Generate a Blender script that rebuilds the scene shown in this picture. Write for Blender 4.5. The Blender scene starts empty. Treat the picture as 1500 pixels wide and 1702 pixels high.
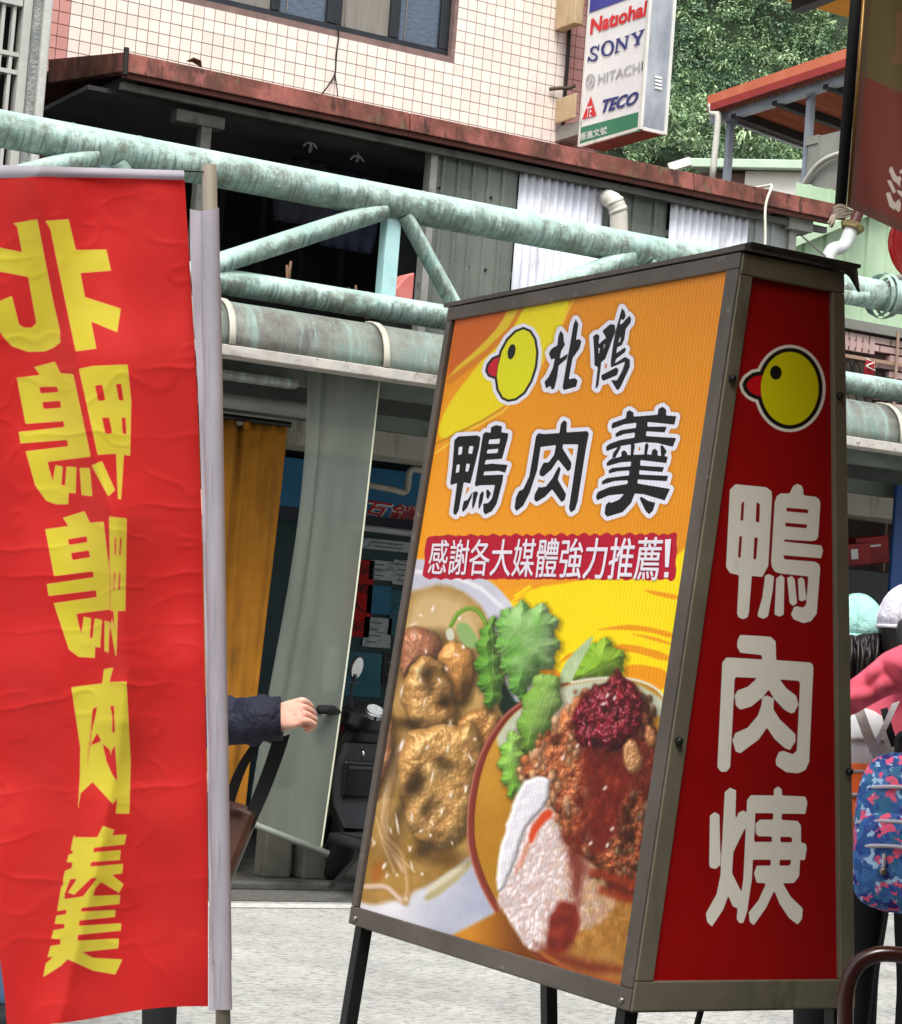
import bpy, bmesh, math, random
import numpy as np
from mathutils import Vector, Matrix

random.seed(7)
RNG = np.random.default_rng(11)
SC = bpy.context.scene
COL = SC.collection
PI = math.pi

# ------------------------------------------------------------------ camera
F_PX, CX, CY, PW = 3700.0, 750.0, 851.0, 1500.0
ROLL, PITCH, AXIS = math.atan(.0766), math.atan(231 / 3700.0), math.radians(60.2)
CAM = Vector((0, 0, 1.25))
_fh = Vector((math.cos(AXIS), math.sin(AXIS), 0))
_H = Vector((math.sin(AXIS), -math.cos(AXIS), 0))
_Z = Vector((0, 0, 1))
FW = _fh * math.cos(PITCH) + _Z * math.sin(PITCH)
_U = -_fh * math.sin(PITCH) + _Z * math.cos(PITCH)
RT = _H * math.cos(ROLL) + _U * math.sin(ROLL)
UP = -_H * math.sin(ROLL) + _U * math.cos(ROLL)
cd = bpy.data.cameras.new('camera')
cam = bpy.data.objects.new('camera', cd)
COL.objects.link(cam)
cd.sensor_fit = 'HORIZONTAL'
cd.sensor_width = 36
cd.lens = F_PX / PW * 36
cd.clip_start, cd.clip_end = .05, 2000
m = Matrix.Identity(4)
for i in range(3):
    m[i][0], m[i][1], m[i][2], m[i][3] = RT[i], UP[i], -FW[i], CAM[i]
cam.matrix_world = m
SC.camera = cam

# ------------------------------------------------------------------ sky, sun, exposure
SUN_EL, SUN_AZ = math.radians(58), math.radians(238)      # azimuth of the sun, measured from +X counter-clockwise
w = bpy.data.worlds.new('World')
SC.world = w
w.use_nodes = True
nt = w.node_tree
bg = nt.nodes['Background']
sky = nt.nodes.new('ShaderNodeTexSky')
sky.sky_type = 'NISHITA'
sky.sun_disc = False
sky.sun_elevation = SUN_EL
sky.sun_rotation = PI / 2 - SUN_AZ
sky.air_density, sky.dust_density, sky.ozone_density = 1.0, 4.0, 1.0
hs = nt.nodes.new('ShaderNodeHueSaturation')                # overcast: the same sky with its blue drained
hs.inputs['Saturation'].default_value = .22
nt.links.new(sky.outputs[0], hs.inputs['Color'])
nt.links.new(hs.outputs[0], bg.inputs[0])
bg.inputs[1].default_value = .15
sl = bpy.data.lights.new('sun', 'SUN')
sl.energy, sl.angle, sl.color = 1.5, math.radians(24), (1, .97, .92)
sun = bpy.data.objects.new('sun', sl)
COL.objects.link(sun)
sd = Vector((math.cos(SUN_AZ) * math.cos(SUN_EL), math.sin(SUN_AZ) * math.cos(SUN_EL), math.sin(SUN_EL)))
sun.rotation_euler = sd.to_track_quat('Z', 'Y').to_euler()
sun.location = (0, 0, 20)
vs = SC.view_settings
vs.view_transform, vs.look, vs.gamma, vs.use_curve_mapping = 'Standard', 'None', 1, False
vs.exposure = .82
SC.cycles.use_denoising = True
SC.cycles.max_bounces = 8
SC.cycles.transparent_max_bounces = 12

# ------------------------------------------------------------------ pixel -> place
def ray(x, y): return RT * (x - CX) - UP * (y - CY) + FW * F_PX
def onY(x, y, Y): d = ray(x, y); return CAM + d * (Y / d.y)
def onX(x, y, X): d = ray(x, y); return CAM + d * (X / d.x)
def onZ(x, y, z=0.): d = ray(x, y); return CAM + d * ((z - CAM.z) / d.z)
def at(x, y, depth): return CAM + ray(x, y) * (depth / F_PX)
def pix_np(P):
    q = P - np.array(CAM)
    ww = q @ np.array(FW)
    return CX + F_PX * (q @ np.array(RT)) / ww, CY - F_PX * (q @ np.array(UP)) / ww

# ------------------------------------------------------------------ materials
def lin(c):
    if isinstance(c, str):
        c = c.lstrip('#'); c = [int(c[i:i + 2], 16) / 255 for i in (0, 2, 4)]
    elif max(c) > 1.001:
        c = [v / 255 for v in c]
    return tuple(v / 12.92 if v <= .04045 else ((v + .055) / 1.055) ** 2.4 for v in c)
def L4(c): return (*lin(c), 1)
MATS = {}
class NB:
    """small node-building helper"""
    def __init__(s, name):
        s.m = bpy.data.materials.new(name); s.m.use_nodes = True
        s.t = s.m.node_tree; s.p = s.t.nodes['Principled BSDF']; s.out = s.t.nodes['Material Output']
        MATS[name] = s.m
    def n(s, typ, **kw):
        nd = s.t.nodes.new(typ)
        for k, v in kw.items(): setattr(nd, k, v)
        return nd
    def l(s, a, b): s.t.links.new(a, b)
    def coords(s, kind='Object', scale=(1, 1, 1), rot=(0, 0, 0)):
        tc = s.n('ShaderNodeTexCoord'); mp = s.n('ShaderNodeMapping')
        s.l(tc.outputs[kind], mp.inputs[0]); mp.inputs['Scale'].default_value = scale; mp.inputs['Rotation'].default_value = rot
        return mp.outputs[0]
    def noise(s, vec, scale, detail=5, rough=.6, dist=0):
        nd = s.n('ShaderNodeTexNoise'); s.l(vec, nd.inputs['Vector'])
        nd.inputs['Scale'].default_value = scale; nd.inputs['Detail'].default_value = detail
        nd.inputs['Roughness'].default_value = rough; nd.inputs['Distortion'].default_value = dist
        return nd.outputs['Fac']
    def ramp(s, fac, stops):
        r = s.n('ShaderNodeValToRGB'); e = r.color_ramp.elements
        while len(e) < len(stops): e.new(.5)
        for el, (p, c) in zip(e, stops): el.position = p; el.color = c if len(c) == 4 else L4(c)
        s.l(fac, r.inputs[0]); return r.outputs[0]
    def mix(s, fac, a, b, mode='MIX'):
        x = s.n('ShaderNodeMix', data_type='RGBA', blend_type=mode)
        for sock, v in ((x.inputs[0], fac), (x.inputs[6], a), (x.inputs[7], b)):
            if isinstance(v, bpy.types.NodeSocket): s.l(v, sock)
            elif isinstance(v, (int, float)): sock.default_value = v
            else: sock.default_value = v if len(v) == 4 else L4(v)
        return x.outputs[2]
    def math(s, op, a, b=0., c=0., clamp=False):
        x = s.n('ShaderNodeMath', operation=op); x.use_clamp = clamp
        for sock, v in zip(x.inputs, (a, b, c)):
            if isinstance(v, bpy.types.NodeSocket): s.l(v, sock)
            else: sock.default_value = v
        return x.outputs[0]
    def step(s, val, lo, hi):
        x = s.n('ShaderNodeMapRange'); x.clamp = True
        s.l(val, x.inputs[0]); x.inputs[1].default_value = lo; x.inputs[2].default_value = hi
        return x.outputs[0]
    def bump(s, h, strength, dist=.01):
        b = s.n('ShaderNodeBump'); b.inputs['Strength'].default_value = strength; b.inputs['Distance'].default_value = dist
        s.l(h, b.inputs['Height']); s.l(b.outputs[0], s.p.inputs['Normal'])
    def color(s, sock):
        if isinstance(sock, bpy.types.NodeSocket): s.l(sock, s.p.inputs['Base Color'])
        else: s.p.inputs['Base Color'].default_value = L4(sock)
    def set(s, **kw):
        for k, v in kw.items():
            s.p.inputs[{'rough': 'Roughness', 'metal': 'Metallic', 'spec': 'Specular IOR Level', 'trans': 'Transmission Weight',
                        'alpha': 'Alpha', 'coat': 'Coat Weight', 'sheen': 'Sheen Weight', 'ior': 'IOR'}[k]].default_value = v
        return s.m

def pm(name, c1, c2=None, scale=6, rough=.6, metal=0., bump=0., bscale=60, stretch=(1, 1, 1), lo=.35, hi=.65, layers=(), spec=.4, detail=6, rnd=0., coords='Object', dist=.004):
    """base colour varied by noise; layers = (colour, scale, lo, hi, stretch, amount) stains on top; rnd = brightness shift per object"""
    if name in MATS: return MATS[name]
    b = NB(name); v = b.coords(coords, stretch)
    col = b.ramp(b.noise(v, scale, detail), [(lo, c1), (hi, c2 or c1)])
    for (lc, ls, ll, lh, lst, la) in layers:
        f = b.math('MULTIPLY', b.step(b.noise(b.coords(coords, lst), ls, 6, .65), ll, lh), la)
        col = b.mix(f, col, lc)
    if rnd:
        oi = b.n('ShaderNodeObjectInfo'); h = b.n('ShaderNodeHueSaturation')
        b.l(b.math('MULTIPLY_ADD', oi.outputs['Random'], rnd * 2, 1 - rnd), h.inputs['Value']); b.l(col, h.inputs['Color'])
        col = h.outputs[0]
    b.color(col); b.set(rough=rough, metal=metal, spec=spec)
    if bump: b.bump(b.noise(b.coords(coords), bscale, 5), bump, dist)
    return b.m

# ------------------------------------------------------------------ mesh helpers
class MB:
    def __init__(s): s.v, s.f, s.mi = [], [], []
    def add(s, vs, fs, mi=0):
        o = len(s.v); s.v += [tuple(v) for v in vs]; s.f += [tuple(i + o for i in f) for f in fs]; s.mi += [mi] * len(fs)
        return s
    def box(s, a, b, mi=0, M=None):
        x0, y0, z0 = [min(a[i], b[i]) for i in range(3)]; x1, y1, z1 = [max(a[i], b[i]) for i in range(3)]
        vs = [Vector(p) for p in ((x0, y0, z0), (x1, y0, z0), (x1, y1, z0), (x0, y1, z0), (x0, y0, z1), (x1, y0, z1), (x1, y1, z1), (x0, y1, z1))]
        if M: vs = [M @ v for v in vs]
        return s.add(vs, [(0, 3, 2, 1), (4, 5, 6, 7), (0, 1, 5, 4), (1, 2, 6, 5), (2, 3, 7, 6), (3, 0, 4, 7)], mi)
    def hexa(s, bot, top, mi=0):
        return s.add(list(bot) + list(top), [(3, 2, 1, 0), (4, 5, 6, 7), (0, 1, 5, 4), (1, 2, 6, 5), (2, 3, 7, 6), (3, 0, 4, 7)], mi)
    def bar(s, p, q, wx, wy=None, up=(0, 0, 1), mi=0):
        """square tube from p to q, wx across (perpendicular to up), wy along up"""
        p, q = Vector(p), Vector(q); wy = wy or wx; d = (q - p).normalized(); u = Vector(up)
        if abs(d.dot(u.normalized())) > .98: u = Vector((1, 0, 0))
        x = d.cross(u).normalized() * wx / 2; y = x.cross(d).normalized() * wy / 2
        r = lambda c: [c - x - y, c + x - y, c + x + y, c - x + y]
        return s.hexa(r(p), r(q), mi)
    def tube(s, pts, rad, n=12, caps=True, mi=0, closed=False):
        pts = [Vector(p) for p in pts]; rads = rad if isinstance(rad, (list, tuple)) else [rad] * len(pts)
        k = len(pts); prev = None; rings = []
        for i, p in enumerate(pts):
            t = (pts[(i + 1) % k] - pts[i - 1]) if closed else (pts[min(i + 1, k - 1)] - pts[max(i - 1, 0)])
            t = t.normalized()
            if prev is None:
                u = Vector((0, 0, 1)) if abs(t.z) < .9 else Vector((1, 0, 0))
            else: u = prev
            x = (u - t * u.dot(t)).normalized(); y = t.cross(x); prev = x
            rings.append([p + (x * math.cos(a) + y * math.sin(a)) * rads[i] for a in [2 * PI * j / n for j in range(n)]])
        return s.rings(rings, caps and not closed, mi, closed)
    def rings(s, rings, caps=True, mi=0, closed=False):
        n = len(rings[0]); vs = [v for r in rings for v in r]; k = len(rings); fs = []
        for i in range(k if closed else k - 1):
            a, b = i * n, ((i + 1) % k) * n
            fs += [(a + j, a + (j + 1) % n, b + (j + 1) % n, b + j) for j in range(n)]
        if caps: fs += [tuple(range(n))[::-1], tuple(range((k - 1) * n, k * n))]
        return s.add(vs, fs, mi)
    def lathe(s, prof, M, n=20, mi=0):
        """prof = (radius, z) list turned about local z, placed by matrix M"""
        return s.rings([[M @ Vector((r * math.cos(2 * PI * j / n), r * math.sin(2 * PI * j / n), z)) for j in range(n)] for r, z in prof], True, mi)
    def ball(s, c, r, n=14, k=9, mi=0, M=None):
        r = r if isinstance(r, (tuple, list)) else (r, r, r); T = M or Matrix.Identity(4)
        rr = [[Vector(c) + (T.to_3x3() @ Vector((r[0] * math.sin(t) * math.cos(2 * PI * j / n), r[1] * math.sin(t) * math.sin(2 * PI * j / n), -r[2] * math.cos(t)))) for j in range(n)] for t in [PI * (i + .02) / (k + .04) for i in range(k + 1)]]
        return s.rings(rr, True, mi)
    def prism(s, poly, d, mi=0):
        """closed outline poly (3-D points) pushed along d"""
        d = Vector(d); k = len(poly); a = [Vector(p) for p in poly]
        return s.add(a + [p + d for p in a], [tuple(range(k))[::-1], tuple(range(k, 2 * k))] + [(i, (i + 1) % k, (i + 1) % k + k, i + k) for i in range(k)], mi)
    def grid(s, P, mi=0):
        """P[i][j] points -> quads"""
        k, n = len(P), len(P[0])
        return s.add([p for r in P for p in r], [(i * n + j, i * n + j + 1, (i + 1) * n + j + 1, (i + 1) * n + j) for i in range(k - 1) for j in range(n - 1)], mi)
    def build(s, name, mats, parent=None, smooth=False, bevel=0, fix=True, solid=0):
        me = bpy.data.meshes.new(name); me.from_pydata(s.v, [], s.f)
        ms = mats if isinstance(mats, (list, tuple)) else [mats]
        for q in ms: me.materials.append(q)
        if len(ms) > 1: me.polygons.foreach_set('material_index', s.mi)
        if fix and len(s.f) < 60000:
            bm = bmesh.new(); bm.from_mesh(me); bmesh.ops.recalc_face_normals(bm, faces=bm.faces); bm.to_mesh(me); bm.free()
        if smooth: me.polygons.foreach_set('use_smooth', [True] * len(me.polygons))
        o = bpy.data.objects.new(name, me); COL.objects.link(o)
        if parent: o.parent = parent
        if smooth == 'auto':
            try: me.set_sharp_from_angle(angle=math.radians(40))
            except Exception: pass
        if solid:
            md = o.modifiers.new('solid', 'SOLIDIFY'); md.thickness = solid; md.offset = 0
        if bevel:
            md = o.modifiers.new('bevel', 'BEVEL'); md.width = bevel; md.segments = 2; md.limit_method = 'ANGLE'
        return o
def tag(o, label, cat, group=None):
    o['label'] = label; o['category'] = cat
    if group: o['group'] = group
    return o
def thing(name, label, cat, group=None):
    o = bpy.data.objects.new(name, None); COL.objects.link(o); o.empty_display_size = .1
    return tag(o, label, cat, group)
def struct(o, label=None):
    o['kind'] = 'structure'
    if label: o['label'] = label
    return o
def copy_obj(o, parent, loc=None, mw=None):
    c = o.copy(); COL.objects.link(c); c.parent = parent
    if loc is not None: c.location = loc
    return c
def bez(pts, n=10):
    """smooth Catmull-Rom through pts"""
    pts = [Vector(p) for p in pts]; out = []
    P = [pts[0] * 2 - pts[1]] + pts + [pts[-1] * 2 - pts[-2]]
    for i in range(1, len(P) - 2):
        a, b, c, d = P[i - 1:i + 3]
        for k in range(n):
            t = k / n
            out.append(.5 * ((2 * b) + (c - a) * t + (2 * a - 5 * b + 4 * c - d) * t * t + (3 * b - a - 3 * c + d) * t ** 3))
    return out + [pts[-1]]
def text_mesh(body, size=1., offset=0., shear=0., align='LEFT', sx=1.):
    """2-D mesh (verts Nx2, faces) of a line of text set in the built-in typeface"""
    c = bpy.data.curves.new('t', 'FONT'); c.body = body; c.size = size; c.offset = offset; c.shear = shear; c.align_x = align; c.resolution_u = 3
    o = bpy.data.objects.new('t', c); COL.objects.link(o)
    bpy.context.view_layer.update()
    me = bpy.data.meshes.new_from_object(o.evaluated_get(bpy.context.evaluated_depsgraph_get()))
    V = [(v.co.x * sx, v.co.y) for v in me.vertices]; Fc = [tuple(p.vertices) for p in me.polygons]
    bpy.data.objects.remove(o); bpy.data.curves.remove(c); bpy.data.meshes.remove(me)
    return V, Fc
def text_fit(body, quad, mat, name, parent, offset=0., shear=0., push=(0, 0, 0), box=None):
    """text stretched into a quad (bl, br, tr, tl)"""
    V, Fc = text_mesh(body, 1., offset, shear)
    xs, ys = [v[0] for v in V], [v[1] for v in V]
    x0, x1, y0, y1 = box or (min(xs), max(xs), min(ys), max(ys))
    a, b, c, d = [Vector(q) for q in quad]; pu = Vector(push); mb = MB()
    W = []
    for x, y in V:
        u, v = (x - x0) / (x1 - x0), (y - y0) / (y1 - y0)
        W.append((a * (1 - u) + b * u) * (1 - v) + (d * (1 - u) + c * u) * v + pu)
    mb.add(W, Fc)
    return mb.build(name, mat, parent, fix=False)

# ------------------------------------------------------------------ drawing prints (outlines traced as polygons, turned into distance fields)
def tr(pts, ox, oy, sc): return np.array([(ox + pts[i] / sc, oy + pts[i + 1] / sc) for i in range(0, len(pts), 2)], float)
def sdf_pts(polys, X, Y):
    """signed distance (inside < 0, even-odd) of arrays X, Y to a set of closed polygons"""
    d2 = np.full(X.shape, 1e12); par = np.zeros(X.shape, bool)
    for P in polys:
        Q = np.roll(P, -1, 0)
        for (ax, ay), (bx, by) in zip(P, Q):
            ex, ey = bx - ax, by - ay; L = ex * ex + ey * ey + 1e-12
            t = np.clip(((X - ax) * ex + (Y - ay) * ey) / L, 0, 1)
            d2 = np.minimum(d2, (X - ax - t * ex) ** 2 + (Y - ay - t * ey) ** 2)
            if ay != by:
                par ^= ((ay > Y) != (by > Y)) & (X < ex * (Y - ay) / ey + ax)
    d = np.sqrt(d2)
    return np.where(par, -d, d)
class Canvas:
    """raster work sheet over a pixel window of the photograph's frame"""
    def __init__(s, x0, y0, x1, y1, k=1.0):
        s.x0, s.y0, s.k = x0, y0, k
        s.w, s.h = int((x1 - x0) * k), int((y1 - y0) * k)
        s.X, s.Y = np.meshgrid(x0 + (np.arange(s.w) + .5) / k, y0 + (np.arange(s.h) + .5) / k)
        s.rgb = np.zeros((s.h, s.w, 3))
    def win(s, P, mg):
        lo = P.min(0) - mg; hi = P.max(0) + mg
        i0 = max(0, int((lo[1] - s.y0) * s.k)); i1 = min(s.h, int((hi[1] - s.y0) * s.k) + 1)
        j0 = max(0, int((lo[0] - s.x0) * s.k)); j1 = min(s.w, int((hi[0] - s.x0) * s.k) + 1)
        return slice(i0, max(i0, i1)), slice(j0, max(j0, j1))
    def field(s, groups, margin=30):
        """min over groups of polygons (each group even-odd) as a distance sheet"""
        D = np.full((s.h, s.w), 99.)
        for polys in groups:
            sl = s.win(np.concatenate(polys), margin)
            if s.X[sl].size: D[sl] = np.minimum(D[sl], sdf_pts(polys, s.X[sl], s.Y[sl]))
        return D
    def noise(s, cell, seed, octv=3, sx=1., sy=1.):
        r = np.random.default_rng(seed); out = 0; amp = 1; tot = 0
        for o in range(octv):
            c = cell / 2 ** o
            gx, gy = (s.X - s.x0) / (c * sx), (s.Y - s.y0) / (c * sy)
            nx, ny = int(gx.max()) + 3, int(gy.max()) + 3
            g = r.random((ny, nx)); ix, iy = gx.astype(int), gy.astype(int); fx, fy = gx - ix, gy - iy
            fx, fy = fx * fx * (3 - 2 * fx), fy * fy * (3 - 2 * fy)
            out = out + amp * ((g[iy, ix] * (1 - fx) + g[iy, ix + 1] * fx) * (1 - fy) + (g[iy + 1, ix] * (1 - fx) + g[iy + 1, ix + 1] * fx) * fy)
            tot += amp; amp *= .55
        return out / tot
    def fill(s, P, col, soft=1.5, alpha=1., grow=0., tex=None, warp=0., ch=0):
        P = np.asarray(P, float)
        for _ in range(ch): Q = np.roll(P, -1, 0); P = np.stack([P * .75 + Q * .25, P * .25 + Q * .75], 1).reshape(-1, 2)
        sl = s.win(P, soft + grow + 3 + warp)
        if not s.X[sl].size: return
        if warp and not hasattr(s, 'wx'): s.wx = s.noise(22, 101, 3) - .5; s.wy = s.noise(22, 102, 3) - .5
        wx = s.wx[sl] * warp * 2 if warp else 0; wy = s.wy[sl] * warp * 2 if warp else 0
        d = sdf_pts([P], s.X[sl] + wx, s.Y[sl] + wy) - grow
        a = np.clip(.5 - d / soft, 0, 1) * alpha
        c = np.array(col, float) / 255 if tex is None else tex[sl]
        s.rgb[sl] = s.rgb[sl] * (1 - a[..., None]) + c * a[..., None]
    def line(s, P, wd, col, soft=1.5, alpha=1.):
        P = np.asarray(P, float); wd = np.broadcast_to(np.asarray(wd, float), (len(P),)); sl = s.win(P, wd.max() + soft + 2)
        X, Y = s.X[sl], s.Y[sl]
        if not X.size: return
        d = np.full(X.shape, 1e9)
        for i in range(len(P) - 1):
            (ax, ay), (bx, by) = P[i], P[i + 1]; ex, ey = bx - ax, by - ay
            t = np.clip(((X - ax) * ex + (Y - ay) * ey) / (ex * ex + ey * ey + 1e-9), 0, 1)
            d = np.minimum(d, np.hypot(X - ax - t * ex, Y - ay - t * ey) - (wd[i] * (1 - t) + wd[i + 1] * t) / 2)
        a = np.clip(.5 - d / soft, 0, 1) * alpha
        s.rgb[sl] = s.rgb[sl] * (1 - a[..., None]) + np.array(col, float) / 255 * a[..., None]
    def dot(s, x, y, rx, ry, ang, col, soft=1., alpha=1.):
        R = max(rx, ry) + soft + 1; sl = s.win(np.array([[x, y]]), R)
        X, Y = s.X[sl] - x, s.Y[sl] - y
        if not X.size: return
        c, n = math.cos(ang), math.sin(ang)
        q = np.hypot((X * c + Y * n) / rx, (-X * n + Y * c) / ry)
        a = np.clip((1 - q) * min(rx, ry) / soft + .5, 0, 1) * alpha
        s.rgb[sl] = s.rgb[sl] * (1 - a[..., None]) + np.array(col, float) / 255 * a[..., None]
    def sample(s, A, px, py):
        fx = np.clip((px - s.x0) * s.k - .5, 0, s.w - 1.001); fy = np.clip((py - s.y0) * s.k - .5, 0, s.h - 1.001)
        ix, iy = fx.astype(int), fy.astype(int); fx, fy = fx - ix, fy - iy
        if A.ndim == 3: fx, fy = fx[..., None], fy[..., None]
        return (A[iy, ix] * (1 - fx) + A[iy, ix + 1] * fx) * (1 - fy) + (A[iy + 1, ix] * (1 - fx) + A[iy + 1, ix + 1] * fx) * fy
def np_lin(c): return np.where(c <= .04045, c / 12.92, ((c + .055) / 1.055) ** 2.4)
def grid_mesh(name, P, mats, parent, attrs, smooth=True):
    """P (nv, nu, 3) numpy grid -> mesh with float / colour point attributes"""
    nv, nu = P.shape[:2]; me = bpy.data.meshes.new(name)
    idx = np.arange(nv * nu).reshape(nv, nu)
    q = np.stack([idx[:-1, :-1], idx[:-1, 1:], idx[1:, 1:], idx[1:, :-1]], -1).reshape(-1, 4)
    me.vertices.add(nv * nu); me.vertices.foreach_set('co', P.reshape(-1).astype(np.float32))
    me.loops.add(q.size); me.loops.foreach_set('vertex_index', q.reshape(-1).astype(np.int32))
    me.polygons.add(len(q)); me.polygons.foreach_set('loop_start', np.arange(0, q.size, 4, dtype=np.int32))
    me.update(calc_edges=True); me.validate()
    if smooth: me.polygons.foreach_set('use_smooth', np.ones(len(q), bool))
    for k, A in attrs.items():
        if A.ndim == 3:
            at_ = me.color_attributes.new(k, 'FLOAT_COLOR', 'POINT')
            at_.data.foreach_set('color', np.concatenate([A, np.ones(A.shape[:2] + (1,))], -1).reshape(-1).astype(np.float32))
        else:
            at_ = me.attributes.new(k, 'FLOAT', 'POINT'); at_.data.foreach_set('value', A.reshape(-1).astype(np.float32))
    for mm in (mats if isinstance(mats, (list, tuple)) else [mats]): me.materials.append(mm)
    o = bpy.data.objects.new(name, me); COL.objects.link(o)
    if parent: o.parent = parent
    return o
# ================================================================== the setting
m_road = pm('road_concrete', (164, 164, 160), (186, 186, 181), 3, .75, bump=.5, bscale=45, dist=.01,
            layers=[((98, 98, 94), 46, .48, .6, (.45, 1, 1), .65), ((112, 111, 106), 1.3, .5, .7, (.6, 1, 1), .55), ((206, 206, 198), 60, .52, .68, (1, 1, 1), .7), ((110, 109, 104), 1.1, .5, .75, (1, .35, 1), .45), ((96, 96, 92), 90, .6, .7, (1, 1, 1), .6)])
m_gutter = pm('gutter_asphalt', (70, 70, 68), (105, 105, 100), 40, .7, bump=.5, bscale=90)
m_pave = pm('pavement_wet', (48, 48, 44), (78, 80, 74), 5, .45, bump=.3, bscale=30)
m_paint = pm('road_paint', (215, 215, 210), (180, 180, 176), 18, .6, bump=.2)
road = MB().grid([[(x, y, 0) for x in (-60, 0, 15, 200)] for y in (-60, 0, 9.75, 20, 300)]).build('road', m_road)
struct(road)
YK = 10.02
gs = MB().box((-20, 9.62, .002), (40, YK, .006)).build('gutter_strip', m_gutter); struct(gs)
wl = MB().box((-20, 9.38, .003), (40, 9.5, .007)).build('road_line', m_paint); struct(wl)
kb = MB().box((-20, YK, 0), (40, YK + .13, .045)).build('kerb', pm('kerb_stone', (60, 62, 58), (90, 90, 84), 8, .7, bump=.4), bevel=.012); struct(kb)
pv = MB().box((-20, YK + .13, -.05), (40, 40, .035)).build('pavement', m_pave); struct(pv)
for (x, y) in ():
    p = onZ(x, y, .004)
    struct(MB().prism([p, p + Vector((.34, .02, 0)), p + Vector((.36, .09, 0)), p + Vector((.02, .07, 0))], (0, 0, .003)).build('road_mark', pm('worn_yellow_paint', (196, 192, 128), (176, 176, 164), 60, .7, lo=.42, hi=.56)))

# ------------------------------------------------------------------ hillside with forest far behind
def hill_z(x, y): return -6 + (y - 45) * .95 + 3.0 * math.sin(x * .11 + 1) + 2.0 * math.sin(x * .23 + y * .13) - .05 * (x - 30)
gx = [(-40 + 4 * i) for i in range(46)]; gy = [45 + 3 * i for i in range(26)]
hill = MB().grid([[(x, y, hill_z(x, y)) for x in gx] for y in gy]).build('hillside', pm('forest_floor', (22, 34, 16), (34, 48, 24), .5, .9), smooth=True)
struct(hill)
m_leaf = {}  # leaf colours below are paled to stand in for distant haze
for nm, a, b in (('a', (98, 130, 90), (132, 160, 112)), ('b', (62, 90, 72), (92, 122, 92)), ('c', (138, 164, 124), (172, 192, 148))):
    m_leaf[nm] = pm('forest_leaf_' + nm, a, b, .7, .55, spec=.3, lo=.3, hi=.7)
def leaf_blob(mb, c, R, n, ls, rng, mi_w):
    """crown: leaf blades over and inside an uneven volume"""
    ph = rng.random(4) * 6.3
    for _ in range(n):
        d = rng.normal(size=3); d /= np.linalg.norm(d)
        if d[2] < -.35: d[2] *= -1
        rr = R * (.55 + .45 * rng.random() ** .5) * (1 + .28 * math.sin(3 * d[0] + ph[0]) * math.cos(3 * d[1] + ph[1]) + .16 * math.sin(7 * d[2] + ph[2]))
        p = Vector(c) + Vector((d[0], d[1], d[2] * .95)) * rr
        nrm = (Vector(d) + Vector((0, 0, .5)) + Vector(rng.normal(size=3)) * .42).normalized()
        t = nrm.cross(Vector((rng.normal(), rng.normal(), .4))).normalized(); b = nrm.cross(t)
        l = ls * (.6 + .9 * rng.random()); wd = l * (.3 + .25 * rng.random())
        mi = int(rng.choice(3, p=mi_w))
        mb.add([p - t * l, p + b * wd + nrm * l * .1, p + t * l, p - b * wd + nrm * l * .1], [(0, 1, 2, 3)], mi)
wood = MB(); rg = np.random.default_rng(3)
cands = []
for i in range(2600):
    x, y = rg.uniform(20, 66), rg.uniform(46, 112)
    z = hill_z(x, y); px, py = pix_np(np.array([[x, y, z + 1.]])); px, py = px[0], py[0]
    if 1040 < px < 1470 and -70 < py < 320: cands.append((x, y, z, px, py))
rg.shuffle(cands)
kept = []
for c in cands:
    if all((c[3] - k[3]) ** 2 + ((c[4] - k[4]) * 1.2) ** 2 > 19 ** 2 for k in kept): kept.append(c)
kept = [tuple(float(v) for v in k) for k in kept][:300]
for (x, y, z, px, py) in kept:                                  # each crown is a heap of leaf clumps
    f = y / 75; R = rg.uniform(.75, 1.75) * f; tone = rg.integers(5)
    base_w = [(.6, .3, .1), (.25, .7, .05), (.4, .1, .5), (.5, .45, .05), (.45, .2, .35)][tone]
    z += rg.uniform(-.3, 1.6); mshift = rg.uniform(0, 1)
    for k in range(int(rg.integers(8, 13))):
        d = rg.normal(size=3); d /= np.linalg.norm(d); d[2] = abs(d[2]) * .9 - .1
        cr_ = R * rg.uniform(.26, .46); cc_ = (x + d[0] * R * .8, y + d[1] * R * .8, z + R * .3 + d[2] * R * 1.5)
        mi = int(rg.choice(3, p=base_w)); wts = [.07, .07, .07]; wts[mi] += .79
        leaf_blob(wood, cc_, cr_, int(rg.integers(50, 75)), rg.uniform(.045, .1) * f, rg, wts)
    if tone == 4:                                                # creeper and fern fronds on some crowns
        for k in range(14):
            a = rg.uniform(0, 2 * PI); b0_ = Vector((x, y, z + R * 1.3)); tip = b0_ + Vector((math.cos(a) * R * .7, math.sin(a) * R * .7, rg.uniform(-.6, .3))); md = b0_.lerp(tip, .55) + Vector((0, 0, .35))
            sd_ = Vector((-math.sin(a), math.cos(a), 0)) * .06 * f
            wood.add([b0_ - sd_ * .3, b0_ + sd_ * .3, md + sd_, md - sd_], [(0, 1, 2, 3)], 2); wood.add([md - sd_, md + sd_, tip], [(0, 1, 2)], 2)
wo = wood.build('forest', [m_leaf['a'], m_leaf['b'], m_leaf['c']], fix=False); wo['kind'] = 'stuff'
tag(wo, 'dense green forest covering the hillside behind the houses', 'forest')

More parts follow.
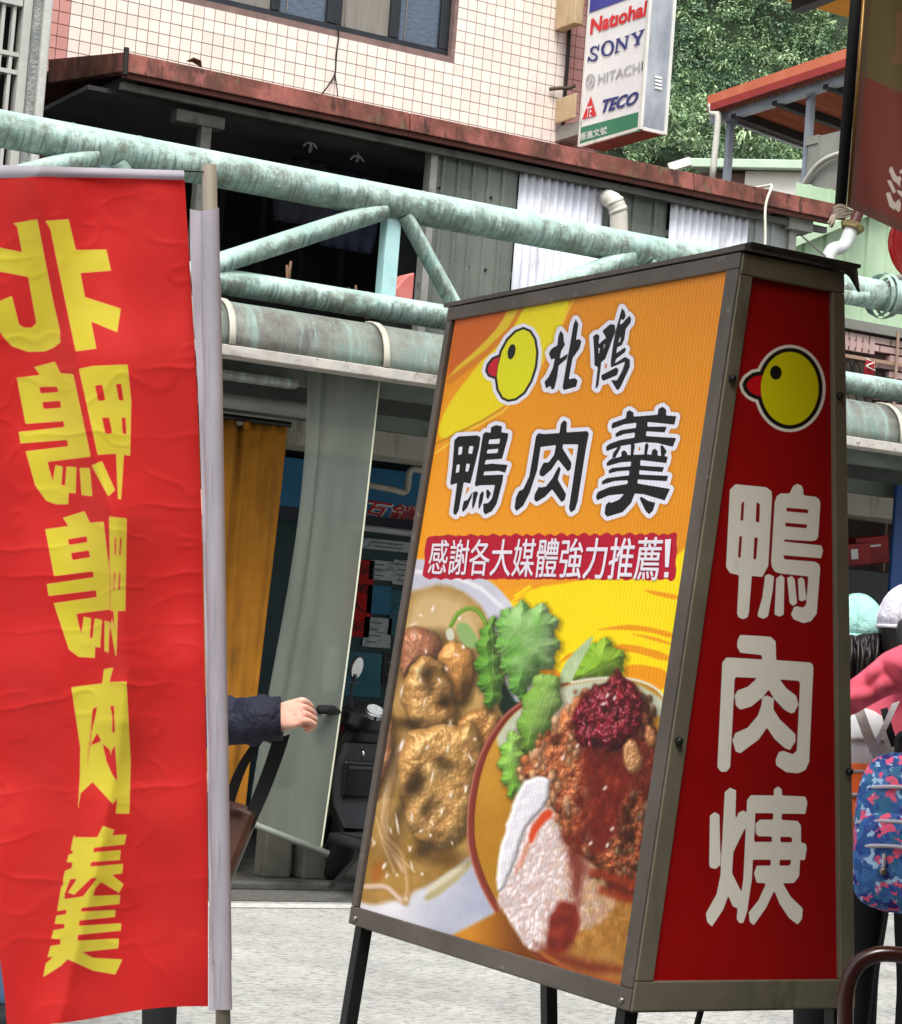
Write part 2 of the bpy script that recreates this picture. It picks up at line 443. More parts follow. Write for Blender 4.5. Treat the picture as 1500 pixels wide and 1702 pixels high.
# ================================================================== tiled house across the street
WY = 13.3
ph = (onY(438.75, 60, WY) - onY(421.25, 60, WY)).x
pv_ = onY(385, 50, WY).z - onY(385, 70.2, WY).z
XL, XR = onY(115, 40, WY).x, onY(934, 140, WY).x
ZR0 = onY(116.7, 22.5, WY).z
WXR = onY(753, 60, WY).x; WZB = onY(750, 94, WY).z; WXL = WXR - 2.6; WZT = WZB + 1.35
m_grout = pm('dark_grout', (112, 92, 88), (132, 110, 104), 9, .85)
house = thing('tiled_house', 'house clad in small cream tiles with a dark framed window and deep balcony', 'house')
def wall_boxes(parts, mat):
    for a, b in parts: MB().box(a, b).build('wall', mat, house)
PXR = XR + .33; PXL = XL - .18
wall_boxes([((PXL, WY, 0), (WXL, WY + .3, 8)), ((WXR, WY, 0), (PXR, WY + .3, 8)), ((WXL, WY, 0), (WXR, WY + .3, WZB)), ((WXL, WY, WZT), (WXR, WY + .3, 8))], m_grout)
m_tile = pm('cream_tile', (228, 215, 202), (238, 228, 217), 1.6, .32, rnd=.08, layers=[((176, 158, 142), 2.5, .56, .8, (1, 1, .22), .5), ((230, 208, 204), 1.2, .5, .75, (1, 1, 1), .6)], spec=.5)
m_pink = pm('pink_tile', (200, 148, 140), (188, 130, 122), 3, .35, rnd=.06)
tb = MB().box((.0028, -.005, .0028), (ph - .0028, .004, pv_ - .0028))
tile_mesh = {}
for key, mt in (('c', m_tile), ('p', m_pink)):
    o = tb.build('tile', mt, house, bevel=0); tile_mesh[key] = o.data; bpy.data.objects.remove(o)
spots = []
n0 = int((PXL - XL) / ph) - 1
for i in range(n0, int((PXR - XL) / ph) + 1):
    for k in range(-34, 18):
        x, z = XL + i * ph, ZR0 + k * pv_
        if x < PXL - .01 or x + ph > PXR + .02 or z < 3.0: continue
        if x + ph > WXL + .004 and x < WXR - .004 and z + pv_ > WZB + .004 and z < WZT: continue
        if z < 4.28 and (4.62 < x < 4.98 or 5.05 < x < 6.95): continue
        px, py = pix_np(np.array([[x + ph / 2, WY, z + pv_ / 2]]))
        spots.append((x, z, px[0], py[0], 'p' if (x < XL - .01 or x > XR - .01) else 'c'))
vis = [s for s in spots if -5 < s[2] < 962 and -5 < s[3] < 96 + .2 * (s[2] - 210) + 4]
vis.sort(key=lambda s: s[2])
single = set(id(s) for s in vis[:300])
rest = MB()
for s in spots:
    if id(s) in single:
        o = bpy.data.objects.new('tile', tile_mesh[s[4]]); COL.objects.link(o); o.parent = house; o.location = (s[0], WY, s[1])
    else:
        rest.box((s[0] + .0028, WY - .005, s[1] + .0028), (s[0] + ph - .0028, WY + .002, s[1] + pv_ - .0028), 0 if s[4] == 'c' else 1)
tf = rest.build('tile_field', [pm('cream_tile_field', (228, 215, 202), (238, 228, 217), 1.6, .32, layers=[((176, 158, 142), 2.5, .56, .8, (1, 1, .22), .5), ((228, 204, 200), 7, .48, .66, (1, 1, 1), .7)], spec=.5), m_pink], house); tf['kind'] = 'stuff'
# window
m_frame = pm('dark_bronze_frame', (38, 42, 46), (48, 52, 58), 5, .4, metal=.4)
gl = NB('window_glass_blue'); v_ = gl.coords('Object', (6, 6, 30))
gl.color(gl.ramp(gl.noise(v_, 3, 4), [(.3, (62, 76, 92)), (.7, (88, 102, 118))])); gl.set(rough=.12, spec=.6); m_glass = gl.m
m_blind = pm('grey_blind', (118, 114, 106), (132, 128, 120), 3, .7, stretch=(6, 1, 1))
win = MB()
WF = WY + .05
win.box((WXL, WF, WZB), (WXR, WF + .06, WZB + .055)).box((WXL, WF, WZT - .05), (WXR, WF + .06, WZT)).box((WXR - .075, WF, WZB + .055), (WXR, WF + .06, WZT - .05)).box((WXL, WF, WZB + .055), (WXL + .06, WF + .06, WZT - .05))
wn = win.build('window', m_frame, house, bevel=.006)
mx = [onY(px, 20, WY).x for px in (463, 562, 664)]
xs = [WXL + .06] + mx + [WXR - .075]
for j, x in enumerate(mx):
    hw = (.03, .055, .035)[j]
    MB().box((x - hw, WF - .004, WZB + .056), (x + hw, WF + .056, WZT - .051)).build('mullion', m_frame, wn, bevel=.005)
for j in range(4):
    MB().box((xs[j], WF + .03, WZB + .05), (xs[j + 1], WF + .036, WZT - .05)).build('pane', (m_blind, m_glass, m_blind, m_glass)[j], wn)
    MB().box((xs[j] + .09, WF + .02, WZB + .075), (xs[j] + .096, WF + .028, WZT - .08)).build('glazing_bead', m_blind, wn)
cable = bez([onY(562, 40, WY - .012), onY(563, 62, WY - .014), onY(559, 90, WY - .012), onY(557, 122, WY - .012), onY(545, 143, WY - .03), onY(532, 160, WY - .05)], 6)
co = MB().tube(cable, .0055, 6).build('cable', pm('black_rubber', (16, 16, 17), (24, 24, 24), 9, .6), None, smooth=True)
tag(co, 'thin black cable drooping down the cream tiles below the window', 'cable')
MB().tube(bez([onY(557, 122, WY - .012), onY(560, 142, WY - .02), onY(562, 160, WY - .04)], 5), .004, 6).build('cable_branch', MATS['black_rubber'], co, smooth=True)
# balcony interior: floor deck, ceiling, dark doors made wide to deepen the recess's shade
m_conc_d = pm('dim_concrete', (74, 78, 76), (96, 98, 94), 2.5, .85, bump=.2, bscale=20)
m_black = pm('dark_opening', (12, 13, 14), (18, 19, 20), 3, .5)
for x0, x1 in ((4.62, 5.0), (5.07, 6.97)):
    MB().box((x0, WY - .012, 2.8), (x1, WY + .01, 4.2)).build('shade_door', pm('shade_door_glass', (34, 37, 38), (58, 62, 60), 2.2, .4), house)
    for k in range(int((x1 - x0) / .3)):
        MB().box((x0 + .3 * k + .02, WY - .03, 2.8), (x0 + .3 * k + .06, WY - .013, 4.2)).build('door_stile', pm('dim_frame', (70, 74, 72), (86, 90, 88), 5, .5), house)
    MB().box((x0, WY - .034, 3.42), (x1, WY - .03, 3.48)).build('door_rail', MATS['dim_frame'], house)
# shop floor below: deck, back wall, side walls
DZ = 2.68
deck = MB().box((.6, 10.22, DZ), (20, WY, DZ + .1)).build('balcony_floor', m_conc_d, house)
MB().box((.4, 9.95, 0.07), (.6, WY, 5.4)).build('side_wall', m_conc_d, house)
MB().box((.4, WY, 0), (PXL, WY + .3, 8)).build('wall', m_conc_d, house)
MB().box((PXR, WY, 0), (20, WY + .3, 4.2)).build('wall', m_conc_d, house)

# ------------------------------------------------------------------ rust-red balcony roof
RY = 11.3
zt = .5 * (onY(300, 107, RY).z + onY(900, 229, RY).z); zb = zt - .112
xa, xb = onY(211, 95, RY).x, onY(1392, 350, RY).x
nr = NB('rusty_red_sheet'); v_ = nr.coords('Object')
cc = nr.ramp(nr.noise(v_, 3.5, 6, .65), [(.3, (84, 46, 36)), (.46, (110, 62, 52)), (.64, (146, 86, 78))])
cc = nr.mix(nr.math('MULTIPLY', nr.step(nr.noise(nr.coords('Object', (1, 1, .5)), 6, 7, .72), .47, .58), .8), cc, (74, 46, 38))
cc = nr.mix(nr.math('MULTIPLY', nr.step(nr.noise(nr.coords('Object', (1, 1, .6)), 11, 5, .7), .56, .66), .6), cc, (96, 92, 62))
cc = nr.mix(nr.math('MULTIPLY', nr.step(nr.noise(nr.coords('Object', (1, 1, .2)), 14, 5, .7), .57, .64), .8), cc, (46, 28, 22))
nr.color(cc); nr.set(rough=.7, spec=.3); nr.bump(nr.noise(v_, 25, 6), .35, .006); m_rust = nr.m
roof = thing('balcony_roof', 'rust stained red sheet roof over the tiled balcony', 'roof')
for i, (a, b) in enumerate(((xa, 6.0), (6.006, 8.05), (8.056, xb))):
    MB().hexa([(a, RY, zb), (b, RY, zb), (b, RY + .05, zb), (a, RY + .05, zb)], [(a, RY + .02, zt), (b, RY + .02, zt), (b, RY + .06, zt), (a, RY + .06, zt)]).build('fascia', m_rust, roof, bevel=.006)
    MB().box((a, RY + .02, zb - .028), (b, RY + .05, zb - .002)).build('drip_edge', pm('rust_dark', (70, 34, 26), (92, 44, 32), 6, .7), roof)
q0, q1 = onY(80, 98, 12.6), onY(80, 138, 12.6)
e0 = Vector((xa - .012, RY + .01, 0))
MB().add([(e0.x, e0.y, zb), (q1.x, 12.6, q1.z), (q0.x, 12.6, q0.z), (e0.x, e0.y + .02, zt), (e0.x + .05, e0.y + .05, zb), (q1.x + .05, 12.6, q1.z), (q0.x + .05, 12.6, q0.z), (e0.x + .05, e0.y + .07, zt)],
         [(0, 1, 2, 3), (4, 7, 6, 5), (3, 2, 6, 7), (0, 4, 5, 1), (0, 3, 7, 4), (1, 5, 6, 2)]).build('hip_fascia', m_rust, roof, bevel=.005)
MB().tube([Vector((xa - .004, RY - .004, zb - .02)), Vector((xa - .002, RY + .012, zt + .02))], .016, 8).build('ridge_joint', pm('dark_sealant', (24, 22, 20), (32, 28, 26), 9, .8), roof)
MB().add([(xa, RY + .06, zt - .012), (xb, RY + .06, zt - .012), (xb, WY - .01, zt + .06), (q0.x + .05, WY - .01, zt + .06), (q0.x + .05, 12.6, q0.z - .012)], [(0, 1, 2, 3, 4)]).build('roof_sheet', m_rust, roof, solid=.012)
m_rail = pm('grey_painted_steel', (128, 128, 122), (150, 150, 144), 5, .55, metal=.2, layers=[((70, 66, 58), 9, .55, .7, (1, 1, 1), .7)])
m_dimst = pm('shade_toned_steel', (84, 84, 80), (104, 104, 98), 5, .6, layers=[((44, 42, 38), 9, .5, .7, (1, 1, 1), .7)])  # worn grey steel in a darker copy, toned for the shaded balcony
m_darkb = pm('shade_toned_board', (52, 54, 54), (70, 72, 70), 3, .85)  # board colour darkened to stand for the shade under the roof
MB().box((xa + .02, RY + .09, zb - .075), (xb, RY + .13, zb - .035)).build('edge_beam', m_dimst, roof)
MB().box((xa - .1, RY + .3, zb - .06), (xb, WY - .02, zb - .035)).build('ceiling_board', m_darkb, roof)
for x in (4.3, 5.4, 6.5, 7.7, 8.9):
    MB().box((x, RY + .14, zb - .033), (x + .06, WY - .03, zb + .03)).build('rafter', m_darkb, roof)
pt = onY(343, 185, RY + .2); 
MB().box((pt.x - .03, RY + .17, DZ + .1), (pt.x + .03, RY + .24, zb - .1)).build('post', m_dimst, roof)
pb0, pb1 = onY(290, 180, RY + .2), onY(372, 180, RY + .2)
MB().box((pb0.x, RY + .16, zb - .17), (pb1.x, RY + .25, zb - .1)).build('bracket', m_dimst, roof, bevel=.006)
lf = onY(318, 103, RY + .02)
lo_ = MB().add([lf + Vector((-.03, 0, .0)), lf + Vector((.0, -.03, .02)), lf + Vector((.05, -.02, .015)), lf + Vector((.07, .01, -.015)), lf + Vector((.02, .03, .01))], [(0, 1, 4), (1, 2, 4), (2, 3, 4)]).build('dead_leaf', pm('brown_leaf', (120, 76, 44), (96, 60, 36), 20, .7), None, solid=.003)
tag(lo_, 'curled brown dead leaf lying on the rusty roof edge', 'leaf')

# ------------------------------------------------------------------ corrugated partition closing the balcony
PY = 11.46
part = thing('balcony_partition', 'patched partition of corrugated white and clear sheets under the rusty roof', 'partition')
m_wcorr = pm('white_corrugated', (208, 211, 222), (222, 224, 230), 2, .5, layers=[((168, 174, 190), 5, .48, .75, (1, 1, .12), .6), ((128, 120, 108), 9, .56, .72, (1, 1, .16), .65)])
tl = NB('clear_plastic_sheet'); v_ = tl.coords('Object', (1, 1, .4))
tl.color(tl.ramp(tl.noise(v_, 4, 5), [(.3, (104, 112, 104)), (.7, (136, 142, 132))])); tl.set(rough=.35, spec=.5)
tr_ = tl.n('ShaderNodeBsdfTransparent'); mx_ = tl.n('ShaderNodeMixShader'); mx_.inputs[0].default_value = .6
tl.l(tr_.outputs[0], mx_.inputs[1]); tl.l(tl.p.outputs[0], mx_.inputs[2]); tl.l(mx_.outputs[0], tl.out.inputs[0]); m_clear = tl.m
m_gsheet = pm('grey_sheet', (138, 144, 142), (158, 162, 160), 3, .5, layers=[((98, 102, 98), 6, .5, .75, (1, 1, .2), .6)])
def corr(x0, x1, z0, z1, y, pitch, amp, mat, name='corrugated_sheet', n=6):
    k = int((x1 - x0) / pitch * n) + 1
    P = [[(x0 + (x1 - x0) * j / k, y + amp * math.sin(2 * PI * (x1 - x0) * j / k / pitch), z) for j in range(k + 1)] for z in (z0, (z0 + z1) / 2, z1)]
    return MB().grid(P).build(name, mat, part, smooth=True, solid=.002)
def ribs(x0, x1, z0, z1, y, pitch, mat, wr=.02, dp=.016, parent=None, name='ribbed_sheet'):
    pts = [(x0, 0)]; x = x0 + pitch / 2
    while x + wr * 2 < x1:
        pts += [(x, 0), (x + wr * .4, -dp), (x + wr * 1.2, -dp), (x + wr * 1.6, 0)]; x += pitch
    pts.append((x1, 0))
    return MB().grid([[(px, y + d, z) for px, d in pts] for z in (z0, z1)]).build(name, mat, parent or part, solid=.003)
bx = [onY(px, py, PY).x for px, py in ((718, 300), (861, 300), (1000, 330), (1112, 350), (1240, 370), (1312, 390))]
zc = zb - .04
ribs(bx[0], bx[1], DZ + .1, zc, PY, .105, m_clear)
corr(bx[1], bx[2], DZ + .1, zc, PY - .02, .056, .012, m_wcorr)
ribs(bx[2], bx[3], DZ + .1, zc, PY + .02, .16, m_clear)
corr(bx[3], bx[4], DZ + .1, zc, PY - .02, .056, .012, m_wcorr)
ribs(bx[4], bx[5], DZ + .1, zc, PY, .13, m_gsheet)
for x, wd in ((bx[0] - .03, .045), (bx[5] - .02, .06)):
    MB().box((x, PY - .03, DZ + .1), (x + wd, PY + .05, zc)).build('post', m_rail, part)
for py_ in (312, 435):
    a = onY(722, py_, PY + .03)
    MB().box((bx[0], PY + .02, a.z - .02), (bx[5], PY + .05, a.z + .02)).build('rail', m_rail, part)
    for k in range(4):
        s_ = Vector((bx[0] + .05 + .12 * k, PY - .006, a.z))
        MB().lathe([(.009, 0), (.009, .006), (.004, .01)], Matrix.Translation(s_) @ Matrix.Rotation(PI / 2, 4, 'X'), 8).build('screw', m_black, part)
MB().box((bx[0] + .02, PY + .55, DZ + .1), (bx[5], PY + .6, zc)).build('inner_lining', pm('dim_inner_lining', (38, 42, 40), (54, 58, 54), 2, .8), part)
jb = onY(1330, 366, RY + .1)
MB().box((jb.x - .1, RY + .08, jb.z - .07), (jb.x + .1, RY + .24, jb.z + .06)).build('bracket', m_rail, part, bevel=.006)
# vent pipe
m_pvc = pm('aged_white_pvc', (186, 180, 168), (204, 200, 190), 5, .45, layers=[((128, 96, 66), 12, .56, .68, (1, 1, .4), .7), ((100, 92, 80), 6, .6, .8, (1, 1, .3), .6)])
vp = [onY(1029, 405, PY - .16), onY(1029, 372, PY - .16), onY(1028, 350, PY - .16), onY(1022, 336, PY - .15), onY(1012, 330, PY - .08), onY(1006, 329, PY + .04)]
vo = MB().tube(bez(vp, 6), .056, 16).build('vent_pipe', m_pvc, None, smooth=True)
tag(vo, 'stained white plastic vent pipe with elbow poking out of the corrugated partition', 'pipe')
for p in (vp[2], vp[3]):
    d = (Vector(vp[3]) - Vector(vp[2])).normalized()
    MB().tube([Vector(p) - d * .012, Vector(p) + d * .012], .061, 16).build('collar', m_pvc, vo, smooth=True)
wc = onY(1283, 310, RY - .03); wd_ = onY(1272, 409, RY - .05)
cdz = MB().tube(bez([wc + Vector((.0, .3, .02)), wc + Vector((0, .06, .012)), wc, wc.lerp(wd_, .35) + Vector((-.03, 0, 0)), wd_, wd_ + Vector((0, 0, -.5))], 6), .009, 8).build('hanging_cord', pm('white_cord', (225, 222, 208), (210, 206, 190), 9, .6), None, smooth=True)  # loose white cord over the roof edge, not strung for washing
tag(cdz, 'white cord hanging down over the rusty roof edge', 'cord')

# things on the balcony
m_cloth_d = pm('dark_cloth', (26, 28, 36), (40, 42, 50), 6, .9)
def hanger(px, py, col, lab, drop):
    t = thing('hanging_shirt', lab, 'shirt', None)
    hk = onY(px, py, RY + .5); top = Vector((hk.x, hk.y, zb - .06))
    c = hk + Vector((0, 0, -.03))
    MB().tube(bez([top, top + Vector((.012, 0, -.03)), top + Vector((-.004, 0, -.06)), c], 5), .004, 6).build('hook', pm('pale_plastic', (176, 186, 188), (190, 198, 200), 6, .5), t, smooth=True)
    MB().tube([c + Vector((-.045, 0, -.03)), c + Vector((-.02, 0, -.004)), c + Vector((.02, 0, -.004)), c + Vector((.045, 0, -.03))], .006, 6).build('hanger', MATS['pale_plastic'], t, smooth=True)
    MB().tube([c + Vector((.0, .02, -.01)), c + Vector((-.2, .02, -.1)), c + Vector((.2, .02, -.1)), c + Vector((0, .02, -.01))], .005, 6).build('hanger_bar', m_cloth_d, t, smooth=True)
    P = []
    for k in range(7):
        v = k / 6; wv = .21 - .04 * v + (.05 if k == 1 else 0)
        P.append([c + Vector((-wv + 2 * wv * j / 12, .04 + .025 * math.sin(j * 1.9 + k * .4), -.07 - .02 * abs(j - 6) / 6 * (1 - v) * 3 - drop * v)) for j in range(13)])
    MB().grid(P).build('garment', col, t, smooth=True, solid=.006)
    return t
hanger(517, 228, m_cloth_d, 'dark shirt on a pale hanger beside the balcony post', .42)
hanger(595, 250, pm('navy_cloth', (22, 28, 46), (34, 40, 58), 6, .9), 'dark navy shirt on a pale hanger near the clear plastic sheet', .5)
pk = onY(675, 480, 10.6)
bo = MB().prism([pk + Vector((-.14, 0, -.1)), pk + Vector((.05, 0, -.1)), pk + Vector((.05, 0, .1)), pk + Vector((-.0, 0, .08))], (.0, .12, 0)).build('plastic_basin', pm('faded_pink_plastic', (206, 110, 104), (220, 130, 122), 8, .5), None, bevel=.012)
tag(bo, 'faded pink plastic board leaning behind the green pipe truss', 'board')
tw = thing('twig_plant', 'bare twigs of a potted plant behind the lower green pipe', 'plant')
m_twig = pm('twig_bark', (138, 104, 84), (160, 124, 100), 14, .8)
for px0, py0, px1, py1 in ((479, 470, 477, 440), (480, 458, 484, 434), (581, 500, 580, 478), (591, 500, 592, 474), (610, 505, 611, 484), (655, 512, 653, 490)):
    MB().tube([onY(px0, py0 + 25, 10.4), onY(px0, py0, 10.4), onY(px1, py1, 10.4)], [.014, .012, .006], 7).build('twig', m_twig, tw, smooth=True)
pp = onY(545, 520, 10.42)
MB().box((pp.x - .55, 10.36, DZ + .1), (pp.x + .3, 10.5, DZ + .2)).build('pot', pm('clay_trough', (92, 70, 58), (110, 84, 68), 6, .8), tw, bevel=.01)
# ================================================================== green pipe truss over the shop front
vd = NB('verdigris_pipe'); v_ = vd.coords('Object')
c0 = vd.ramp(vd.noise(v_, 5, 6, .65), [(.3, (146, 178, 168)), (.65, (184, 206, 198))])
geo = vd.n('ShaderNodeNewGeometry'); sx_ = vd.n('ShaderNodeSeparateXYZ'); vd.l(geo.outputs['Position'], sx_.inputs[0])
ringn = vd.noise(vd.coords('Object', (55, 1.2, 1.2)), 1.0, 4, .7)                 # run-off marks round the pipe
ringf = vd.step(ringn, .5, .58)
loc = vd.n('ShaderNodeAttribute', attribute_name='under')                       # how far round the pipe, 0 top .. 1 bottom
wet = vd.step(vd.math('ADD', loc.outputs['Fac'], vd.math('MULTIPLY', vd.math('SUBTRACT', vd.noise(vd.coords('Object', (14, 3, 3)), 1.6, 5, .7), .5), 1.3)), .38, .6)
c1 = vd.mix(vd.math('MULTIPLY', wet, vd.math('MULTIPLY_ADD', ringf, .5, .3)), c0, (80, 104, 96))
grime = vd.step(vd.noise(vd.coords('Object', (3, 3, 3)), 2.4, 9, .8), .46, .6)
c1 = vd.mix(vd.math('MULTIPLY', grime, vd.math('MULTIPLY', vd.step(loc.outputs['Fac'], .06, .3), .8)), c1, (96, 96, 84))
rst = vd.step(vd.noise(vd.coords('Object', (1.3, 2, 2)), 2.1, 8, .8), .62, .7)
c1 = vd.mix(vd.math('MULTIPLY', rst, .7), c1, (104, 88, 72))
blo = vd.step(vd.noise(vd.coords('Object', (.5, 1.4, 1.4)), 1.3, 4, .6), .4, .66)
c1 = vd.mix(vd.math('MULTIPLY', vd.math('MULTIPLY', blo, wet), .5), c1, (58, 78, 72))
flk = vd.step(vd.noise(v_, 26, 4, .7), .68, .72)
c1 = vd.mix(flk, c1, (222, 232, 228))
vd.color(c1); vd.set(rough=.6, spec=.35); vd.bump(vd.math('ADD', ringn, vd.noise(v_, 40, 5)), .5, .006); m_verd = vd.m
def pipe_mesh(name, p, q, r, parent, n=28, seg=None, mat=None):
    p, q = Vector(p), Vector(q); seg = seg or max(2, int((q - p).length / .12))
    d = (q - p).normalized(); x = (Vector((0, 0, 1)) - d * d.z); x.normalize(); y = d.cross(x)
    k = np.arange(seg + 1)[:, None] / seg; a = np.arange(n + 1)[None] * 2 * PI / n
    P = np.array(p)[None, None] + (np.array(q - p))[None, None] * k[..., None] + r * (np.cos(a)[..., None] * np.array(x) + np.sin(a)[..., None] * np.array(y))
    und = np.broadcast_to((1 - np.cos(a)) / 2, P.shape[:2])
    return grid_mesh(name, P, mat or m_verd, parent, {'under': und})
TY = 10.1
truss = thing('pipe_truss', 'weathered pale green steel pipe truss above the shop awning', 'truss')
uz = .5 * (onY(0, 208, TY).z + onY(1110, 428, TY).z); lz = .5 * (onY(375, 468, TY).z + onY(735, 527, TY).z)
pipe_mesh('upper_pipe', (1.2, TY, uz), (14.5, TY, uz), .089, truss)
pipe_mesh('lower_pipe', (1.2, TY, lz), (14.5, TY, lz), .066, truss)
def TP(x, y, dy=0.): return onY(x, y, TY + dy)
n1, n2, n3 = TP(180, 248), TP(655, 345), TP(1062, 420)
fx = [onY(295, 455, TY).x, onY(772, 532, TY).x]
for i, nx_ in enumerate((n1.x, n2.x, n3.x)):
    prv = [fx[0] - (fx[1] - fx[0]), fx[0], fx[1]][i]; nxt = [fx[0], fx[1], fx[1] + (fx[1] - fx[0])][i]
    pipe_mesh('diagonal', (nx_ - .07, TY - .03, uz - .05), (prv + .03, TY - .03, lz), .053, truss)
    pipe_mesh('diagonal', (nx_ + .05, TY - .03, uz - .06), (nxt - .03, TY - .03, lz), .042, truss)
    MB().box((nx_ - .042, TY - .02, lz), (nx_ + .042, TY + .06, uz - .03)).build('upright', pm('pale_green_paint', (158, 200, 202), (172, 210, 210), 7, .5, layers=[((118, 146, 140), 16, .6, .7, (1, 1, .5), .5)]), truss, bevel=.006)
for nx_ in (n1.x, n2.x, n3.x):
    for dx, rr in ((-.2, .0915), (.14, .0915)):
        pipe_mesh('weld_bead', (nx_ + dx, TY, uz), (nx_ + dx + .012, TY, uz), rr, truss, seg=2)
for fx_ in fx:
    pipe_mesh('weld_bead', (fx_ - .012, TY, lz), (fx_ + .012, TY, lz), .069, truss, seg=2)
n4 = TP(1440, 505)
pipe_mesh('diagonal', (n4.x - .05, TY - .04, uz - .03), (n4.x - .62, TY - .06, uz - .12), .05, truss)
fl = TP(1468, 520)
for dx, rr in ((-.05, .125), (-.01, .135), (.03, .12)):
    pipe_mesh('flange', (fl.x + dx, TY, uz), (fl.x + dx + .03, TY, uz), rr, truss, seg=2)
for x in (.8, 14.5):
    MB().box((x - .1, TY - .1, .03), (x + .1, TY + .1, uz + .1)).build('column', MATS['pale_green_paint'], truss)

# ================================================================== awning fascia
AY = 9.74
cn = thing('shop_awning', 'rounded verdigris sheet awning with white joint strips along the shop front', 'awning')
azt, azb = onY(400, 506, 9.98).z, onY(400, 577, AY).z
cp = NB('verdigris_sheet'); v_ = cp.coords('Object')
c0 = cp.ramp(cp.noise(v_, 2.6, 7, .7), [(.32, (108, 134, 124)), (.48, (124, 130, 122)), (.62, (98, 94, 90))])
c0 = cp.mix(cp.math('MULTIPLY', cp.step(cp.noise(cp.coords('Object', (5, .7, .7)), 2.2, 7, .8), .5, .66), .6), c0, (150, 184, 172))
c0 = cp.mix(cp.step(cp.noise(v_, 34, 5, .75), .64, .7), c0, (198, 212, 206))
cp.color(c0); cp.set(rough=.55, spec=.35); cp.bump(cp.noise(v_, 18, 6), .3, .006); m_sheet = cp.m
def prof(t):
    a = PI / 2 * t
    return Vector((0, 9.98 - (9.98 - AY) * math.sin(a) ** .9, azb + (azt - azb) * math.cos(a) ** .8))
J0, J1 = onY(378, 545, 9.8).x, onY(634, 575, 9.8).x
st = J1 - J0
for k in range(-2, 8):
    x0, x1 = J0 + k * st, J0 + (k + 1) * st
    P = []
    for j in range(9):
        x = x0 + (x1 - x0) * j / 8; sag = .012 * math.sin(PI * j / 8)
        P.append([prof(i / 9) + Vector((x, -sag * math.sin(PI * i / 9), 0)) for i in range(10)])
    MB().grid(P).build('fascia_sheet', m_sheet, cn, smooth=True, solid=.004)
    P = [[prof(i / 9) + Vector((x0 + dx, -.014, .006)) for i in range(10)] for dx in (-.017, -.006, .006, .017)]
    MB().grid(P).build('joint_strip', pm('white_strip', (172, 168, 154), (192, 188, 174), 5, .6, layers=[((120, 108, 90), 8, .58, .7, (1, 1, 1), .6)]), cn, smooth=True, solid=.012)
XE0, XE1 = J0 - 2 * st, J0 + 8 * st
m_edge = pm('chipped_white_edge', (168, 163, 156), (190, 185, 178), 7, .6, layers=[((120, 112, 102), 6, .48, .62, (.5, 1, 1), .7), ((70, 64, 56), 18, .58, .66, (1, 1, 1), .7)])
MB().box((XE0, AY - .02, azb - .05), (XE1, AY + .03, azb + .002)).build('edge_angle', m_edge, cn, bevel=.005)
MB().box((XE0, AY + .031, azb - .05), (XE1, AY + .12, azb - .038)).build('edge_flange', m_edge, cn)
MB().box((XE0, 9.985, azb), (XE1, 10.2, azb + .06)).build('gutter_box', m_sheet, cn)
# under the awning: stepped soffit boards
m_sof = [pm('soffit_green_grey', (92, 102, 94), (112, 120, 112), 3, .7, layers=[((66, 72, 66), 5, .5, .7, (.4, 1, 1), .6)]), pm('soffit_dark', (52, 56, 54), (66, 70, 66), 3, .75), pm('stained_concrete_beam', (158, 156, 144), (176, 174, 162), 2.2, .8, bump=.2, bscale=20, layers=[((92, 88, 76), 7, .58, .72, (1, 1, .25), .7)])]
def band(px, y0, y1, Y, mat, nm, thick=.08, x0=.65, x1=14):
    a, b = onY(px, y0, Y), onY(px, y1, Y)
    return MB().box((x0, Y, min(a.z, b.z)), (x1, Y + thick, max(a.z, b.z))).build(nm, mat, house)
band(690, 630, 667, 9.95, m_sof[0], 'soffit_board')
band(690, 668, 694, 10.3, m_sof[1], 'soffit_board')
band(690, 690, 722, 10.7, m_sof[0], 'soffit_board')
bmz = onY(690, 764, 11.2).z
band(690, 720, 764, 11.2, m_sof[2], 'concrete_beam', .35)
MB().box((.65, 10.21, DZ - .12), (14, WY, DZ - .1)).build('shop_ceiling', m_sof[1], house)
sb0, sb1 = onY(380, 612, 9.99), onY(482, 640, 9.99)
rb = MB().box((sb0.x - .9, 9.86, sb1.z - .03), (sb1.x, 9.935, sb0.z - .02)).build('rolled_awning_cover', m_sheet, cn, bevel=.03)
# back wall of the shop
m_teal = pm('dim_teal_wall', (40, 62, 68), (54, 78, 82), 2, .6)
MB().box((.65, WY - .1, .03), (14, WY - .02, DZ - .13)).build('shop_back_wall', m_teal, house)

# curtain rod
r0, r1 = onY(375, 664, 10.35), onY(510, 681, 10.35)
ro = MB().tube([r0 + Vector((-1.2, 0, 0)), Vector((r1.x, 10.35, r0.z))], .043, 16).build('curtain_rod', pm('grey_pvc', (140, 142, 138), (156, 158, 152), 5, .5, layers=[((60, 60, 56), 14, .6, .7, (.4, 1, 1), .6)]), None, smooth=True)
tag(ro, 'grey plastic pipe fixed level above the orange curtain', 'pipe')
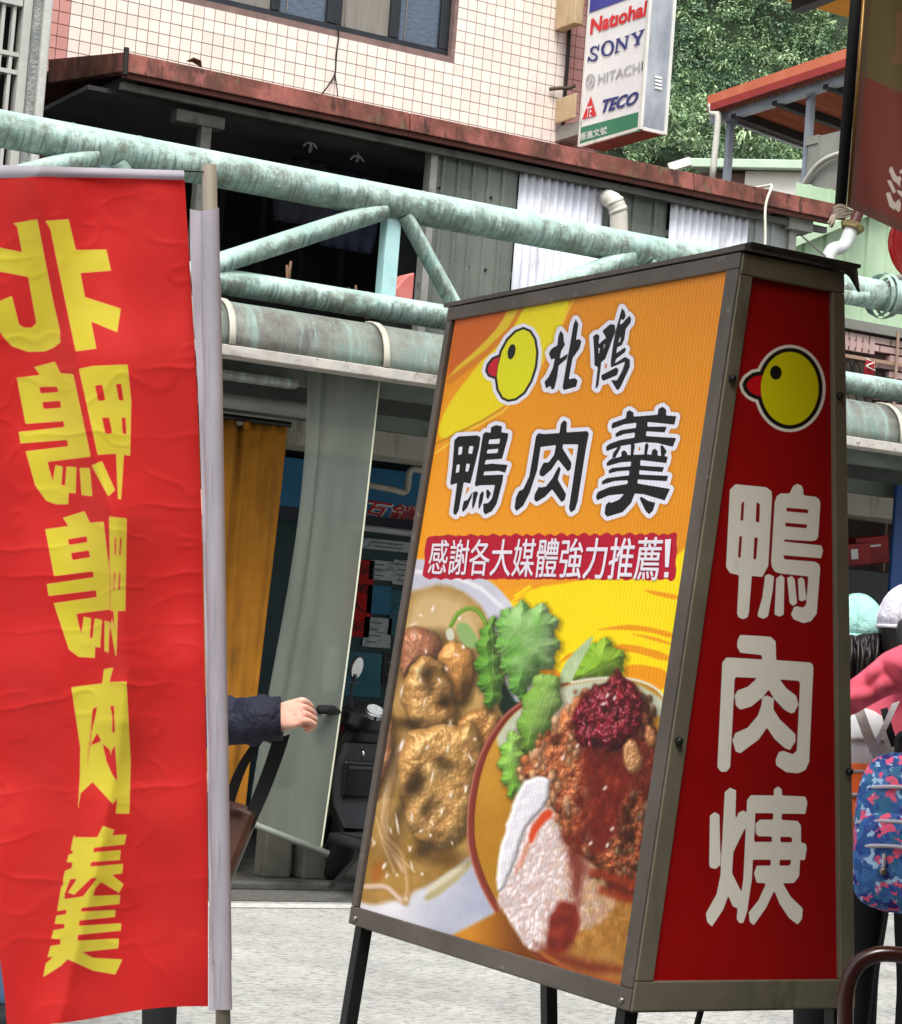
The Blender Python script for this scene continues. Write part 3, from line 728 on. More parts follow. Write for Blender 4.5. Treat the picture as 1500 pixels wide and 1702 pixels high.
# orange curtain
oc = thing('orange_curtain', 'dirty mustard orange cloth curtain tied at its top edge', 'curtain')
t0, t1 = onY(330, 690, 10.45), onY(480, 690, 10.45)
P = []
for k in range(41):
    v = k / 40; row = []
    for j in range(49):
        u = j / 48; x = t0.x + (t1.x - t0.x) * u - .05 * v * (u > .0) * u
        fold = .035 * math.sin(u * 9 + 2.2 * math.sin(v * 1.7 + u * 2)) * (.2 + .8 * v ** .6) + .018 * math.sin(u * 21 + v * 4 + 2 * math.sin(u * 5)) * (.3 + .7 * v) + .01 * math.sin(u * 43 - v * 6) * (1 - v) + .02 * math.exp(-abs(u - .52 - .1 * v) / .03) * (1 - v * .6)
        pinch = math.exp(-((u - .52) / .07) ** 2) * max(0, 1 - v * 6) * .05
        row.append((x, 10.47 + fold + pinch, t0.z - (t0.z - .1) * v - .02 * math.exp(-((u - .52) / .05) ** 2) * (1 - v)))
    P.append(row)
m_or = pm('mustard_cloth', (150, 96, 14), (172, 114, 22), 4, .85, layers=[((84, 54, 14), 6, .5, .72, (1, 1, .25), .75)], bump=.2, bscale=250)
MB().grid(P).build('cloth', m_or, oc, smooth=True, solid=.004)
hb = MB().tube([Vector((t0.x - .1, 10.46, t0.z + .012)), Vector((t1.x + .02, 10.46, t0.z + .012))], .016, 8).build('top_rail', m_black, oc)
MB().ball((t0.x + .53 * (t1.x - t0.x), 10.44, t0.z - .02), (.02, .02, .025)).build('knot', m_or, oc, smooth=True)

# clear plastic curtain
pc = thing('plastic_curtain', 'cloudy clear plastic curtain hanging from the awning with a pipe hem', 'curtain')
A, B = onY(513, 612, 9.9), onY(632, 626, 9.9)
A.z = B.z = azb - .045
Cc, Dd = onY(412, 1366, 9.97), onY(534, 1415, 9.86)
P = []
for k in range(61):
    v = k / 60; row = []
    for j in range(41):
        u = j / 40
        e0_ = A.lerp(Cc, v) + Vector((.10 * math.sin(PI * v) * (1 - v), 0, 0)); e1_ = B.lerp(Dd, v) + Vector((.012 * math.sin(PI * v), 0, 0))
        p = e0_.lerp(e1_, u)
        f = .016 * math.sin(u * 26 + .5) * math.exp(-u * 3.2) * (1 - .7 * v) + .005 * math.sin(u * 9 + v * 4) + .02 * (1 - v) * math.exp(-((u - .25) / .05) ** 2)
        row.append(p + Vector((0, f, 0)))
    P.append(row)
pl_ = NB('cloudy_plastic'); v_ = pl_.coords('Object', (1, 1, .3))
pl_.color(pl_.ramp(pl_.noise(v_, 3.5, 6), [(.3, (112, 121, 111)), (.7, (140, 148, 137))])); pl_.set(rough=.35, spec=.5)
tpp, tlu, m1_, m2_ = pl_.n('ShaderNodeBsdfTransparent'), pl_.n('ShaderNodeBsdfTranslucent'), pl_.n('ShaderNodeMixShader'), pl_.n('ShaderNodeMixShader')
tlu.inputs[0].default_value = L4((118, 128, 116)); m1_.inputs[0].default_value = .35; m2_.inputs[0].default_value = .7
pl_.l(pl_.p.outputs[0], m1_.inputs[1]); pl_.l(tlu.outputs[0], m1_.inputs[2]); pl_.l(tpp.outputs[0], m2_.inputs[1]); pl_.l(m1_.outputs[0], m2_.inputs[2]); pl_.l(m2_.outputs[0], pl_.out.inputs[0])
MB().grid(P).build('sheet', pl_.m, pc, smooth=True)
dv = (Dd - Cc).normalized()
m_gpvc = pm('dull_pvc_pipe', (104, 110, 102), (122, 126, 118), 6, .5)
MB().tube([Cc - dv * .05, Dd + dv * .04], .017, 14).build('hem_pipe', m_gpvc, pc, smooth=True)
MB().tube([Dd + dv * .035, Dd + dv * .043], .012, 12).build('pipe_bore', m_black, pc)
ed = [P[k][-1] for k in range(61)]
MB().tube(ed, .005, 6).build('edge_bead', pm('pale_bead', (190, 192, 170), (200, 202, 182), 5, .4), pc, smooth=True)
# concrete stub and board behind the curtain
q = onZ(455, 1448, .07)
m_stub = pm('stained_concrete', (76, 76, 68), (94, 92, 84), 5, .85, bump=.3, layers=[((46, 50, 42), 8, .5, .7, (1, 1, .4), .7)])
tag(MB().box((q.x - .06, q.y, .03), (q.x + .1, q.y + .12, .48)).build('concrete_post', m_stub, None, bevel=.015), 'taller stained concrete stub next to the orange curtain foot', 'concrete block')
tag(MB().box((q.x + .14, q.y - .05, .03), (q.x + .34, q.y + .1, .36)).build('concrete_block', m_stub, None, bevel=.015), 'shorter stained concrete stub next to the scooter wheel', 'concrete block')

# ------------------------------------------------------------------ shop interior signs and posters
IY = 12.9
sg = thing('shop_signboard', 'blue signboard with red outlined characters inside the dim shop', 'sign')
s0, s1 = onY(560, 770, IY), onY(560, 872, IY)
MB().box((s0.x - .6, IY, s1.z), (s0.x + 1.6, IY + .06, s0.z)).build('board', pm('blue_board', (30, 104, 150), (44, 124, 168), 2, .5), sg)
MB().box((s0.x - .6, IY - .012, s1.z), (s0.x + 1.6, IY - .002, s1.z + .08)).build('lower_band', pm('dark_blue_band', (22, 30, 48), (30, 38, 56), 3, .5), sg)
qd = [onY(597, 862, IY), onY(727, 882, IY), onY(738, 848, IY), onY(605, 828, IY)]
text_fit('互銷售', qd, pm('off_white_print', (222, 224, 226), (212, 214, 216), 5, .6), 'character_outline', sg, offset=.055, shear=.2, push=(0, -.006, 0))
text_fit('互銷售', qd, pm('red_print', (190, 30, 36), (176, 26, 32), 5, .6), 'characters', sg, offset=.012, shear=.2, push=(0, -.009, 0))
lp = MB().tube([onY(560, 872, IY - .2), onY(740, 893, IY - .2)], .022, 10).build('fluorescent_tube', pm('unlit_tube', (176, 182, 184), (190, 194, 194), 4, .4), None, smooth=True)
tag(lp, 'unlit fluorescent tube below the blue signboard', 'lamp')
MB().box(tuple(onY(556, 868, IY - .19)), tuple(onY(742, 888, IY - .16))).build('batten', m_sof[2], lp)
dp = bez([onY(612, 806, IY - .3), onY(650, 813, IY - .3), onY(672, 818, IY - .3), onY(678, 808, IY - .3), onY(680, 790, IY - .3), onY(686, 780, IY - .3), onY(704, 782, IY - .3)], 5)
do_ = MB().tube(dp, .022, 12).build('drain_pipe', m_pvc, None, smooth=True); tag(do_, 'bent beige drain pipe below the concrete beam in front of the blue signboard', 'pipe')
PYb = WY - .115
m_pap = [pm('paper_white', (196, 204, 204), (182, 192, 192), 9, .8, layers=[((90, 104, 112), 24, .56, .62, (.5, 1, 2.5), .7), ((120, 150, 160), 7, .55, .6, (1, 1, 1), .6)]), pm('paper_sky', (70, 140, 176), (46, 108, 140), 3, .7), pm('paper_red', (196, 28, 28), (178, 22, 22), 5, .8), pm('paper_teal', (60, 120, 136), (40, 92, 108), 3, .7), pm('paper_dark', (38, 40, 44), (58, 60, 62), 9, .7)]
m_ink = pm('grey_ink', (92, 104, 110), (120, 130, 134), 50, .7)
def poster(quad, mi, lab, lines=0, text=None, grp=None):
    x0, y0, x1, y1 = quad; a, b = onY(x0, y0, PYb), onY(x1, y1, PYb)
    t = thing('poster', lab, 'poster', grp)
    MB().box((a.x, PYb - .004, b.z), (b.x, PYb, a.z)).build('sheet', m_pap[mi], t)
    for i in range(lines):
        zz = a.z - (a.z - b.z) * (i + .8) / (lines + .6); x_ = a.x + (b.x - a.x) * (.1 + .1 * random.random())
        MB().box((x_, PYb - .0065, zz - .0045), (x_ + (b.x - a.x) * random.uniform(.3, .75), PYb - .0045, zz + .0045)).build('print_line', m_ink, t)
    if text:
        for i, ch in enumerate(text):
            h = (a.z - b.z) / len(text); z1 = a.z - h * i - .2 * h; z0_ = z1 - .55 * h
            text_fit(ch, [(a.x + .03, PYb, z0_), (b.x - .03, PYb, z0_), (b.x - .03, PYb, z1), (a.x + .03, PYb, z1)], pm('ink_black', (20, 18, 18), (24, 22, 22), 5, .7), 'character', t, offset=.0, push=(0, -.006, 0))
poster((575, 928, 613, 1060), 2, 'tall red paper banner with dark brush characters inside the shop', text='福滿人家')
poster((598, 893, 740, 925), 0, 'wide white printed notice pinned above the tall red paper banner', 2)
poster((615, 930, 652, 966), 0, 'small white notice right beside the top of the red paper banner', 3)
poster((655, 930, 700, 975), 0, 'white notice pinned next to the small notice by the red banner', 4)
poster((612, 972, 647, 1022), 1, 'blue sky picture poster above a white sheet inside the shop', 0)
poster((606, 1025, 648, 1078), 0, 'white text sheet under the blue sky picture poster', 4)
poster((650, 980, 700, 1060), 3, 'pale teal flyer beside the blue sky picture poster', 3)
poster((568, 1082, 632, 1160), 3, 'teal flyer behind the scooter mirror', 2)
poster((636, 1084, 690, 1140), 4, 'dark framed notice beside the teal flyer', 2)
poster((540, 1075, 566, 1150), 0, 'narrow white sheet beside the teal flyer', 3)
bxp = onZ(634, 1300, .9)
bo_ = thing('red_carton', 'red carton with white letters behind the scooter', 'box')
p0, p1 = onY(612, 1192, 11.9), onY(668, 1258, 11.9)
MB().box((p0.x, 11.9, p1.z), (p1.x + .3, 12.3, p0.z)).build('carton_body', pm('carton_red', (150, 24, 26), (132, 20, 22), 4, .6), bo_, bevel=.008)
text_fit('小日', [onY(616, 1220, 11.9), onY(650, 1222, 11.9), onY(650, 1204, 11.9), onY(616, 1202, 11.9)], MATS['off_white_print'], 'letters', bo_, offset=.02, push=(0, -.006, 0))
sh_ = MB().box((p0.x - .2, 11.8, .03), (p1.x + .5, 12.4, p1.z)).build('cabinet', m_sof[1], None, bevel=.01); tag(sh_, 'dark low cabinet standing behind the scooter', 'cabinet')

# right end under the awning
cab = thing('glass_cabinet', 'grey glass fronted cabinet hanging in the dark under the awning', 'cabinet')
a, b = onY(1412, 806, 11.3), onY(1492, 860, 11.3)
MB().box((a.x - 1.0, 11.3, b.z), (b.x, 11.7, a.z)).build('carcass', m_sof[1], cab)
MB().box((a.x - 1.0, 11.27, b.z + .05), (b.x - .02, 11.296, a.z - .07)).build('pane', m_glass, cab)
MB().box((a.x - 1.0, 11.265, a.z - .065), (b.x, 11.3, a.z)).build('top_rail', m_sof[2], cab)
for i, (x0, y0, x1, y1, dy) in enumerate(((1405, 905, 1450, 942, 0.), (1425, 894, 1480, 940, .12))):
    t = thing('gift_box', ('red gift box with a white label lying tilted on the dark shelf', 'larger red gift box with pale lettering leaning behind the labelled one')[i], 'box')
    a, b = onY(x0, y1, 11.2 + dy), onY(x1, y1, 11.2 + dy); wd = b.x - a.x; hh = onY(x0, y0, 11.2 + dy).z - a.z
    Mx = Matrix.Translation(a) @ Matrix.Rotation(-.16, 4, 'Y')
    MB().box((0, 0, 0), (wd, .1, hh), 0, Mx).build('carton_body', MATS['carton_red'], t, bevel=.006)
    MB().box((wd * .25, -.004, hh * (.3, .62)[i]), (wd * (.5, .75)[i], 0, hh * (.75, .7)[i]), 0, Mx).build('label', MATS['off_white_print'], t)
a, b = onY(1400, 942, 11.1), onY(1500, 950, 11.1)
so2 = MB().box((a.x - .6, 11.1, .03), (b.x + .5, 11.7, a.z)).build('counter', pm('dark_counter', (24, 26, 28), (34, 36, 38), 3, .5), None, bevel=.01); tag(so2, 'dark counter carrying the red gift boxes', 'counter')
a = onY(1492, 800, 10.6)
bc = MB().box((a.x, 10.6, .03), (a.x + .2, 10.63, DZ - .13)).build('blue_post', pm('blue_paint', (22, 56, 110), (28, 66, 124), 4, .45), None, bevel=.01); tag(bc, 'blue painted post at the end of the glass cabinet', 'post')
a = onY(1478, 797, 10.9)
pf = MB().box((a.x - .03, 10.9, a.z - .12), (a.x + .12, 10.94, a.z + .02)).build('flyer', [pm('pink_flyer', (206, 160, 166), (230, 226, 226), 30, .7)], None); tag(pf, 'small pink and white flyer stuck beside the blue post', 'flyer')

# ------------------------------------------------------------------ scooter
def scooter(origin, heading):
    t = thing('scooter', 'dark grey motor scooter parked behind the plastic curtain', 'scooter')
    h = Vector((heading[0], heading[1], 0)).normalized(); l = Vector((-h.y, h.x, 0))
    M = Matrix(((h.x, l.x, 0, origin[0]), (h.y, l.y, 0, origin[1]), (0, 0, 1, origin[2]), (0, 0, 0, 1))) @ Matrix.Diagonal((.9, .9, .9, 1))
    T = lambda x, y, z: M @ Vector((x, y, z))
    m_bk = pm('scooter_black', (10, 11, 12), (16, 17, 18), 4, .3, spec=.4); m_gr = pm('scooter_grey', (30, 33, 36), (40, 43, 46), 4, .4, spec=.4); m_ty = pm('tyre_rubber', (14, 14, 15), (24, 24, 24), 20, .85, bump=.3)
    m_ch = pm('chrome', (190, 192, 194), (176, 178, 180), 5, .18, metal=1.)
    def wheel(x):
        R = M @ Matrix.Translation((x, 0, .215)) @ Matrix.Rotation(PI / 2, 4, 'X')
        w_ = MB().lathe([(.13, -.042), (.185, -.05), (.212, -.028), (.216, 0), (.212, .028), (.185, .05), (.13, .042)], R, 28).build('wheel', m_ty, t, smooth=True)
        mb = MB().lathe([(.12, -.045), (.145, -.03), (.145, .03), (.12, .045), (.11, .03), (.11, -.03)], R, 24).lathe([(.035, -.06), (.035, .06)], R, 12)
        for k in range(5):
            a = 2 * PI * k / 5; p = R @ Vector((.03 * math.cos(a), .03 * math.sin(a), 0)); q_ = R @ Vector((.13 * math.cos(a), .13 * math.sin(a), 0)); mb.bar(p, q_, .03, .03)
        mb.build('rim', m_gr, w_)
    wheel(.62); wheel(-.6)
    arc = lambda r, a0, a1, cx, cz, wd, n=9: [[T(cx + r * math.cos(a0 + (a1 - a0) * i / n), y, cz + r * math.sin(a0 + (a1 - a0) * i / n)) for y in (-wd, -wd * .6, 0, wd * .6, wd)] for i in range(n + 1)]
    MB().grid(arc(.235, .3, PI * .95, .62, .215, .055)).build('front_fender', m_bk, t, smooth=True, solid=.008)
    mb = MB()
    for s in (-1, 1): mb.tube([T(.62, .07 * s, .215), T(.5, .06 * s, .62)], .022, 10)
    mb.build('fork', m_bk, t, smooth=True)
    def loft(name, secs, mat, n=18, par=None):
        """secs: (centre x, z, half length along x, half width, half height, power)"""
        rr = []
        for (cx, cz, hx, hw, tilt) in secs:
            rr.append([T(cx + hx * math.copysign(abs(math.cos(a)) ** .7, math.cos(a)) + tilt * math.sin(a) * 0, hw * math.copysign(abs(math.sin(a)) ** .7, math.sin(a)), cz + tilt * math.cos(a)) for a in [2 * PI * j / n for j in range(n)]])
        return MB().rings(rr).build(name, mat, par or t, smooth='auto')
    loft('front_apron', [(.36, .3, .05, .1, 0), (.4, .38, .07, .12, 0), (.42, .55, .07, .16, 0), (.4, .72, .07, .165, 0), (.35, .84, .06, .14, 0), (.33, .88, .04, .1, 0)], m_bk)
    for s_ in (-1, 1): MB().ball(T(.45, .13 * s_, .74), (.015, .022, .022), M=M.to_3x3().to_4x4()).build('turn_signal', pm('lamp_lens', (150, 154, 156), (130, 136, 138), 20, .15), t, smooth=True)
    MB().box((.472, -.09, .4), (.492, .09, .66), 0, M).build('apron_panel', m_gr, t, bevel=.02)
    loft('leg_shield', [(.28, .33, .025, .1, 0), (.31, .45, .03, .16, 0), (.33, .62, .03, .175, 0), (.3, .8, .03, .13, 0)], m_gr)
    MB().box((-.2, -.17, .24), (.34, .17, .3), 0, M).build('footboard', m_gr, t, bevel=.02)
    loft('rear_body', [(-.42, .26, .3, .1, 0), (-.42, .36, .36, .16, 0), (-.42, .52, .4, .17, -.02), (-.44, .64, .42, .15, -.03), (-.45, .7, .4, .12, -.04)], m_bk)
    loft('seat', [(-.42, .68, .36, .13, -.03), (-.42, .73, .38, .15, -.04), (-.41, .77, .36, .14, -.05), (-.4, .785, .3, .1, -.05)], pm('seat_vinyl', (26, 26, 27), (34, 34, 35), 10, .6, bump=.2))
    loft('handlebar_cowl', [(.3, .86, .07, .1, 0), (.29, .92, .1, .16, .02), (.27, .98, .09, .15, .03), (.26, 1.0, .06, .1, .03)], m_bk)
    dl = T(.2, 0, .985); Rd = Matrix.Translation(dl) @ M.to_3x3().to_4x4() @ Matrix.Rotation(-.6, 4, 'Y')
    d_ = MB().lathe([(.06, -.02), (.062, .008), (.05, .012)], Rd, 20).build('speedometer', m_ch, t, smooth='auto')
    MB().lathe([(.048, .012), (.048, .0135)], Rd, 20).build('dial', pm('dial_face', (160, 166, 166), (120, 126, 126), 60, .3), d_)
    for s in (-1, 1):
        MB().tube([T(.27, .1 * s, .95), T(.2, .26 * s, .98), T(.13, .36 * s, .98)], .017, 10).build('handlebar', m_bk, t, smooth=True)
        MB().tube([T(.2, .25 * s, .98), T(.125, .365 * s, .98)], .023, 10).build('grip', m_ty, t, smooth=True)
        MB().tube([T(.24, .22 * s, .95), T(.16, .38 * s, .95)], .006, 6).build('brake_lever', m_ch, t, smooth=True)
        st_ = MB().tube(bez([T(.24, .12 * s, .98), T(.25, .13 * s, 1.1), T(.22, .12 * s, 1.18)], 5), .007, 8).build('mirror', m_bk, t, smooth=True)
        Rm = Matrix.Translation(T(.22, .12 * s, 1.22)) @ M.to_3x3().to_4x4() @ Matrix.Rotation(-PI / 2 - .35, 4, 'Y') @ Matrix.Rotation(.25, 4, 'X')
        mbm = MB().rings([[Rm @ Vector((r * 1.35 * math.cos(2 * PI * j / 18), r * .8 * math.sin(2 * PI * j / 18), z)) for j in range(18)] for r, z in ((.02, -.03), (.048, -.018), (.054, 0), (.05, .004))])
        mbm.build('mirror_shell', m_bk, st_, smooth='auto')
        MB().rings([[Rm @ Vector((r * 1.35 * math.cos(2 * PI * j / 18), r * .8 * math.sin(2 * PI * j / 18), z)) for j in range(18)] for r, z in ((.047, .0045), (.047, .006))]).build('mirror_glass', m_ch, st_)
    Rk = Matrix.Translation(T(.27, -.1, .72)) @ M.to_3x3().to_4x4() @ Matrix.Rotation(-PI / 2, 4, 'Y')
    MB().lathe([(.026, 0), (.026, .02), (.014, .024)], Rk, 14).build('key_lock', m_ch, t, smooth='auto')
    hlm = M @ Matrix.Translation((.375, 0, .935)) @ Matrix.Rotation(PI / 2, 4, 'Y') @ Matrix.Diagonal((.75, 1.2, 1, 1))
    hl_ = MB().lathe([(.05, -.02), (.056, .006), (.05, .016), (.044, .012)], hlm, 20).build('headlight', m_ch, t, smooth=True)
    MB().lathe([(.043, .008), (.036, .02), (.02, .026)], hlm, 18).build('lens', pm('lamp_glass', (96, 102, 104), (150, 156, 158), 40, .1), hl_, smooth=True)
    MB().ball(T(-.86, 0, .62), (.03, .1, .04), M=M.to_3x3().to_4x4()).build('tail_light', MATS['carton_red'], t, smooth=True)
    MB().tube([T(-.2, -.16, .2), T(-.5, -.18, .24), T(-.85, -.18, .3)], [.025, .045, .05], 12).build('exhaust', m_ch, t, smooth=True)
    MB().bar(T(-.1, .14, .25), T(-.05, .3, .03), .02).build('kickstand', m_bk, t)
    MB().box((.262, -.13, .5), (.285, .13, .7), 0, M).build('glove_box', m_bk, t, bevel=.012)
    MB().box((.255, -.1, .655), (.266, .1, .672), 0, M).build('glove_box_lip', m_gr, t, bevel=.003)
    MB().tube(bez([T(.28, .03, .78), T(.25, .03, .76), T(.24, .03, .74), T(.26, .03, .725)], 4), .006, 8).build('bag_hook', m_ch, t, smooth=True)
    MB().box((-.16, -.13, .301), (.25, .13, .308), 0, M).build('foot_mat', m_ty, t, bevel=.003)
    for s in (-1, 1):
        MB().tube(bez([T(.2, .2 * s, .97), T(.3, .16 * s, .9), T(.34, .1 * s, .8)], 5), .006, 6).build('brake_cable', m_ty, t, smooth=True)
    return t
fw_ = onZ(550, 1463, .035)
hd = (_fh * .9 - _H * .44).normalized()
og = Vector((fw_.x, fw_.y, .035)) - hd * .56
scooter(og, hd)

# ------------------------------------------------------------------ vertical brand signboard on the corner of the house
sbx = thing('vertical_sign', 'tall white light box sign listing appliance brands on the house corner', 'sign')
bl = onY(962, 241, 12.95); SX = bl.x
nr_ = onX(1065, 217, SX); SYF, SYN = 12.95, nr_.y
SZB = .5 * (bl.z + nr_.z); SZT = SZB + 1.75
SX2 = onY(1108, 229, SYN).x
m_alu = pm('weathered_aluminium', (150, 156, 166), (184, 188, 192), 2.2, .38, metal=.55, layers=[((110, 114, 124), 4, .5, .7, (1, 1, .35), .6), ((128, 112, 92), 9, .64, .74, (1, 1, .3), .5)])
m_face = pm('sign_acrylic', (214, 216, 218), (226, 228, 228), 2, .35, layers=[((178, 178, 166), 5, .56, .8, (1, 1, .15), .55)])
MB().box((SX + .006, SYN + .006, SZB + .004), (SX2 - .004, SYF - .004, SZT)).build('box', m_alu, sbx)
MB().box((SX, SYN + .03, SZB + .02), (SX + .005, SYF - .02, SZT - .02)).build('face', m_face, sbx)
m_trim = pm('sign_trim', (206, 206, 200), (220, 220, 214), 6, .4, metal=.3, layers=[((96, 76, 60), 10, .62, .7, (1, 1, 1), .7)])
for a, b in (((SX - .006, SYN - .004, SZB), (SX + .016, SYN + .028, SZT)), ((SX - .006, SYF - .02, SZB), (SX + .016, SYF + .002, SZT)), ((SX - .006, SYN + .03, SZB - .006), (SX + .016, SYF - .022, SZB + .016)), ((SX2 - .022, SYN - .004, SZB), (SX2 + .002, SYN + .02, SZT)), ((SX + .018, SYN - .004, SZB - .004), (SX2 - .024, SYN + .02, SZB + .018))):
    MB().box(a, b).build('trim', m_trim, sbx)
MB().box((SX + .02, SYN + .024, SZB - .004), (SX2 - .02, SYF - .03, SZB + .002)).build('base_plate', pm('rust_primer', (140, 76, 62), (120, 62, 50), 7, .75), sbx)
for k in range(4):
    a = onY(1089, 127 + 6 * k, SYN)
    MB().box((a.x, SYN - .006, a.z - .007), (a.x + .055, SYN + .003, a.z + .007)).build('vent_slot', pm('vent_bright', (226, 228, 228), (216, 218, 218), 5, .4), sbx)
def SP(x, y): return onX(940 + x / 6.545, y / 6.545, SX)
def sign_quad(pts, mat, nm, push=-.004):
    k = [SP(*p) + Vector((push, 0, 0)) for p in pts]
    return MB().add(k, [tuple(range(len(k)))]).build(nm, mat, sbx, fix=False, solid=.001)
m_blue = pm('print_navy', (34, 44, 110), (42, 52, 118), 5, .5); m_redp = pm('print_red', (206, 32, 40), (196, 28, 36), 5, .5); m_green = pm('print_green', (36, 112, 82), (44, 122, 90), 3, .5); m_silver = pm('print_silver', (170, 172, 172), (160, 162, 162), 5, .5)
sign_quad([(262, 140), (905, -95), (905, -420), (262, -420)], pm('print_royal_blue', (46, 50, 140), (54, 60, 150), 4, .5), 'blue_panel')
sign_quad([(148, 1582), (822, 1425), (822, 1212), (158, 1390)], m_green, 'green_panel')
def stext(s, q, mat, nm, off=.0, shear=0., push=-.006): text_fit(s, [SP(*p) for p in q], mat, nm, sbx, offset=off, shear=shear, push=(push, 0, 0))
stext('Natıohal', [(275, 378), (885, 172), (905, 0), (290, 205)], m_redp, 'lettering', .035)
stext('HITACHI', [(360, 918), (850, 775), (855, 662), (368, 812)], m_silver, 'lettering', .012)
stext('TECO', [(398, 1232), (780, 1135), (815, 985), (415, 1085)], m_blue, 'lettering', .04, .25)
stext('振進文號', [(165, 1535), (465, 1455), (465, 1370), (165, 1450)], MATS['off_white_print'], 'characters', .012, 0, -.008)
sign_quad([(285, 1048), (188, 1298), (345, 1255)], m_redp, 'triangle_logo', -.005)
stext('TE', [(240, 1285), (300, 1265), (305, 1150), (245, 1165)], MATS['off_white_print'], 'logo_letters', .01, .2, -.008)
def sstroke(mb, x0, y0, x1, y1, wd):
    d = Vector((x1 - x0, y1 - y0)).normalized(); n = Vector((-d.y, d.x)) * wd / 2
    k = [SP(x0 + n.x, y0 + n.y), SP(x1 + n.x, y1 + n.y), SP(x1 - n.x, y1 - n.y), SP(x0 - n.x, y0 - n.y)]
    sstroke.i += 1
    mb.add([p + Vector((-.0055 - .0002 * (sstroke.i % 9), 0, 0)) for p in k], [(0, 1, 2, 3)])
sstroke.i = 0
sn = MB()
for pl in ([(368, 545), (358, 518), (330, 508), (300, 520), (284, 550), (298, 578), (340, 596), (354, 622), (340, 648), (306, 660), (275, 650), (262, 622)],):
    for a, b in zip(pl, pl[1:]): sstroke(sn, *a, *b, 24)
for s in ((372, 482, 366, 548, 12), (263, 615, 252, 672, 12),
          (578, 425, 560, 572, 18), (575, 420, 668, 530, 34), (684, 392, 664, 530, 18), (545, 577, 598, 557, 14), (560, 432, 604, 416, 14), (655, 402, 706, 383, 14),
          (745, 362, 798, 424, 34), (850, 328, 800, 424, 20), (800, 418, 787, 485, 32), (722, 374, 778, 352, 14), (812, 342, 872, 318, 14), (752, 494, 822, 472, 14)): sstroke(sn, *s)
k = 26; ring = []
for i in range(k):
    a = 2 * PI * i / k
    ring.append([SP(468 + ro_ * 72 * math.cos(a), 525 + ri_ * 86 * math.sin(a) - .28 * ro_ * 72 * math.cos(a)) + Vector((-.0062, 0, 0)) for ro_, ri_ in ((1, 1), (.58, .76))])
sn.grid(ring + [ring[0]])
sn.build('lettering', m_blue, sbx, fix=False)
em = MB()
for cx, cy, r0, r1, kk in ((278, 885, 50, 38, 24), (278, 885, 30, 20, 4), (278, 885, 11, 3, 12)):
    ring = [[SP(cx + rr * math.cos(2 * PI * i / kk + .6), cy + rr * 1.6 * math.sin(2 * PI * i / kk + .6) - .28 * rr * math.cos(2 * PI * i / kk + .6)) + Vector((-.006, 0, 0)) for rr in (r0, r1)] for i in range(kk)]
    em.grid(ring + [ring[0]])
em.build('ring_logo', m_silver, sbx, fix=False)
m_beige = pm('beige_box', (190, 170, 136), (170, 146, 110), 5, .6, layers=[((96, 74, 50), 8, .56, .7, (1, 1, .25), .7)])
for i, (y0, y1) in enumerate(((-40, 50), (158, 205))):
    a, b = onY(948 - 3 * i, y0, 13.12), onY(972 - 6 * i, y1, 13.12)
    MB().box((a.x, 13.02, b.z), (SX + .01, 13.28, a.z)).build('mounting_bracket', m_beige, sbx, bevel=.008)
MB().box((SX + .02, SYF - .005, SZB + .1), (SX2 - .02, WY, SZB + .2)).build('wall_arm', m_rail, sbx)
MB().box((SX + .02, SYF - .005, SZT - .3), (SX2 - .02, WY, SZT - .2)).build('wall_arm', m_rail, sbx)
c_ = MB().tube(bez([onY(914, 148, WY - .03), onY(930, 146, WY - .05), onY(945, 146, WY - .09), onY(956, 142, WY - .1)], 4), .014, 8).build('pipe_clip', pm('old_brown_pipe', (66, 56, 44), (84, 72, 58), 7, .7), None, smooth=True); tag(c_, 'short brown pipe stub poking from the cream tiles near the brand sign', 'pipe')
c_ = MB().tube(bez([onY(952, -30, WY - .02), onY(948, 40, WY - .02), onY(944, 100, WY - .03), onY(940, 150, WY - .03), onY(936, 215, WY - .03)], 5), .013, 8).build('dark_conduit', m_black, None, smooth=True); tag(c_, 'dark conduit running down the corner of the tiled house', 'conduit')

# ------------------------------------------------------------------ orange-roofed terrace shelter
D1 = 19.0
np1, np0 = at(1335, 306, D1), at(1343, 128, D1); TX = np1.x
fp0, fp1 = onX(1216, 166, TX), onX(1205, 290, TX)
sht = thing('terrace_shelter', 'orange metal shelter roof on grey steel posts above a concrete terrace', 'shelter')
m_gal = pm('galvanised_post', (150, 160, 174), (176, 184, 194), 4, .45, metal=.3)
for p, z1 in ((np1, np0.z), (Vector((TX, fp1.y, 0)), fp0.z)):
    MB().box((TX, p.y - .028, 5.0), (TX + .056, p.y + .028, z1)).build('post', m_gal, sht)
e1, e2 = onX(1180, 160, TX - .15), onX(1408, 82, TX - .15); f1, f2 = onX(1180, 186, TX - .15), onX(1408, 112, TX - .15)
k_ = 1.35
e2 = e1 + (e2 - e1) * k_; f2 = f1 + (f2 - f1) * k_
m_orr = pm('orange_roof_edge', (206, 106, 76), (218, 124, 92), 4, .5, layers=[((160, 60, 40), 8, .6, .72, (1, 1, .3), .5)])
m_und = pm('red_corrugated_underside', (206, 112, 82), (226, 140, 108), 3, .7, stretch=(.5, 9, 1))
mid1, mid2 = e1.lerp(f1, .55), e2.lerp(f2, .55)
for a, b, c, d, mt in ((mid1, mid2, e2, e1, m_orr), (f1, f2, mid2, mid1, pm('maroon_roof_edge', (150, 52, 46), (164, 60, 54), 4, .5))):
    MB().add([a, b, c, d], [(0, 1, 2, 3)]).build('verge_trim', mt, sht, fix=False, solid=.05)
ex = Vector((4.2, 0, -.45))
up_ = Vector((.0, 0, -.02))
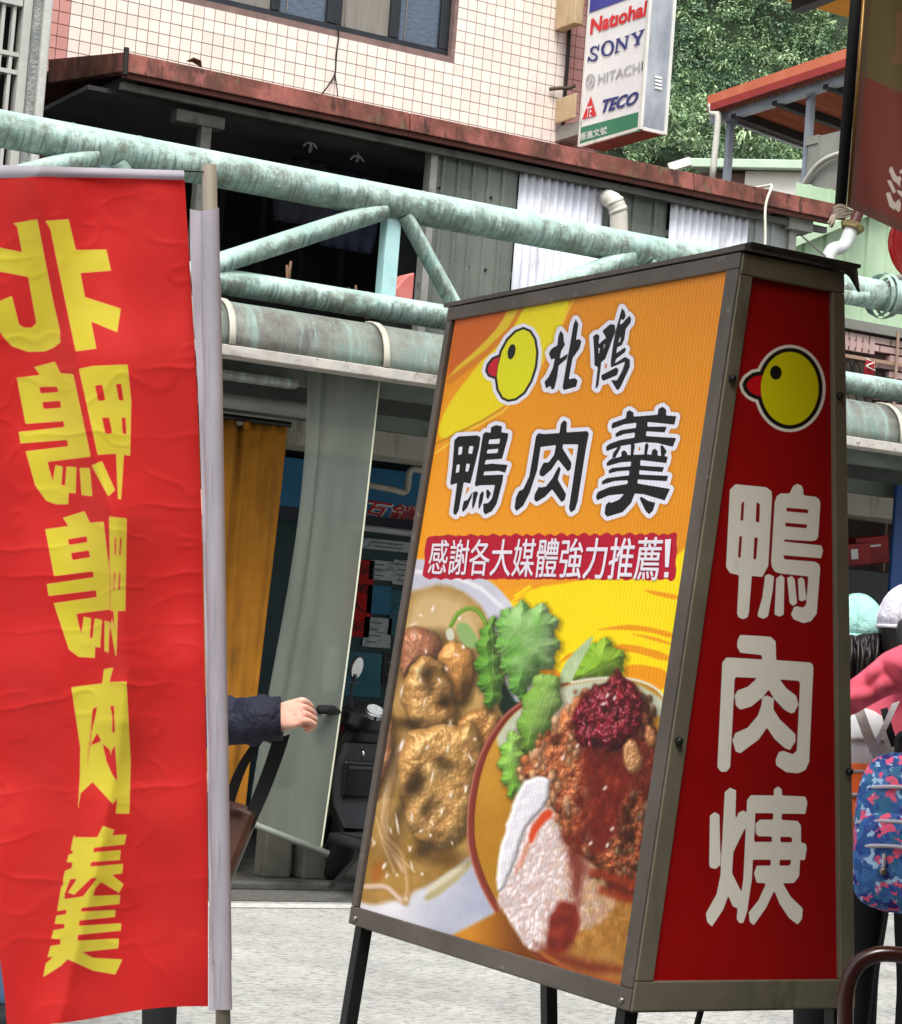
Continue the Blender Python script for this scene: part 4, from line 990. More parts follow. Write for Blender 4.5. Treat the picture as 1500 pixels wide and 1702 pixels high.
MB().add([e1, e2, e2 + ex, e1 + ex], [(0, 1, 2, 3)]).build('roof_sheet', m_orr, sht, fix=False, solid=.02)
nn = 40; Pk = []
for i in range(nn * 4 + 1):
    u = i / (nn * 4); row = []
    for v in (0, .5, 1): row.append(f1.lerp(f2, u) + ex * v + Vector((.04, 0, .02 + .025 * math.sin(2 * PI * u * nn))))
    Pk.append(row)
MB().grid(Pk).build('underside', m_und, sht, smooth=True)
for u in (.1, .33, .6, .85):
    a = f1.lerp(f2, u) + Vector((.08, 0, -.05)); MB().bar(a, a + ex, .07, .07).build('purlin', pm('dark_steel', (30, 32, 32), (44, 46, 46), 4, .6), sht)
MB().bar(f1 + Vector((.12, .1, -.03)), f2 + Vector((.12, -.1, -.03)), .08, .1).build('eave_beam', m_gal, sht)
a = f1 + ex * .02
MB().bar(onX(1226, 196, TX + .1), onX(1226, 196, TX + .1) + Vector((4, 0, -.42)), .05, .12).build('end_beam', m_gal, sht)
dpp = [f1 + Vector((-.02, .0, .05)), onX(1183, 178, TX - .15), onX(1184, 188, TX - .15), onX(1192, 190, TX - .15), onX(1194, 200, TX - .15), onX(1184, 300, TX - .15)]
MB().tube(bez(dpp, 4), .03, 10).build('downpipe', pm('white_downpipe', (214, 214, 204), (200, 198, 186), 4, .5, layers=[((150, 140, 110), 5, .6, .8, (1, 1, .2), .5)]), sht, smooth=True)
# concrete parapet wall + building below
m_cwall = pm('mossy_concrete', (138, 138, 132), (164, 164, 156), 2.5, .85, bump=.3, bscale=12, layers=[((84, 88, 78), 3, .5, .7, (1, 1, .4), .7), ((190, 188, 180), 9, .64, .74, (1, 1, 1), .5)])
w0, w1 = onX(1343, 232, TX), onX(1420, 225, TX)
ch = thing('concrete_house', 'plain concrete house carrying the orange terrace shelter', 'house')
MB().box((TX + .02, w0.y - 3.5, 0), (TX + 5, fp1.y + .3, np1.z - .25)).build('body', m_cwall, ch)
MB().box((TX - .02, w0.y - 3.5, np1.z - .25), (TX + .12, np1.y - .06, w0.z)).build('parapet', m_cwall, ch)
MB().box((TX - .03, np1.y - .2, w0.z - .06), (TX + .14, np1.y - .03, w0.z + .012)).build('parapet_cap', m_cwall, ch)
arc_ = [onX(x, y, TX - .06) for x, y in ((1336, 306), (1345, 292), (1358, 276), (1372, 265), (1390, 257), (1412, 251))]
hz = MB().tube(bez(arc_, 5), .022, 10).build('white_hose', MATS['white_downpipe'], None, smooth=True); tag(hz, 'white flexible hose arching along the concrete parapet', 'hose')
# low house with pale green eave
lh = thing('low_house', 'low white walled house with a pale green metal eave', 'house')
dl = (_H * .965 - _fh * .26).normalized(); dn_ = Vector((dl.y, -dl.x, 0)); dn_ = dn_ if dn_.dot(_fh) > 0 else -dn_
o_ = at(1146, 262, 25.)
ML = Matrix(((dl.x, dn_.x, 0, o_.x), (dl.y, dn_.y, 0, o_.y), (0, 0, 1, 0), (0, 0, 0, 1)))
zE = o_.z
MB().box((0, 0, zE - .1), (5, .12, zE), 0, ML).build('eave', pm('pale_green_eave', (178, 200, 176), (190, 210, 188), 4, .5), lh, bevel=.01)
MB().hexa([ML @ Vector(p) for p in ((0, .12, zE - .03), (5, .12, zE - .03), (5, 4, zE + .2), (0, 4, zE + .2))], [ML @ Vector(p) for p in ((0, .12, zE), (5, .12, zE), (5, 4, zE + .23), (0, 4, zE + .23))]).build('roof', MATS['pale_green_eave'], lh)
m_wh = pm('white_render_wall', (214, 212, 204), (224, 222, 214), 3, .8)
MB().box((.62, .16, 0), (5, 3, zE - .1), 0, ML).build('wall', m_wh, lh)
MB().box((.08, .3, 0), (.62, 3, zE - .1), 0, ML).build('brick_wall', pm('dim_pink_brick', (150, 124, 116), (134, 108, 100), 8, .85), lh)
MB().bar(at(1112, 279, 24.8), at(1148, 268, 24.8), .1, .09).build('gutter', m_wh, lh)

# ------------------------------------------------------------------ green shed over a brick wall, right
GY = 12.45
gsd = thing('green_shed', 'pale green ribbed metal shed standing on a brick wall', 'shed')
m_gsh = pm('pale_green_metal', (164, 190, 158), (178, 202, 172), 3, .5, layers=[((128, 152, 124), 4, .55, .75, (1, 1, .2), .5)])
ga = onY(1312, 470, GY); gz0 = onY(1450, 545, GY).z; gz1 = onY(1450, 330, GY).z
ribs(ga.x, ga.x + 4, gz0 - .02, gz1, GY, .19, m_gsh, .03, .02, gsd, 'ribbed_wall')
a, b = onY(1308, 408, GY - .05), onY(1392, 368, GY - .05)
MB().bar(a + Vector((-.2, 0, -.1)), b + Vector((.6, 0, .28)), .1, .05).build('barge_board', m_gsh, gsd)
MB().box((ga.x - .1, GY - .04, gz0 - .04), (ga.x + 4, GY + .06, gz0 + .03)).build('sill_beam', pm('sill_grey', (120, 120, 114), (134, 134, 128), 4, .7), gsd)
MB().box((ga.x, GY + .05, 0), (ga.x + 4, GY + .25, gz0 - .04)).build('backing_wall', pm('brick_mortar', (62, 50, 50), (76, 62, 60), 8, .9), gsd)
m_brk = pm('pale_pink_brick', (176, 148, 142), (190, 164, 158), 7, .8, rnd=.07, bump=.2)
bw_, bh_ = .2, .058
b0 = onY(1404, 540, GY); bz1 = gz0 - .045; bz0 = onY(1440, 690, GY).z
bmesh_ = MB().box((0, 0, 0), (bw_ - .012, .05, bh_ - .014)).build('brick', m_brk, gsd); bdata = bmesh_.data; bpy.data.objects.remove(bmesh_)
woX, wz0, wz1 = onY(1453, 620, GY).x, bz0 - .5, onY(1430, 592, GY).z
z = bz1 - bh_; r_ = 0
while z > bz0 - .4:
    x = b0.x - .35 + (r_ % 2) * .1
    while x < b0.x + 1.5:
        if not (x < woX and z < wz1 + .02):
            o = bpy.data.objects.new('brick', bdata); COL.objects.link(o); o.parent = gsd; o.location = (x, GY, z)
        x += bw_
    z -= bh_; r_ += 1
for k in range(8):
    o = bpy.data.objects.new('brick', bdata); COL.objects.link(o); o.parent = gsd; o.rotation_euler = (0, -PI / 2, 0); o.location = (woX - .012 - k * .062, GY - .006, wz1 + .03)
    o.scale = (.62, 1, 1)
MB().box((b0.x - .4, GY - .03, wz1 - .03), (woX + 1.2, GY - .012, wz1 - .005)).build('lintel_bar', pm('tan_bar', (150, 122, 104), (162, 134, 114), 5, .7), gsd)
MB().box((b0.x - .4, GY + .046, wz0), (woX - .03, GY + .049, wz1 - .03)).build('window_pane', pm('dim_window', (96, 88, 78), (80, 72, 64), 3, .5), gsd)
for i in range(-6, 12):
    for s in (-1, 1):
        x = b0.x - .3 + i * .075
        MB().bar((x, GY + .02, wz1 - .03), (x + s * .35, GY + .02, wz1 - .03 - .55), .006).build('grille_wire', m_black, gsd) if s * i >= -6 and x < woX + .1 else None
a = onY(1492, 560, GY - .04)
MB().tube([Vector((a.x, GY - .05, gz0)), Vector((a.x, GY - .05, .1))], .012, 8).build('conduit', pm('tan_conduit', (146, 120, 104), (158, 132, 116), 6, .6), gsd)
rc = onY(1448, 600, GY - .08); rc2 = onY(1456, 640, GY - .08)
rt = thing('red_cloth', 'dark red cloth on a wire hanger by the brick window', 'cloth')
MB().grid([[rc + Vector((-.045 + .09 * j / 6, .02 * math.sin(j * 2.1 + i), -.27 * i / 5)) for j in range(7)] for i in range(6)]).build('fabric', pm('crimson_cloth', (140, 20, 34), (120, 16, 28), 7, .85), rt, smooth=True, solid=.006)
MB().tube([onY(1440, 608, GY - .11), onY(1454, 602, GY - .11), onY(1455, 616, GY - .11), onY(1440, 608, GY - .11)], .005, 6).build('wire_hanger', MATS['white_cord'], rt)
MB().tube([rc, rc + Vector((0, .07, .03))], .004, 6).build('hook', MATS['white_cord'], rt)
# PVC s-bend in front of the shed
sp = [onY(x, y, 12.2) for x, y in ((1376, 440), (1378, 425), (1386, 414), (1398, 411), (1406, 404), (1411, 392), (1416, 380))]
pvo = MB().tube(bez(sp, 5), .048, 16).build('s_bend_pipe', pm('pale_pvc', (200, 204, 204), (186, 188, 186), 5, .4, layers=[((130, 100, 70), 13, .6, .7, (1, 1, 1), .6)]), None, smooth=True)
tag(pvo, 'white plastic drain pipe with a double bend against the green shed', 'pipe')
dd_ = (sp[-1] - sp[-2]).normalized()
MB().tube([sp[-1] - dd_ * .01, sp[-1] + dd_ * .025], [.07, .09], 14).build('torn_collar', pm('tattered_tape', (176, 160, 110), (90, 76, 50), 30, .8), pvo)
MB().tube([sp[-1] + dd_ * .0, sp[-1] + dd_ * .6], .04, 12).build('upper_pipe', pm('maroon_pipe', (70, 24, 24), (84, 30, 28), 5, .5), pvo)
MB().tube([sp[0], sp[0] + Vector((0, 0, -.7)), sp[0] + Vector((0, .3, -.75))], .048, 12).build('lower_pipe', MATS['pale_pvc'], pvo)
wr = MB().tube([onY(1322, 382, 12.0), onY(1377, 430, 12.2)], .007, 6).build('stay_wire', m_rail, None); tag(wr, 'thin stay wire running down to the bent drain pipe', 'wire')

# red lantern hung on the truss
ln = thing('red_lantern', 'round glossy red lantern hung from the yellow awning', 'lantern')
lc = onY(1570, 405, 3.55); LR = 90 / F_PX * (lc - CAM).dot(FW)
m_lan = pm('lantern_red', (222, 16, 26), (206, 12, 22), 3, .28, spec=.5)
k = 20
MB().rings([[lc + Vector((LR * math.sin(t) * (1 + .03 * math.cos(2 * PI * j / 3)) * math.cos(2 * PI * j / 60), LR * math.sin(t) * (1 + .03 * math.cos(2 * PI * j / 3)) * math.sin(2 * PI * j / 60), LR * .86 * math.cos(t))) for j in range(60)] for t in [PI * (i + .3) / 16.6 for i in range(17)]]).build('body', m_lan, ln, smooth=True)
MB().lathe([(LR * .36, LR * .82), (LR * .36, LR * .94)], Matrix.Translation(lc), 18).lathe([(LR * .36, -LR * .94), (LR * .36, -LR * .82)], Matrix.Translation(lc), 18).build('cap', pm('lantern_gold', (190, 140, 50), (200, 150, 60), 4, .4), ln)
MB().tube([lc + Vector((0, 0, LR * .8)), Vector((lc.x, lc.y, 2.705))], .003, 6).build('cord', m_black, ln)
MB().tube([lc + Vector((0, 0, -LR * .9)), lc + Vector((0, 0, -LR * 1.9))], [.008, .014], 10).build('tassel', m_lan, ln)
cl = [TP(1473, 480, -.06), TP(1483, 468, -.06), TP(1492, 463, -.06), TP(1503, 458, -.06)]
c_ = MB().tube(bez(cl, 4), .02, 8).build('pipe_clamp', m_rail, None, smooth=True); tag(c_, 'small steel clamp arm sticking up from the green pipe flange', 'clamp')

# ------------------------------------------------------------------ neighbour house with grille window, far left
nb = thing('neighbour_house', 'grey stone pillar and barred window of the next house', 'house')
NY = 11.0
p1_, p2_, p3_ = onY(65, 120, NY), onY(79, 120, NY), onY(52, 120, NY)
m_gran = pm('rough_grey_granite', (132, 136, 134), (160, 162, 158), 9, .85, bump=.8, bscale=70, dist=.02, layers=[((100, 104, 102), 30, .5, .65, (1, 1, 1), .6)])
m_gran2 = pm('smooth_grey_granite', (172, 172, 166), (188, 188, 182), 22, .7, bump=.15)
MB().box((p1_.x, NY, 2.9), (p2_.x, NY + .5, 6.5)).build('pillar', m_gran2, nb, bevel=.01)
MB().box((p3_.x, NY + .03, 2.9), (p1_.x - .002, NY + .5, 6.5)).build('rough_pillar', m_gran, nb)
MB().box((-2, NY + .1, 0), (p2_.x - .02, NY + .6, 2.9)).build('lower_wall', m_gran, nb)
wxr = p3_.x
m_lg = pm('light_grey_grille', (168, 168, 162), (180, 180, 174), 6, .5)
gw = MB().box((wxr - .05, NY + .06, 2.9), (wxr - .004, NY + .14, 6.2)).build('window_frame', m_lg, nb)
MB().box((-2, NY + .3, 2.9), (wxr, NY + .34, 6.5)).build('window_pane', pm('very_dark_glass', (16, 18, 18), (34, 36, 34), 1.5, .25), nb)
for k in range(14):
    x = wxr - .09 - .058 * k
    MB().box((x - .009, NY + .08, 2.9), (x + .009, NY + .12, 6.0)).build('grille_bar', m_lg, nb)
for py_ in (88, 118):
    zq = onY(15, py_, NY + .08).z
    MB().box((-2, NY + .075, zq - .011), (wxr - .05, NY + .125, zq + .011)).build('grille_rail', m_lg, nb)
zt_ = onY(40, 12, NY + .08).z
MB().box((-2, NY + .065, zt_), (wxr - .056, NY + .13, zt_ + .07)).build('frame_head', m_lg, nb)
# ================================================================== red banner flag
def T_(l, ox, oy, sc): return [tr(p, ox, oy, sc) for p in l]
B1 = [[(130,130,390,85,480,560,560,960,625,1240,630,1370,560,1425,470,1465,290,1470,120,1410,20,1300,-40,1200,-70,1010,0,935,125,880,200,1180,250,1212,330,1212,375,1165,290,690,0,635,-160,605,-160,340,0,380,225,428,175,165)],
      [(465,103,715,85,790,405,1108,400,1158,625,840,650,885,895,1258,1015,1220,1268,950,1155,1005,1435,785,1465,600,580,520,190)]]
B2 = [[(235,130,468,68,530,195,668,205,860,1108,388,1165,442,1365,470,1195,555,1212,540,1415,575,1415,590,1210,703,1218,695,1510,620,1500,615,1625,480,1628,370,1590,250,1420,145,1045,608,990,598,925,90,965,68,835,568,780,558,722,145,752,48,245,300,215),
       (300,352,490,345,500,400,312,415), (332,515,522,500,532,570,345,585)],
      [(732,1225,848,1225,878,1540,755,1525)], [(860,1200,980,1150,1125,1470,1048,1545)],
      [(725,148,880,115,1260,100,1300,500,1288,1100,1220,1088,1190,1575,1150,1570,1130,1075,930,1090),
       (905,335,980,325,1012,490,940,498), (1135,318,1185,315,1212,490,1165,490), (982,685,1055,682,1088,850,1018,855), (1195,682,1232,682,1242,858,1208,858)]]
B3 = [[(268,185,490,115,548,235,685,222,745,750,748,1115,410,1158,455,1355,480,1182,560,1200,545,1400,568,1400,590,1200,668,1215,650,1505,600,1490,595,1605,430,1595,330,1520,175,1048,610,985,605,920,125,980,105,855,580,785,575,730,180,778,90,300,322,268),
       (325,405,508,375,518,430,335,458), (355,545,530,518,545,582,370,612)],
      [(690,1225,745,1235,735,1555,688,1535)],
      [(735,170,920,190,905,1130,828,1130,815,1585,800,1585,748,1270,768,1190,792,1310,780,1130,752,1128),
       (795,385,809,385,806,560,794,560), (849,390,863,390,856,565,841,565), (789,740,801,740,791,912,781,912), (837,745,851,745,846,915,831,915)]]
B4 = [[(355,38,407,28,385,105,475,103,497,520,490,797,415,797,425,715,402,748,296,632,235,690,215,812,228,600,230,450,183,132,345,112),
       (298,248,320,236,290,370,282,440,270,530,275,470), (320,375,340,415,287,437), (390,232,407,232,412,370,399,370,401,290), (350,432,385,462,390,500,398,465,412,440,425,625,400,590,370,520)],
      [(350,858,412,880,400,908,475,903,465,958,305,975,300,997,445,985,440,1040,290,1050,283,1072,458,1057,452,1110,400,1117,460,1165,435,1213,340,1155,310,1190,300,1225,442,1220,438,1270,240,1290,235,1308,418,1298,415,1338,228,1357,225,1382,447,1368,445,1410,220,1432,218,1460,435,1448,432,1502,245,1522,300,1550,455,1558,415,1640,300,1620,210,1580,165,1560,130,1595,35,1655,50,1580,90,1545,57,1550,75,1488,125,1480,128,1455,78,1452,90,1405,145,1395,150,1375,95,1375,105,1330,155,1320,160,1300,108,1308,130,1180,142,1165,140,1140,150,1095,185,1080,190,1052,158,1052,170,1010,195,1000,180,985,200,890,203,918,320,918),
       (180,1140,212,1138,165,1210,200,1222,290,1135,320,1132,245,1228,150,1242,152,1212)]]
cv = Canvas(-140, 260, 360, 1720)
groups = [T_(g, 0, 350, 6.25) for g in B1] + [T_(g, 20, 590, 6.545) for g in B2] + [T_(g, 60, 830, 6.078) for g in B3] + [T_(g, 60, 1100, 3.15) for g in B4]
Dban = cv.field(groups, 14)
def interp(y, pts): return np.interp(y, [p[1] for p in pts], [p[0] for p in pts])
EL = [(-95, 272), (-75, 700), (-55, 1100), (-22, 1450), (0, 1595), (8, 1657), (11, 1702)]
ER = [(306, 283), (318, 480), (328, 650), (335, 850), (340, 1100), (344, 1300), (346, 1500), (346, 1674)]
nv, nu = 640, 170
vv = np.linspace(0, 1, nv)[:, None]; uu = np.linspace(0, 1, nu)[None]
yl, yr = 297 + (1704 - 297) * vv, 298 + (1673 - 298) * vv
PYb_ = yl * (1 - uu) + yr * uu - 4 * np.sin(PI * uu) * (1 - vv) + 5 * np.sin(2 * PI * uu) * vv
PXb_ = interp(PYb_, EL) * (1 - uu) + interp(PYb_, ER) * uu
CR = [(62, 300), (95, 440), (126, 588), (157, 756), (190, 860), (203, 1010), (212, 1110), (196, 1250), (170, 1400), (112, 1640), (95, 1720)]
def cloth_depth(px, py):
    xf = interp(py, CR); s = px - xf
    d = .06 * np.sqrt((s / 70) ** 2 + .006) * np.exp(-np.abs(s) / 150) - .012 * np.sin(px / 48 + py / 190) - .007 * np.sin(px / 27 - py / 130 + 1)
    for (yc, sl, x0, x1, amp) in ((722, .02, 0, 345, .0024), (838, .05, 215, 345, .002), (905, -.04, -90, 200, .0024), (955, .0, -90, 345, .0022), (1045, -.05, 215, 345, .0016), (1132, .06, 190, 345, .003), (1150, -.16, -90, 160, .0028), (1310, -.06, -90, 130, .003), (1318, -.12, 220, 345, .0026), (1470, .1, -90, 95, .0028), (1478, -.1, 215, 345, .0024), (1360, -.25, -90, 130, .002), (620, -.1, 225, 345, .002), (430, .0, -60, 120, .0015)):
        dy = py - yc - sl * (px - 170) - 3.5 * np.sin(px / 31 + yc) - 2 * np.sin(px / 13 + 2 * yc)
        wmask = 1 / (1 + np.exp(-(px - x0) / 8)) / (1 + np.exp((px - x1) / 8))
        d = d - .95 * amp * np.exp(-np.abs(dy) / 5) * wmask * (.6 + .4 * np.sin(px / 40 + yc * 3))
    return d
wr1 = cv.noise(170, 5, 2); wr2 = 1 - 2 * np.abs(cv.noise(95, 9, 3, 1.2, .9) - .5)
Z_ = 3.72 + cloth_depth(PXb_, PYb_) - .032 * (cv.sample(wr1, PXb_, PYb_) - .5) - .0016 * np.clip(cv.sample(wr2, PXb_, PYb_) - .88, 0, 1) * 5
def pix3(px, py, dz):
    d = (px - CX)[..., None] * np.array(RT) - (py - CY)[..., None] * np.array(UP) + F_PX * np.array(FW)
    return np.array(CAM) + d * (dz / F_PX)[..., None]
fb = NB('red_banner_cloth')
sa = fb.n('ShaderNodeAttribute', attribute_name='glyph').outputs['Fac']
v_ = fb.coords('Object')
rd = fb.ramp(fb.noise(v_, 5, 5), [(.3, (210, 34, 34)), (.7, (220, 48, 44))]); yw = fb.ramp(fb.noise(v_, 6, 4), [(.3, (222, 206, 50)), (.7, (232, 216, 74))])
k1 = fb.mix(fb.step(sa, .35, -.35), rd, fb.mix(fb.step(sa, -1.0, -1.8), (232, 176, 84), yw))
fb.color(k1); fb.set(rough=.62, spec=.25, sheen=.15)
wv = fb.n('ShaderNodeTexWave'); fb.l(fb.coords('Object', (900, 900, 900)), wv.inputs[0])
fb.bump(fb.math('ADD', fb.noise(v_, 9, 2), fb.math('MULTIPLY', fb.noise(v_, 700, 2), .12)), .16, .006)
tlu = fb.n('ShaderNodeBsdfTranslucent'); mxs = fb.n('ShaderNodeMixShader'); mxs.inputs[0].default_value = .38
fb.l(k1, tlu.inputs[0]); fb.l(fb.p.outputs[0], mxs.inputs[1]); fb.l(tlu.outputs[0], mxs.inputs[2]); fb.l(mxs.outputs[0], fb.out.inputs[0])
bn = thing('banner_flag', 'tall red cloth banner with yellow characters seen reversed, on a pole', 'banner')
grid_mesh('cloth', pix3(PXb_, PYb_, Z_), fb.m, bn, {'glyph': cv.sample(Dban, PXb_, PYb_)})
wc_ = NB('white_banner_cloth'); wc_.color(wc_.ramp(wc_.noise(wc_.coords('Object'), 6, 4), [(.3, (172, 167, 178)), (.7, (188, 183, 192))])); wc_.set(rough=.7, spec=.2)
t2 = wc_.n('ShaderNodeBsdfTranslucent'); t2.inputs[0].default_value = L4((190, 182, 196)); ms = wc_.n('ShaderNodeMixShader'); ms.inputs[0].default_value = .2
wc_.l(wc_.p.outputs[0], ms.inputs[1]); wc_.l(t2.outputs[0], ms.inputs[2]); wc_.l(ms.outputs[0], wc_.out.inputs[0]); m_wcl = wc_.m
# hem along the top
uu2 = np.linspace(0, 1, 120)[None]; vv2 = np.linspace(0, 1, 8)[:, None]
hy = (271 + 12 * uu2) * (1 - vv2) + (298.5 + .5 * uu2 - 4 * np.sin(PI * uu2)) * vv2; hx = -95 + (306.5 + 95) * uu2 + 0 * vv2
grid_mesh('top_hem', pix3(hx, hy, 3.716 + cloth_depth(hx, hy) * .95 - .004 * np.sin(PI * vv2)), m_wcl, bn, {})
# sleeve wrapped round the pole
PT, PB = at(348, 274, 3.735), at(371, 1700, 3.735)
pd = (PB - PT).normalized()
gl_ = PT + pd * ((0 - PT.z) / pd.z)
m_pole = pm('beige_pole', (120, 112, 98), (134, 126, 112), 4, .5, layers=[((120, 110, 94), 20, .6, .7, (1, 1, .3), .5)])
MB().tube([PT, gl_], .0125, 16).build('pole', m_pole, bn, smooth=True)
MB().lathe([(.2, 0), (.2, .05), (.16, .09), (.05, .12), (.03, .2)], Matrix.Translation((gl_.x, gl_.y, 0)), 28).build('pole_base', pm('black_plastic_base', (24, 24, 26), (34, 34, 36), 5, .6), bn, smooth='auto')
ny = 60; yy = np.linspace(347, 1679, ny)[:, None]; tt = np.linspace(0, 1, 26)[None]
pcx = 349.2 + (371 - 349.2) * (yy - 347) / (1679 - 347); rpx = 15.0
fl_ = np.minimum(tt / .55, 1); ar = np.clip((tt - .55) / .45, 0, 1) * PI
sx0 = np.where(yy < 420, interp(yy, ER) + 6 - 4 * np.clip((yy - 347) / 73, 0, 1), interp(yy, ER) + 1.5)
sx_a = sx0 + (pcx - rpx - sx0) * fl_; sx_b = pcx - rpx * np.cos(ar)
SXp = np.where(tt < .55, np.minimum(sx_a, pcx), sx_b)
SXp = sx0 + (pcx + rpx - sx0) * tt + 0 * SXp
half = (SXp - pcx) / rpx
bul = np.where(half > -1, np.sqrt(np.clip(1 - half ** 2, 0, 1)) * .015, 0)
dzs = 3.735 - bul - .003 * np.sin(yy / 33 + tt * 5) * (tt < .5) - .004
grid_mesh('sleeve', pix3(SXp, yy + 0 * SXp + 3 * np.sin(tt * 4) * ((yy < 360) * 1.), dzs), m_wcl, bn, {})
MB().tube([PT + pd * .19, PT + pd * 1.335], .0165, 18, caps=False).build('sleeve_back', m_wcl, bn, smooth=True)
MB().tube([at(306, 284, 3.712), at(328, 285, 3.722), at(346, 286, 3.73)], .0014, 6).build('tie_cord', m_black, bn)

# ================================================================== light box sign
YS, YF = 2.875, 3.82
XB0, XB1, XT0, XT1, ZB, ZT = 2.036, 2.487, 2.152, 2.361, .713, 1.931
def SF(u, v):       # food face: u 0 far .. 1 near, v 0 top .. 1 bottom
    return Vector((XT0 + (XB0 - XT0) * v, YF + (YS - YF) * u, ZT + (ZB - ZT) * v))
def SS(u, v):       # narrow side: u 0 left .. 1 right
    return Vector(((XT0 + (XT1 - XT0) * u) * (1 - v) + (XB0 + (XB1 - XB0) * u) * v, YS, ZT + (ZB - ZT) * v))
F1 = [[(140,370,200,315,480,300,530,330,510,480,378,1020,280,1000,205,1420,160,1490,120,1460,180,1010,90,1045,78,1010,110,760),
       (205,475,262,465,250,580,195,595), (365,460,425,460,405,575,345,572), (175,740,222,730,210,845,160,862), (320,720,372,730,345,840,305,840)],
      [(565,290,600,250,680,262,685,180,760,145,850,165,840,255,945,270,935,350,850,650,610,668,590,735,700,720,935,740,895,858,800,830,590,840,568,895,870,885,860,980,770,1320,700,1430,600,1480,570,1440,568,1315,640,1310,700,1240,745,1040,520,1045,455,1065,445,1030,490,760),
       (660,365,822,352,808,425,645,430), (635,515,795,500,780,562,620,572)],
      [(410,1135,395,1230,330,1380,265,1450,252,1400,280,1280,340,1260)], [(420,1150,465,1130,495,1160,440,1350,405,1415,405,1330)], [(520,1180,560,1130,582,1160,560,1280,510,1410,498,1380,500,1290)], [(612,1120,640,1105,688,1165,640,1258,615,1220)]]
F2 = [[(740,220,780,165,830,190,825,345,1130,325,1160,360,1110,620,990,1380,950,1500,890,1540,860,1480,1000,525,775,525,765,580,900,800,890,890,845,930,700,750,600,900,480,1005,425,990,420,930,480,800,560,790,640,680,670,535,440,565,390,900,280,1240,180,1440,80,1520,50,1470,70,1320,115,1220,180,1190,270,1000,370,400,410,355,490,370,718,355)],
      [(690,880,715,852,740,890,695,1050,820,1270,800,1350,750,1388,610,1195,500,1310,380,1382,340,1350,350,1270,420,1140,430,1170,520,1150,620,1020)]]
F3 = [[(300,330,470,270,480,190,520,165,570,200,570,250,880,225,890,150,945,122,990,160,990,235,1120,245,1095,355,750,320,748,380,1000,378,970,455,735,440,728,500,1120,525,1075,640,870,590,700,580,400,630,220,698,215,640,260,600,400,550,580,520,588,455,450,475,340,518,335,470,400,425,600,395,605,330,450,350,290,410,285,370)],
      [(380,635,410,640,340,770,290,790,310,710)], [(535,610,560,595,590,620,565,745,530,745)], [(715,610,745,590,765,620,740,740,705,740)], [(915,620,945,620,1000,700,960,760,920,745)], [(410,760,415,700,450,682,485,710,485,745)], [(800,740,805,690,840,660,880,690,880,745)],
      [(220,850,270,800,480,745,750,735,1010,765,990,850,660,810,655,880,965,900,940,965,645,940,640,995,1018,1012,995,1082,625,1060,620,1110,1040,1180,970,1330,700,1250,585,1240,540,1360,430,1480,230,1540,195,1500,210,1390,250,1345,280,1360,380,1320,450,1245,250,1265,100,1330,85,1280,110,1220,260,1155,490,1115,495,1070,330,1080,160,1128,165,1080,230,1040,510,1005,515,945,360,955,250,985,248,940,300,910,530,890,540,830,400,840,225,890)],
      [(645,1300,665,1278,760,1335,850,1358,820,1460,770,1510,720,1460)]]
F4 = [[(340,520,372,430,415,490,420,590,440,640,380,740,360,850,480,770,460,850,345,950,320,1130,280,1290,235,1300,225,1245,160,1285,135,1190,200,1110,260,980,290,840,235,865,200,770,240,700,325,650)],
      [(560,350,595,268,635,340,600,580,640,555,680,590,650,700,550,840,495,1150,580,1130,625,1170,600,1260,420,1310,400,1270,470,860,500,700)],
      [(850,520,900,480,945,510,930,640,1000,570,1040,545,985,440,1100,340,1170,350,1175,450,1100,660,1030,850,970,900,930,1230,905,1290,885,1270,920,970,870,950,865,750), (930,690,950,690,940,760,925,780), (1010,640,1030,630,1010,700,1000,700)],
      [(1275,100,1310,150,1330,220,1300,280,1260,270,1240,340,1270,340,1380,215,1410,260,1400,320,1330,410,1310,560,1270,650,1205,680,1190,770,1310,685,1335,700,1320,750,1190,850,1165,920,1320,820,1390,860,1390,970,1240,1290,1200,1310,1110,1160,1200,1165,1280,1020,1320,890,1110,980,1110,870,1150,600,1190,400,1240,220), (1240,540,1260,525,1245,600,1220,615)],
      [(970,1090,1010,1070,1190,975,1225,1010,1200,1090,1000,1175,970,1140)]]
fc = Canvas(570, 400, 1250, 1720)
Dblk = fc.field([T_(g, 740, 690, 8.958) for g in F1] + [T_(g, 850, 680, 8.957) for g in F2] + [T_(g, 980, 660, 7.7375) for g in F3] + [T_(g, 890, 500, 8.824) for g in F4], 22)
dk = [T_([(750,290,860,340,940,470,975,700,950,950,870,1200,750,1400,600,1510,480,1530,390,1490,310,1350,280,1130,300,950,370,680,480,480,620,340)], 800, 520, 10.636),
      T_([(340,770,220,820,140,920,115,1020,150,1090,240,1125,300,1130,330,950)], 800, 520, 10.636),
      T_([(560,548,600,570,615,640,595,740,550,810,510,825,475,790,465,700,490,610,530,560)], 800, 520, 10.636)]
Dk = [fc.field([g], 26) for g in dk]
# red surround of the slogan
sl_c = []
for i in range(11):
    x = 731 + 37.6 * i if i < 10 else 1109; yt = 897 - .0085 * (x - 731) * 1.0; hw = 19 if i < 10 else 10
    sl_c.append([np.array([(x - hw + 3, yt + 1), (x + hw + 2, yt - 2), (x + hw - 2, yt + 60 + (x - 731) * .012), (x - hw - 3, yt + 58 + (x - 731) * .012)])])
Dslo = fc.field(sl_c, 20) - 6 - 2.2 * (np.abs(np.sin(fc.X * .17)) - .5) - 1.2 * np.sin(fc.X * .33 + fc.Y * .2)

